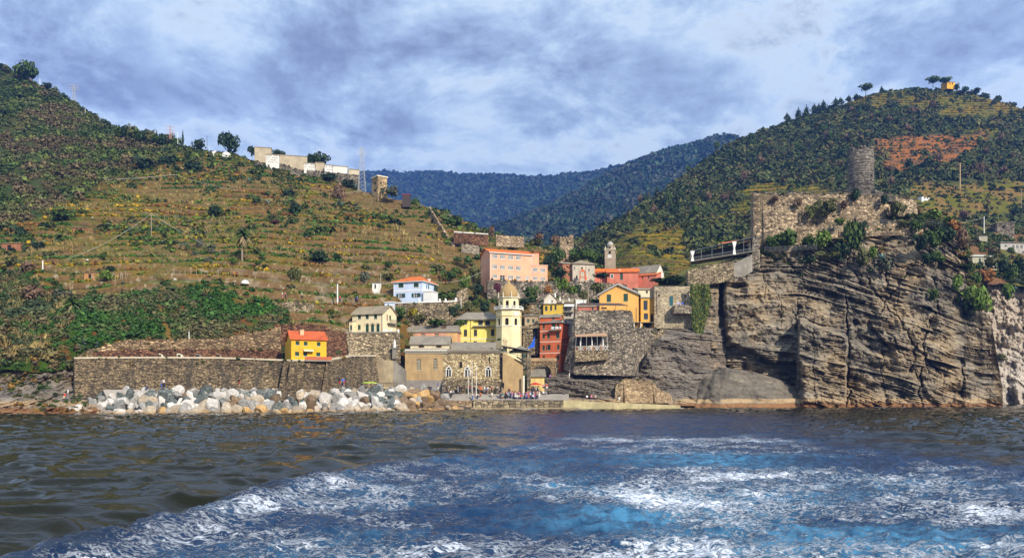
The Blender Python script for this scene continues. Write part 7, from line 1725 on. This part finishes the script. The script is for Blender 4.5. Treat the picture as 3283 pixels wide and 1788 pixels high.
pole(464, 418, 436, 432, 'white post on the ridge left of the cypress', WHITE, .16); pole(570, 424, 456, 414, 'pale utility pole with crossarm left of the cypress', WHITE, .12, True); pole(664, 436, 486, 408, 'thin pole left of the domed tombs', IRON, .1)
pole(3155, 694, 740, 330, 'white concrete pole on the slope right of the headland', WHITE, .16); pole(3078, 523, 598, 430, 'tall tapering concrete pole below the right hill forest', plain('tan_trim', None), .3, True); pole(1886, 920, 980, 244, 'thin yellowish pole left of the orange house', WD, .09)
pole(3274, 610, 660, 380, 'slender grey pole at the right edge', WD, .12)
def cable(a, b, sag, label, r=.035):
    pts = [a.lerp(b, k/14)-Vector((0,0,sag*4*(k/14)*(1-k/14))) for k in range(15)]; tag(MB().tube(pts, r, 4).build('cable', plain('pale_cable', (.45,.42,.36))), label, 'cable')
cable(pa, at(215, 830, 224), 1.5, 'long cable falling from the thin grey pole to the lower left', .05); cable(pa, at(1000, 905, 235), 3, 'long cable falling from the thin grey pole towards the village', .05); cable(at(1000, 905, 235), at(1262, 905, 243), 1, 'cable running level towards the blue house', .05)
cable(at(1380, 902, 240), at(1545, 870, 258), 1.5, 'cable from the blue house up to the salmon building', .05); cable(at(150, 577, 345), at(560, 560, 345), 1, 'pale pipe running along the upper terraces', .09); cable(at(560, 560, 345), at(1160, 612, 340), 5, 'cable sagging below the cemetery to the pylon', .06)
cable(at(3010, 714, 300), at(3155, 697, 329), 1.0, 'cable from the castle rock to the white pole', .05)
def pylon(px, yt, yb, D, label, w0, w1, arms, col='galvanised'):
    z0, z1 = zat(yb, D), zat(yt, D); H = z1-z0; t = empty('pylon', (xz(px, D), D, z0), .3, label, 'pylon'); m = plain(col, (.40,.40,.38) if col == 'galvanised' else (.5,.3,.25), .6); q = MB()
    W = lambda f: w0+(w1-w0)*f
    cs = ((-1,-1),(1,-1),(1,1),(-1,1)); n = 11
    for k in range(n):
        f0, f1 = k/n, (k+1)/n
        for i in range(4):
            a, b = cs[i], cs[(i+1) % 4]; P = lambda c, f: Vector((c[0]*W(f)/2, c[1]*W(f)/2, H*f))
            q.bar(P(a, f0), P(a, f1), .075, 4); q.bar(P(a, f0), P(b, f1), .04, 4); q.bar(P(b, f0), P(a, f1), .04, 4)
    q.build('mast', m, t)
    for (f, L) in arms:
        q = MB(); q.bar((-L,0,H*f),(L,0,H*f), .09, 4); q.bar((-L,0,H*f),(0,0,H*f+.5), .05, 4); q.bar((L,0,H*f),(0,0,H*f+.5), .05, 4)
        for s_ in (-L, L): q.bar((s_,0,H*f),(s_,0,H*f-.8), .06, 4)
        q.build('crossarm', m, t)
pylon(1160, 474, 616, 352, 'tall galvanised lattice pylon left of the square stone tower', 3.4, .7, ((.985,1.2),(.90,1.8),(.84,1.6)))
pylon(237, 272, 345, 490, 'lattice pylon against the sky on the high left hill', 2.4, .6, ((.98,2.6),(.86,3.2),(.78,2.2)))
pylon(546, 406, 446, 425, 'small reddish lattice pylon on the ridge left of the cypress', 1.0, .6, ((.98,2.2),(.7,2.6),(.45,2.2)), 'rusty_steel')
# white bags and tanks lying on the terraces
def bag(px, py, w, label):
    p = on(LH, px, py); s = w*p.y/F/2; q = MB().lathe((0,0,0), [(s,0),(s*1.05,s*.35),(s*.7,s*.8),(s*.15,s*1.05)], 7); o = q.build('white_bag', WHITE, None, True); o.location = p-Vector((0,.4,.1)); tag(o, label, 'bag')
bag(563, 897, 15, 'small white heap on the bare terrace, left of the others'); bag(699, 905, 12, 'smallest white sack on the bare terrace'); bag(788, 911, 26, 'largest white heap of sacks on the bare terrace'); bag(282, 836, 8, 'white drum beside the leaning fence'); bag(298, 700, 5, 'tiny white bucket high on the left terraces')
# ================================================================ boulders of the breakwater
def boulder_mesh(seed):
    bm = bmesh.new(); bmesh.ops.create_icosphere(bm, subdivisions=3, radius=1); g = random.Random(seed)
    pl = []
    for k in range(9):
        n = Vector((g.gauss(0,1), g.gauss(0,1), g.gauss(0,1))).normalized(); pl.append((n, g.uniform(.50, .80)))
    for v in bm.verts:
        for n, d in pl:
            t = v.co.dot(n)-d
            if t > 0: v.co -= n*t*.96
        c = v.co; c *= 1+.02*math.sin(c.x*9+seed)+.02*math.sin(c.y*11+seed*2)
    me = bpy.data.meshes.new('boulder'); bm.to_mesh(me); bm.free()
    me.materials.append(None); return me
BM_ = [boulder_mesh(s) for s in range(16)]
def rock_m(name, a, b, v=None, dark=None):
    m, t, bs = new_mat(name); p = wpos(t); oi = t.n('ShaderNodeObjectInfo').outputs['Random']
    n1 = t.noise(p, .9, 6, .7, .6); n2 = t.noise(p, 4, 5, .7)
    c = t.mix(t.ramp(n1, [(.38, 0), (.62, 1)]), a, b)
    if v: c = t.mix(t.ramp(t.noise(p, 1.6, 4, .6, 1.5), [(.54, 0), (.62, 1)]), c, v)
    c = t.mix(1, c, t.ramp(oi, [(0, .75), (1, 1.15)]), 'MULTIPLY'); c = t.mix(.6, c, t.ramp(n2, [(.3, .6), (.7, 1.3)]), 'MULTIPLY')
    z = t.n('ShaderNodeSeparateXYZ', i={0: p}).outputs[2]
    c = t.mix(t.ramp(t.math('ADD', z, t.math('MULTIPLY', n1, .6)), [(.45, .9), (1.15, 0)]), c, t.mix(n1, (.22,.12,.04), (.5,.34,.16)))
    lk(t, c, bs.inputs['Base Color']); bs.inputs['Roughness'].default_value = .8; bump(t, bs, n2, .6, .12); return m
RK = {'white': rock_m('white_marble_rock', (.66,.64,.60), (.46,.44,.41), (.44,.35,.26)), 'grey': rock_m('grey_rock', (.31,.295,.265), (.18,.175,.165), (.46,.44,.40)), 'dark green': rock_m('serpentine_rock', (.065,.08,.075), (.12,.14,.13), (.28,.30,.28)),
      'tan': rock_m('tan_rock', (.42,.34,.24), (.30,.24,.17), (.55,.48,.38)), 'brown': rock_m('brown_rock', (.20,.125,.065), (.13,.09,.055), (.30,.2,.11)), 'ochre': rock_m('ochre_rock', (.52,.30,.09), (.40,.25,.10), (.6,.45,.25))}
def Yf(px): return np.interp(px, [190,300,600,900,1200,1340,1460], [156,158,161,166,177,186,196])
g = random.Random(21)
def landmark(px):
    for x, s in ((330,'at the left end of the breakwater'),(560,'left of the four walkway niches'),(760,'below the terrace wall'),(880,'left of the yellow house'),(1060,'below the yellow house'),(1210,'below the cream house'),(1320,'below the concrete stairs'),(1500,'in front of the church')):
        if px < x: return s
    return 'in front of the church'
LM = ((330,'at the left end of the breakwater'),(560,'under the walkway pole'),(800,'left of the yellow house'),(1060,'below the yellow house'),(1215,'below the cream house'),(1310,'below the stairs'),(2000,'by the church'))
ROWN = ('waterline row', 'second row', 'middle row', 'fourth row', 'top row', 'top row')
def rocks():
    rows = [(0.0,0,.92),(1.2,1.8,.92),(2.25,3.6,.9),(3.3,5.4,.88),(4.15,7.2,.86),(4.65,9.2,.84)]
    for r, (z, back, sc) in enumerate(rows):
        px = 232+r*g.uniform(18, 26)
        while px < 1478-r*9:
            D = float(Yf(px))+back+g.uniform(-.5, .5); s = sc*g.choice((.62,.8,1.0,1.1,1.3,1.65))*(1.0 if px > 300 else .85)
            topf = min(1, (px-205)/150)*(1 if px < 1370 else max(.55, 1-(px-1370)/150)); zz = z*topf
            if px > 1290: k = g.choice(('brown','brown','brown','tan','ochre','grey'))
            elif r == 0: k = g.choice(('tan','ochre','white','tan','grey','tan'))
            else: k = g.choices(('white','grey','dark green','tan','brown'), (9,6,4,3,1))[0]
            if r >= 4 and px < 1290: k = g.choices(('white','grey','dark green','tan'), (5,6,3,2))[0]
            o = bpy.data.objects.new('boulder', BM_[g.randrange(16)]); COL.objects.link(o)
            o.location = ((px-CX)/F*D, D, zz+g.uniform(-.15, .25)); o.rotation_euler = (g.uniform(0,6), g.uniform(0,6), g.uniform(0,6)); w = s*1.36
            o.scale = (w*g.uniform(.85,1.3), w*g.uniform(.8,1.1), w*g.uniform(.72,1.0))
            o.material_slots[0].link = 'OBJECT'; o.material_slots[0].material = RK[k]
            tag(o, None, 'boulder', 'boulders of the breakwater'); late(o, '%s boulder, %s, %s' % (k, ROWN[r], next(s_ for x, s_ in LM if px < x)))
            px += s*F/D*2*.78
rocks()
# rubble bed under the boulders
bed = sheet([(x, [(0,float(Yf(x))+13),(0,float(Yf(x))+6),(0,float(Yf(x))+1),(0,float(Yf(x))-1.5)]) for x in range(200, 1521, 60)], 200, 30)
zz = np.interp(np.linspace(0, 3, 30), [0,1,2,3], [3.6,2.6,.3,-1.5])[:, None]*np.clip((bed.PX-190)/160, .1, 1)*np.clip((1560-bed.PX)/150, .3, 1)
bed.Z = zz+(fbm(bed.X, bed.Y, 0, 3, 990)-.5)*.8
finish_sheet(bed, 'rubble_bed', M_LAND, np.broadcast_to(C3(.07,.06,.05), (*bed.PX.shape, 3)))
# ================================================================ people
def skin_mesh(verts, edges, radii, name, sub=1):
    me = bpy.data.meshes.new(name); me.from_pydata(verts, edges, []); o = bpy.data.objects.new(name, me); COL.objects.link(o)
    md = o.modifiers.new('skin', 'SKIN'); md.use_smooth_shade = True
    for k, r in enumerate(radii): me.skin_vertices[0].data[k].radius = (r, r) if isinstance(r, (int, float)) else r
    me.skin_vertices[0].data[0].use_root = True
    if sub: s = o.modifiers.new('sub', 'SUBSURF'); s.levels = sub; s.render_levels = sub
    dg = bpy.context.evaluated_depsgraph_get(); dg.update(); ev = o.evaluated_get(dg); m = bpy.data.meshes.new_from_object(ev); m.name = name
    bpy.data.objects.remove(o); bpy.data.meshes.remove(me); return m
def pose(kind):
    """joints of a 1.7 m figure facing -Y, z up, feet at 0"""
    J = dict(pel=(0,0,.93), wa=(0,0,1.10), ch=(0,-.01,1.32), nk=(0,0,1.47), hd=(0,-.02,1.60), ht=(0,-.01,1.68))
    for s, n in ((-1,'l'), (1,'r')):
        J['hp'+n] = (s*.09,0,.90); J['kn'+n] = (s*.10,-.03,.50); J['an'+n] = (s*.10,.02,.09); J['to'+n] = (s*.11,-.13,.03)
        J['sh'+n] = (s*.17,0,1.40); J['el'+n] = (s*.23,.03,1.14); J['wr'+n] = (s*.22,-.06,.92); J['ha'+n] = (s*.21,-.09,.83)
    if kind == 'walk':
        J['knl'] = (-.09,-.18,.52); J['anl'] = (-.09,-.24,.10); J['tol'] = (-.09,-.38,.05); J['knr'] = (.09,.03,.50); J['anr'] = (.09,.27,.14); J['tor'] = (.09,.18,.03)
        J['ell'] = (-.22,.14,1.16); J['wrl'] = (-.20,.20,.95); J['hal'] = (-.2,.19,.87); J['elr'] = (.22,-.08,1.15); J['wrr'] = (.19,-.28,1.02); J['har'] = (.18,-.35,.97)
    if kind == 'photo':
        for s, n in ((-1,'l'), (1,'r')): J['el'+n] = (s*.24,-.16,1.28); J['wr'+n] = (s*.09,-.30,1.50); J['ha'+n] = (s*.05,-.33,1.57)
    if kind == 'hip': J['ell'] = (-.36,.08,1.18); J['wrl'] = (-.20,-.04,1.02); J['hal'] = (-.15,-.06,.98)
    if kind == 'sit':
        for k in list(J):
            x, y, z = J[k]; J[k] = (x, y+.05, z-.48)
        for s, n in ((-1,'l'), (1,'r')):
            J['hp'+n] = (s*.09,.03,.42); J['kn'+n] = (s*.13,-.40,.46); J['an'+n] = (s*.12,-.42,.06); J['to'+n] = (s*.12,-.56,.02); J['el'+n] = (s*.25,-.05,.68); J['wr'+n] = (s*.16,-.28,.56); J['ha'+n] = (s*.13,-.36,.54)
    return J
SK_E = [('pel','wa'),('wa','ch'),('ch','nk'),('nk','hd'),('hd','ht')]+[(a+n, b+n) for n in 'lr' for a, b in (('hp','kn'),('kn','an'),('an','to'),('sh','el'),('el','wr'),('wr','ha'))]+[('pel','hpl'),('pel','hpr'),('ch','shl'),('ch','shr')]
RAD = dict(pel=.115, wa=.10, ch=.125, nk=.052, hd=(.088,.10), ht=.06, hp=.088, kn=.055, an=.038, to=.032, sh=.058, el=.038, wr=.026, ha=.030)
def build_pose(kind):
    J = pose(kind); names = list(J); idx = {n: i for i, n in enumerate(names)}
    rad = lambda n, k=1.0, a=0: tuple(x*k+a for x in RAD[n if n in RAD else n[:-1]]) if isinstance(RAD[n if n in RAD else n[:-1]], tuple) else RAD[n if n in RAD else n[:-1]]*k+a
    body = skin_mesh([J[n] for n in names], [(idx[a], idx[b]) for a, b in SK_E], [rad(n) for n in names], 'body', 0)
    # five fingers on each hand
    V = [tuple(v.co) for v in body.vertices]; Fs = [tuple(p.vertices) for p in body.polygons]; q = MB()
    for s, n in ((-1,'l'), (1,'r')):
        w, h_ = Vector(J['wr'+n]), Vector(J['ha'+n]); d = (h_-w).normalized(); sd_ = d.cross(Vector((0,1,.3))).normalized()
        for k, L in enumerate((.062,.072,.066,.05)): p = h_+d*.02+sd_*(k-1.5)*.017; q.bar(p, p+d*L+Vector((0,-.01,-.005)), .0085, 5, .006)
        p = h_-d*.02-sd_*.03; q.bar(p, p-sd_*.035+d*.03, .010, 5, .007)
    o = len(V); V += q.v; Fs += [tuple(i+o for i in f) for f in q.f]
    # nose and ears
    hd = Vector(J['hd']); q = MB(); q.bar(hd+Vector((0,-.085,.015)), hd+Vector((0,-.115,-.015)), .012, 5, .016)
    for s in (-1, 1): q.bar(hd+Vector((s*.085,0,-.01)), hd+Vector((s*.098,.01,.02)), .016, 5)
    o = len(V); V += q.v; Fs += [tuple(i+o for i in f) for f in q.f]
    me = bpy.data.meshes.new('body'); me.from_pydata(V, [], Fs); me.validate()
    for p in me.polygons: p.use_smooth = True
    def sub(keep, edges, k, a, nm, trim=None):
        ii = {n: i for i, n in enumerate(keep)}; P = [Vector(J[n]) for n in keep]
        if trim:
            for n, other, f in trim: P[ii[n]] = Vector(J[other]).lerp(Vector(J[n]), f)
        return skin_mesh([tuple(p) for p in P], [(ii[x], ii[y]) for x, y in edges], [rad(n, k, a) for n in keep], nm, 0)
    top = sub(['wa','pel','ch','shl','shr','ell','elr','wrl','wrr'], [('pel','wa'),('wa','ch'),('ch','shl'),('ch','shr'),('shl','ell'),('shr','elr'),('ell','wrl'),('elr','wrr')], 1.06, .014, 'jacket', [('wrl','ell',.85),('wrr','elr',.85)])
    tee = sub(['wa','pel','ch','shl','shr','ell','elr'], [('pel','wa'),('wa','ch'),('ch','shl'),('ch','shr'),('shl','ell'),('shr','elr')], 1.08, .014, 'shirt', [('ell','shl',.7),('elr','shr',.7)])
    E = [('pel','hpl'),('pel','hpr'),('hpl','knl'),('hpr','knr')]
    tr = sub(['pel','hpl','hpr','knl','knr','anl','anr'], E+[('knl','anl'),('knr','anr')], 1.08, .015, 'trousers')
    sh = sub(['pel','hpl','hpr','knl','knr'], E, 1.12, .02, 'shorts', [('knl','hpl',.75),('knr','hpr',.75)])
    q = MB(); c = Vector(J['hd']); hv = []
    q.lathe(c+Vector((0,.018,0)), [(.101,-.03),(.108,.03),(.098,.07),(.068,.105),(.02,.12)], 12)
    q.hexa([tuple(c+Vector(p)) for p in ((-.08,.03,-.11),(.08,.03,-.11),(.07,.115,-.11),(-.07,.115,-.11),(-.1,.0,.04),(.1,.0,.04),(.085,.12,.04),(-.085,.12,.04))])
    hm = bpy.data.meshes.new('hair'); hm.from_pydata(q.v, [], q.f); hm.validate()
    out = dict(body=me, jacket=top, shirt=tee, trousers=tr, shorts=sh, hair=hm)
    for m_ in out.values():
        m_.materials.clear(); m_.materials.append(None)
    return out
PO = {k: build_pose(k) for k in ('stand', 'walk', 'photo', 'hip', 'sit')}
CL_ = {'white': (.75,.74,.72), 'black': (.015,.015,.018), 'red': (.55,.025,.02), 'orange': (.75,.16,.03), 'blue': (.03,.12,.5), 'navy': (.02,.03,.08), 'grey': (.25,.25,.27), 'beige': (.5,.4,.28), 'pink': (.6,.2,.28), 'purple': (.35,.06,.4), 'teal': (.03,.25,.3), 'brown': (.15,.08,.04), 'green': (.05,.16,.06)}
SKIN = [plain('skin_%s' % n, c, .6, .05) for n, c in (('light', (.56,.34,.24)), ('tan', (.42,.24,.15)), ('brown', (.2,.11,.07)))]
HAIR = [plain('hair_%s' % n, c, .6) for n, c in (('dark', (.02,.014,.01)), ('brown', (.08,.045,.02)), ('fair', (.32,.22,.1)), ('grey', (.3,.3,.3)))]
def person(px, py, D, kind, top, bottom, label, face=None, group=None, lt=None, sc=None):
    """px, py: feet (or seat front) in the photo"""
    p = at(px, py, D); g_ = random.Random(int(px*7+py)); t = empty('person', p, face if face is not None else g_.uniform(-2.6, 2.6), None, 'person', group); late(t, label)
    s = sc or g_.uniform(1.0, 1.13); t.scale = (s, s, s); P = PO[kind]
    def add(nm, me, m):
        o = bpy.data.objects.new(nm, me); COL.objects.link(o); o.parent = t; o.material_slots[0].link = 'OBJECT'; o.material_slots[0].material = m
    add('body', P['body'], SKIN[g_.choices((0,1,2), (6,3,1))[0]]); add('hair', P['hair'], HAIR[g_.choices((0,1,2,3), (5,4,2,1))[0]])
    lt = lt if lt is not None else ('jacket' if top in ('black','navy','grey','brown','orange') else 'shirt')
    add(lt, P[lt], plain('cloth_'+top, CL_[top], .85)); lo = 'shorts' if bottom in ('beige', 'red') and kind != 'sit' else 'trousers'; add(lo, P[lo], plain('cloth_'+bottom, CL_[bottom], .85))
    return t
KW = {'stand': 'standing', 'walk': 'walking', 'photo': 'taking a picture', 'hip': 'hand on hip', 'sit': 'sitting'}
def pl(px, py, D, kind, top, bottom, where, **k):
    person(px, py, D, kind, top, bottom, 'person, %s top, %s %s, %s %s' % (top, bottom, 'shorts' if bottom in ('beige','red') and kind != 'sit' else 'trousers', KW[kind], where), **k)
# back row on the steps in front of the church (D 204)
for (x, y, kd, a, b_) in ((1440,1256,'stand','white','beige'),(1422,1258,'stand','grey','black'),(1469,1258,'stand','grey','grey'),(1474.5,1258,'hip','black','black'),(1480,1259,'stand','black','black'),(1505,1257,'stand','red','navy'),(1521,1260,'walk','black','navy'),(1538,1258,'stand','orange','beige'),(1542,1262,'stand','orange','black'),(1553,1258,'stand','white','grey'),(1560,1262,'stand','blue','navy'),(1564,1260,'hip','white','beige'),(1576,1258,'stand','red','black'),(1593,1258,'stand','white','black'),(1597,1257,'stand','beige','grey'),(1613,1246,'stand','black','black'),(1609,1262,'stand','grey','beige'),(1635,1262,'stand','red','navy')):
    pl(x, y, 204.2, kd, a, b_, 'in front of the church wall', group='people on the square')
for k, (x, a, b_) in enumerate(((1425,'black','black'),(1431,'navy','navy'),(1437,'black','grey'),(1445,'white','black'),(1453,'grey','navy'),(1366,'black','black'),(1374,'black','navy'),(1381,'navy','black'))):
    pl(x, 1266 if x > 1400 else 1252, 203.6 if x > 1400 else 199, 'sit', a, b_, 'on the stones below the church', face=.3*(k % 3-1), group='people sitting below the church')
# front row on the pier
for (x, kd, a, b_) in ((1515,'stand','white','blue'),(1531,'stand','beige','navy'),(1541,'walk','orange','beige'),(1577,'stand','white','beige'),(1606,'stand','black','beige'),(1612,'hip','teal','beige'),(1621,'stand','black','black'),(1603,'walk','grey','navy')):
    pl(x, 1281-((int(x) % 3)), 200.6+(int(x) % 3)*.6, kd, a, b_, 'near the edge of the pier', group='people on the pier')
tops = ['red','white','black','grey','pink','navy','white','red','black','teal','white','beige','black','blue','white','purple','red','navy']; bots = ['navy','black','beige','grey','white','red','navy','black','beige']
r_ = random.Random(12)
for k in range(78):
    f = k/78; row = k % 3; x = 1622+f*102+r_.uniform(-2.5, 2.5); D = (201.5, 203.4, 206.2)[row]+r_.uniform(-.4, .4); zz = (2.62, 2.9, 3.9)[row]; y = HY-(zz-CH)*F/D
    pl(x, y, D, r_.choice(('stand','stand','walk','hip','photo')), tops[(k*7) % 18], bots[(k*5) % 9], 'in the crowd', group='crowd on the square')
for k in range(12):
    x = 1652+k*6.2+r_.uniform(-2,2); pl(x, HY-(2.62-CH)*F/200.4, 200.4, 'sit', tops[(k*5+1) % 18], bots[(k*3) % 9], 'before the crowd', face=r_.uniform(-.5,.5), group='people sitting on the pier')
for (x, y, D, kd, a, b_, w) in ((1764,1214,212.0,'sit','purple','navy','alone by the low yellow building'),(1742,1246,206.5,'sit','pink','black','on the step right of the crowd'),(1753,1246,206.5,'sit','red','white','on the step right of the crowd'),(1742,1268,204.5,'sit','white','black','on the low rocks right of the crowd'),(1750,1269,204.3,'sit','grey','navy','on the low rocks right of the crowd'),(1762,1270,204.2,'sit','black','grey','on the low rocks right of the crowd'),(1808,1274,204.2,'sit','navy','navy','left of the concrete ledge'),(1825,1208,212.0,'stand','black','white','on rocks below the bastion'),
     (1882,1281,203.2,'sit','white','black','on the yellow concrete ledge'),(1896,1281,203.2,'sit','pink','navy','on the yellow concrete ledge'),(1903,1281,203.2,'sit','brown','black','on the yellow concrete ledge'),(1909,1281,203.2,'sit','beige','navy','on the yellow concrete ledge'),(1985,1284,206,'hip','black','white','right of the concrete ledge'),(1729,1275,202,'stand','beige','white','right of the crowd'),
     (518,1244,164.0,'photo','grey','blue','on the ledge of the sea wall'),(525,1243,164.0,'stand','white','black','on the ledge of the sea wall'),(471,1252,163.4,'sit','navy','navy','on the ledge of the sea wall'),(767,1238,168.0,'stand','black','red','left of the yellow house'),(218,1276,160,'stand','white','grey','on the far left rocks'),(208,1278,160,'sit','red','beige','on the far left rocks'),(1088,1237,178,'stand','black','red','below the sea wall'),(1098,1238,178,'stand','blue','navy','below the sea wall'),(1102,1237,178.4,'stand','blue','red','below the sea wall'),(1404,1250,200,'stand','blue','white','on the rocks left of the flagpoles'),
     (1090,968,219,'stand','red','navy','on the path above the cream house'),(1140,970,220,'stand','black','black','on the path above the cream house'),(1145,971,220,'stand','blue','black','on the path above the cream house'),(905,956,214,'stand','white','pink','on the path above the ivy'),(915,957,214,'stand','pink','navy','on the path above the ivy'),(968,958,215,'stand','beige','black','on the path above the ivy'),(3071,812,300,'stand','white','navy','on the path left of the pale villa')):
    pl(x, y, D, kd, a, b_, w, face=(0 if kd == 'sit' else None), group='people along the shore and paths')
# ledge along the foot of the sea wall
o = MB().hexa([(xz(330,160),163,1.5),(xz(1205,192),191,1.5),(xz(1205,197),197,1.5),(xz(330,168),168,1.5),(xz(330,163),163,4.9),(xz(1205,191),191,4.9),(xz(1205,197),197,4.9),(xz(330,168),168,4.9)]).build('wall_ledge', PGR); o['kind'] = 'structure'
# green kayak on the landing
t = empty('kayak', at(1186, 1228, 189.5), .05, 'yellow green upturned kayak at the right end of the sea wall', 'kayak'); V = []; q = MB(); N = 8; prev = None
for k in range(9):
    f = k/8; x = -1.9+3.8*f; w = .38*math.sin(math.pi*max(.04, min(.96, f)))**.6; ring = [(x, math.cos(math.pi*i/N)*w, .05+math.sin(math.pi*i/N)*w*.75) for i in range(N+1)]
    if prev:
        for i in range(N): q.poly([prev[i], prev[i+1], ring[i+1], ring[i]])
        q.poly([prev[0], prev[N], ring[N], ring[0]])
    prev = ring
q.build('hull', plain('lime_plastic', (.35,.55,.03), .4), t, True)
# railings on the castle rock
def fence(name, label, p0, p1, h_, n, m):
    t = empty(name, p0, 0, label, 'fence'); d = p1-p0; q = MB()
    for k in range(n+1): a = d*(k/n); MB().bar(a, a+Vector((0,0,h_)), .04, 5).build('post', m, t)
    q = MB()
    for f in (.35, .7, 1.0): q.bar(Vector((0,0,h_*f)), d+Vector((0,0,h_*f)), .018, 4)
    for k in range(n*5): a = d*(k/(n*5)); q.bar(a, a+Vector((0,0,h_)), .014, 4)
    q.build('rail', m, t)
ST = plain('grey_steel', (.17,.19,.19), .5)
fence('metal_fence', 'grey mesh fence along the garden edge under the castle wall', at(2452,808,250), at(2618,800,250.5), 1.6, 10, ST)
fence('metal_fence', 'short green framed fence section climbing to the castle garden', at(2626,752,252.5), at(2690,735,253.5), 2.2, 4, plain('green_iron', None))
fence('metal_fence', 'long grey mesh fence on the parapet right of the castle wall', at(2800,724,257), at(3042,724,256), 1.9, 9, ST)
fence('metal_fence', 'thin railing on top of the castle wall', at(2460,620,258), at(2740,617,260), 1.0, 14, IRON)
t = empty('slide', at(1868, 899, 284), 0, 'red orange play frame in front of the ruined house', 'play equipment'); m_ = plain('play_orange', (.75,.12,.02), .4)
for s_ in (-1, 1):
    for y_ in (0, 1.2): MB().bar((s_*1.0,y_,0),(s_*.8,y_,3.4), .12, 6).build('leg', m_, t)
MB().box((-.9,.0,1.2),(.9,1.2,1.35)).build('platform', m_, t); MB().lathe((0,.6,3.4), [(1.2,0),(.05,.9)], 4, math.pi/4).build('roof', m_, t); MB().hexa([(.85,-1.8,0),(1.45,-1.8,0),(1.45,.2,1.4),(.85,.2,1.4),(.85,-1.8,.1),(1.45,-1.8,.1),(1.45,.2,1.5),(.85,.2,1.5)]).build('chute', m_, t)
# white posts and pots on the terraces
def pst(px, py, h_, D, lab, grp):
    o = MB().box((-.25,-.25,0),(.25,.25,h_)).build('terrace_post', WHITE); o.location = at(px, py, D); tag(o, None, 'post', grp); late(o, lab)
for x in (1236,1250,1345,1371,1391,1410,1429,1462): pst(x, np.interp(x, [1215,1262,1340,1440,1466], [985,972,969,967,964]), .95, np.interp(x, [1215,1262,1340,1440], [237.6,236.1,233.7,233.7]), 'square white post on the blue house terrace wall', 'white posts of the blue house terrace')
for x in (1232,1241,1255,1277): pst(x, 1067, 1.0, 206, 'square white post on the wall right of the cream house', 'white posts beside the cream house')
finish_labels()
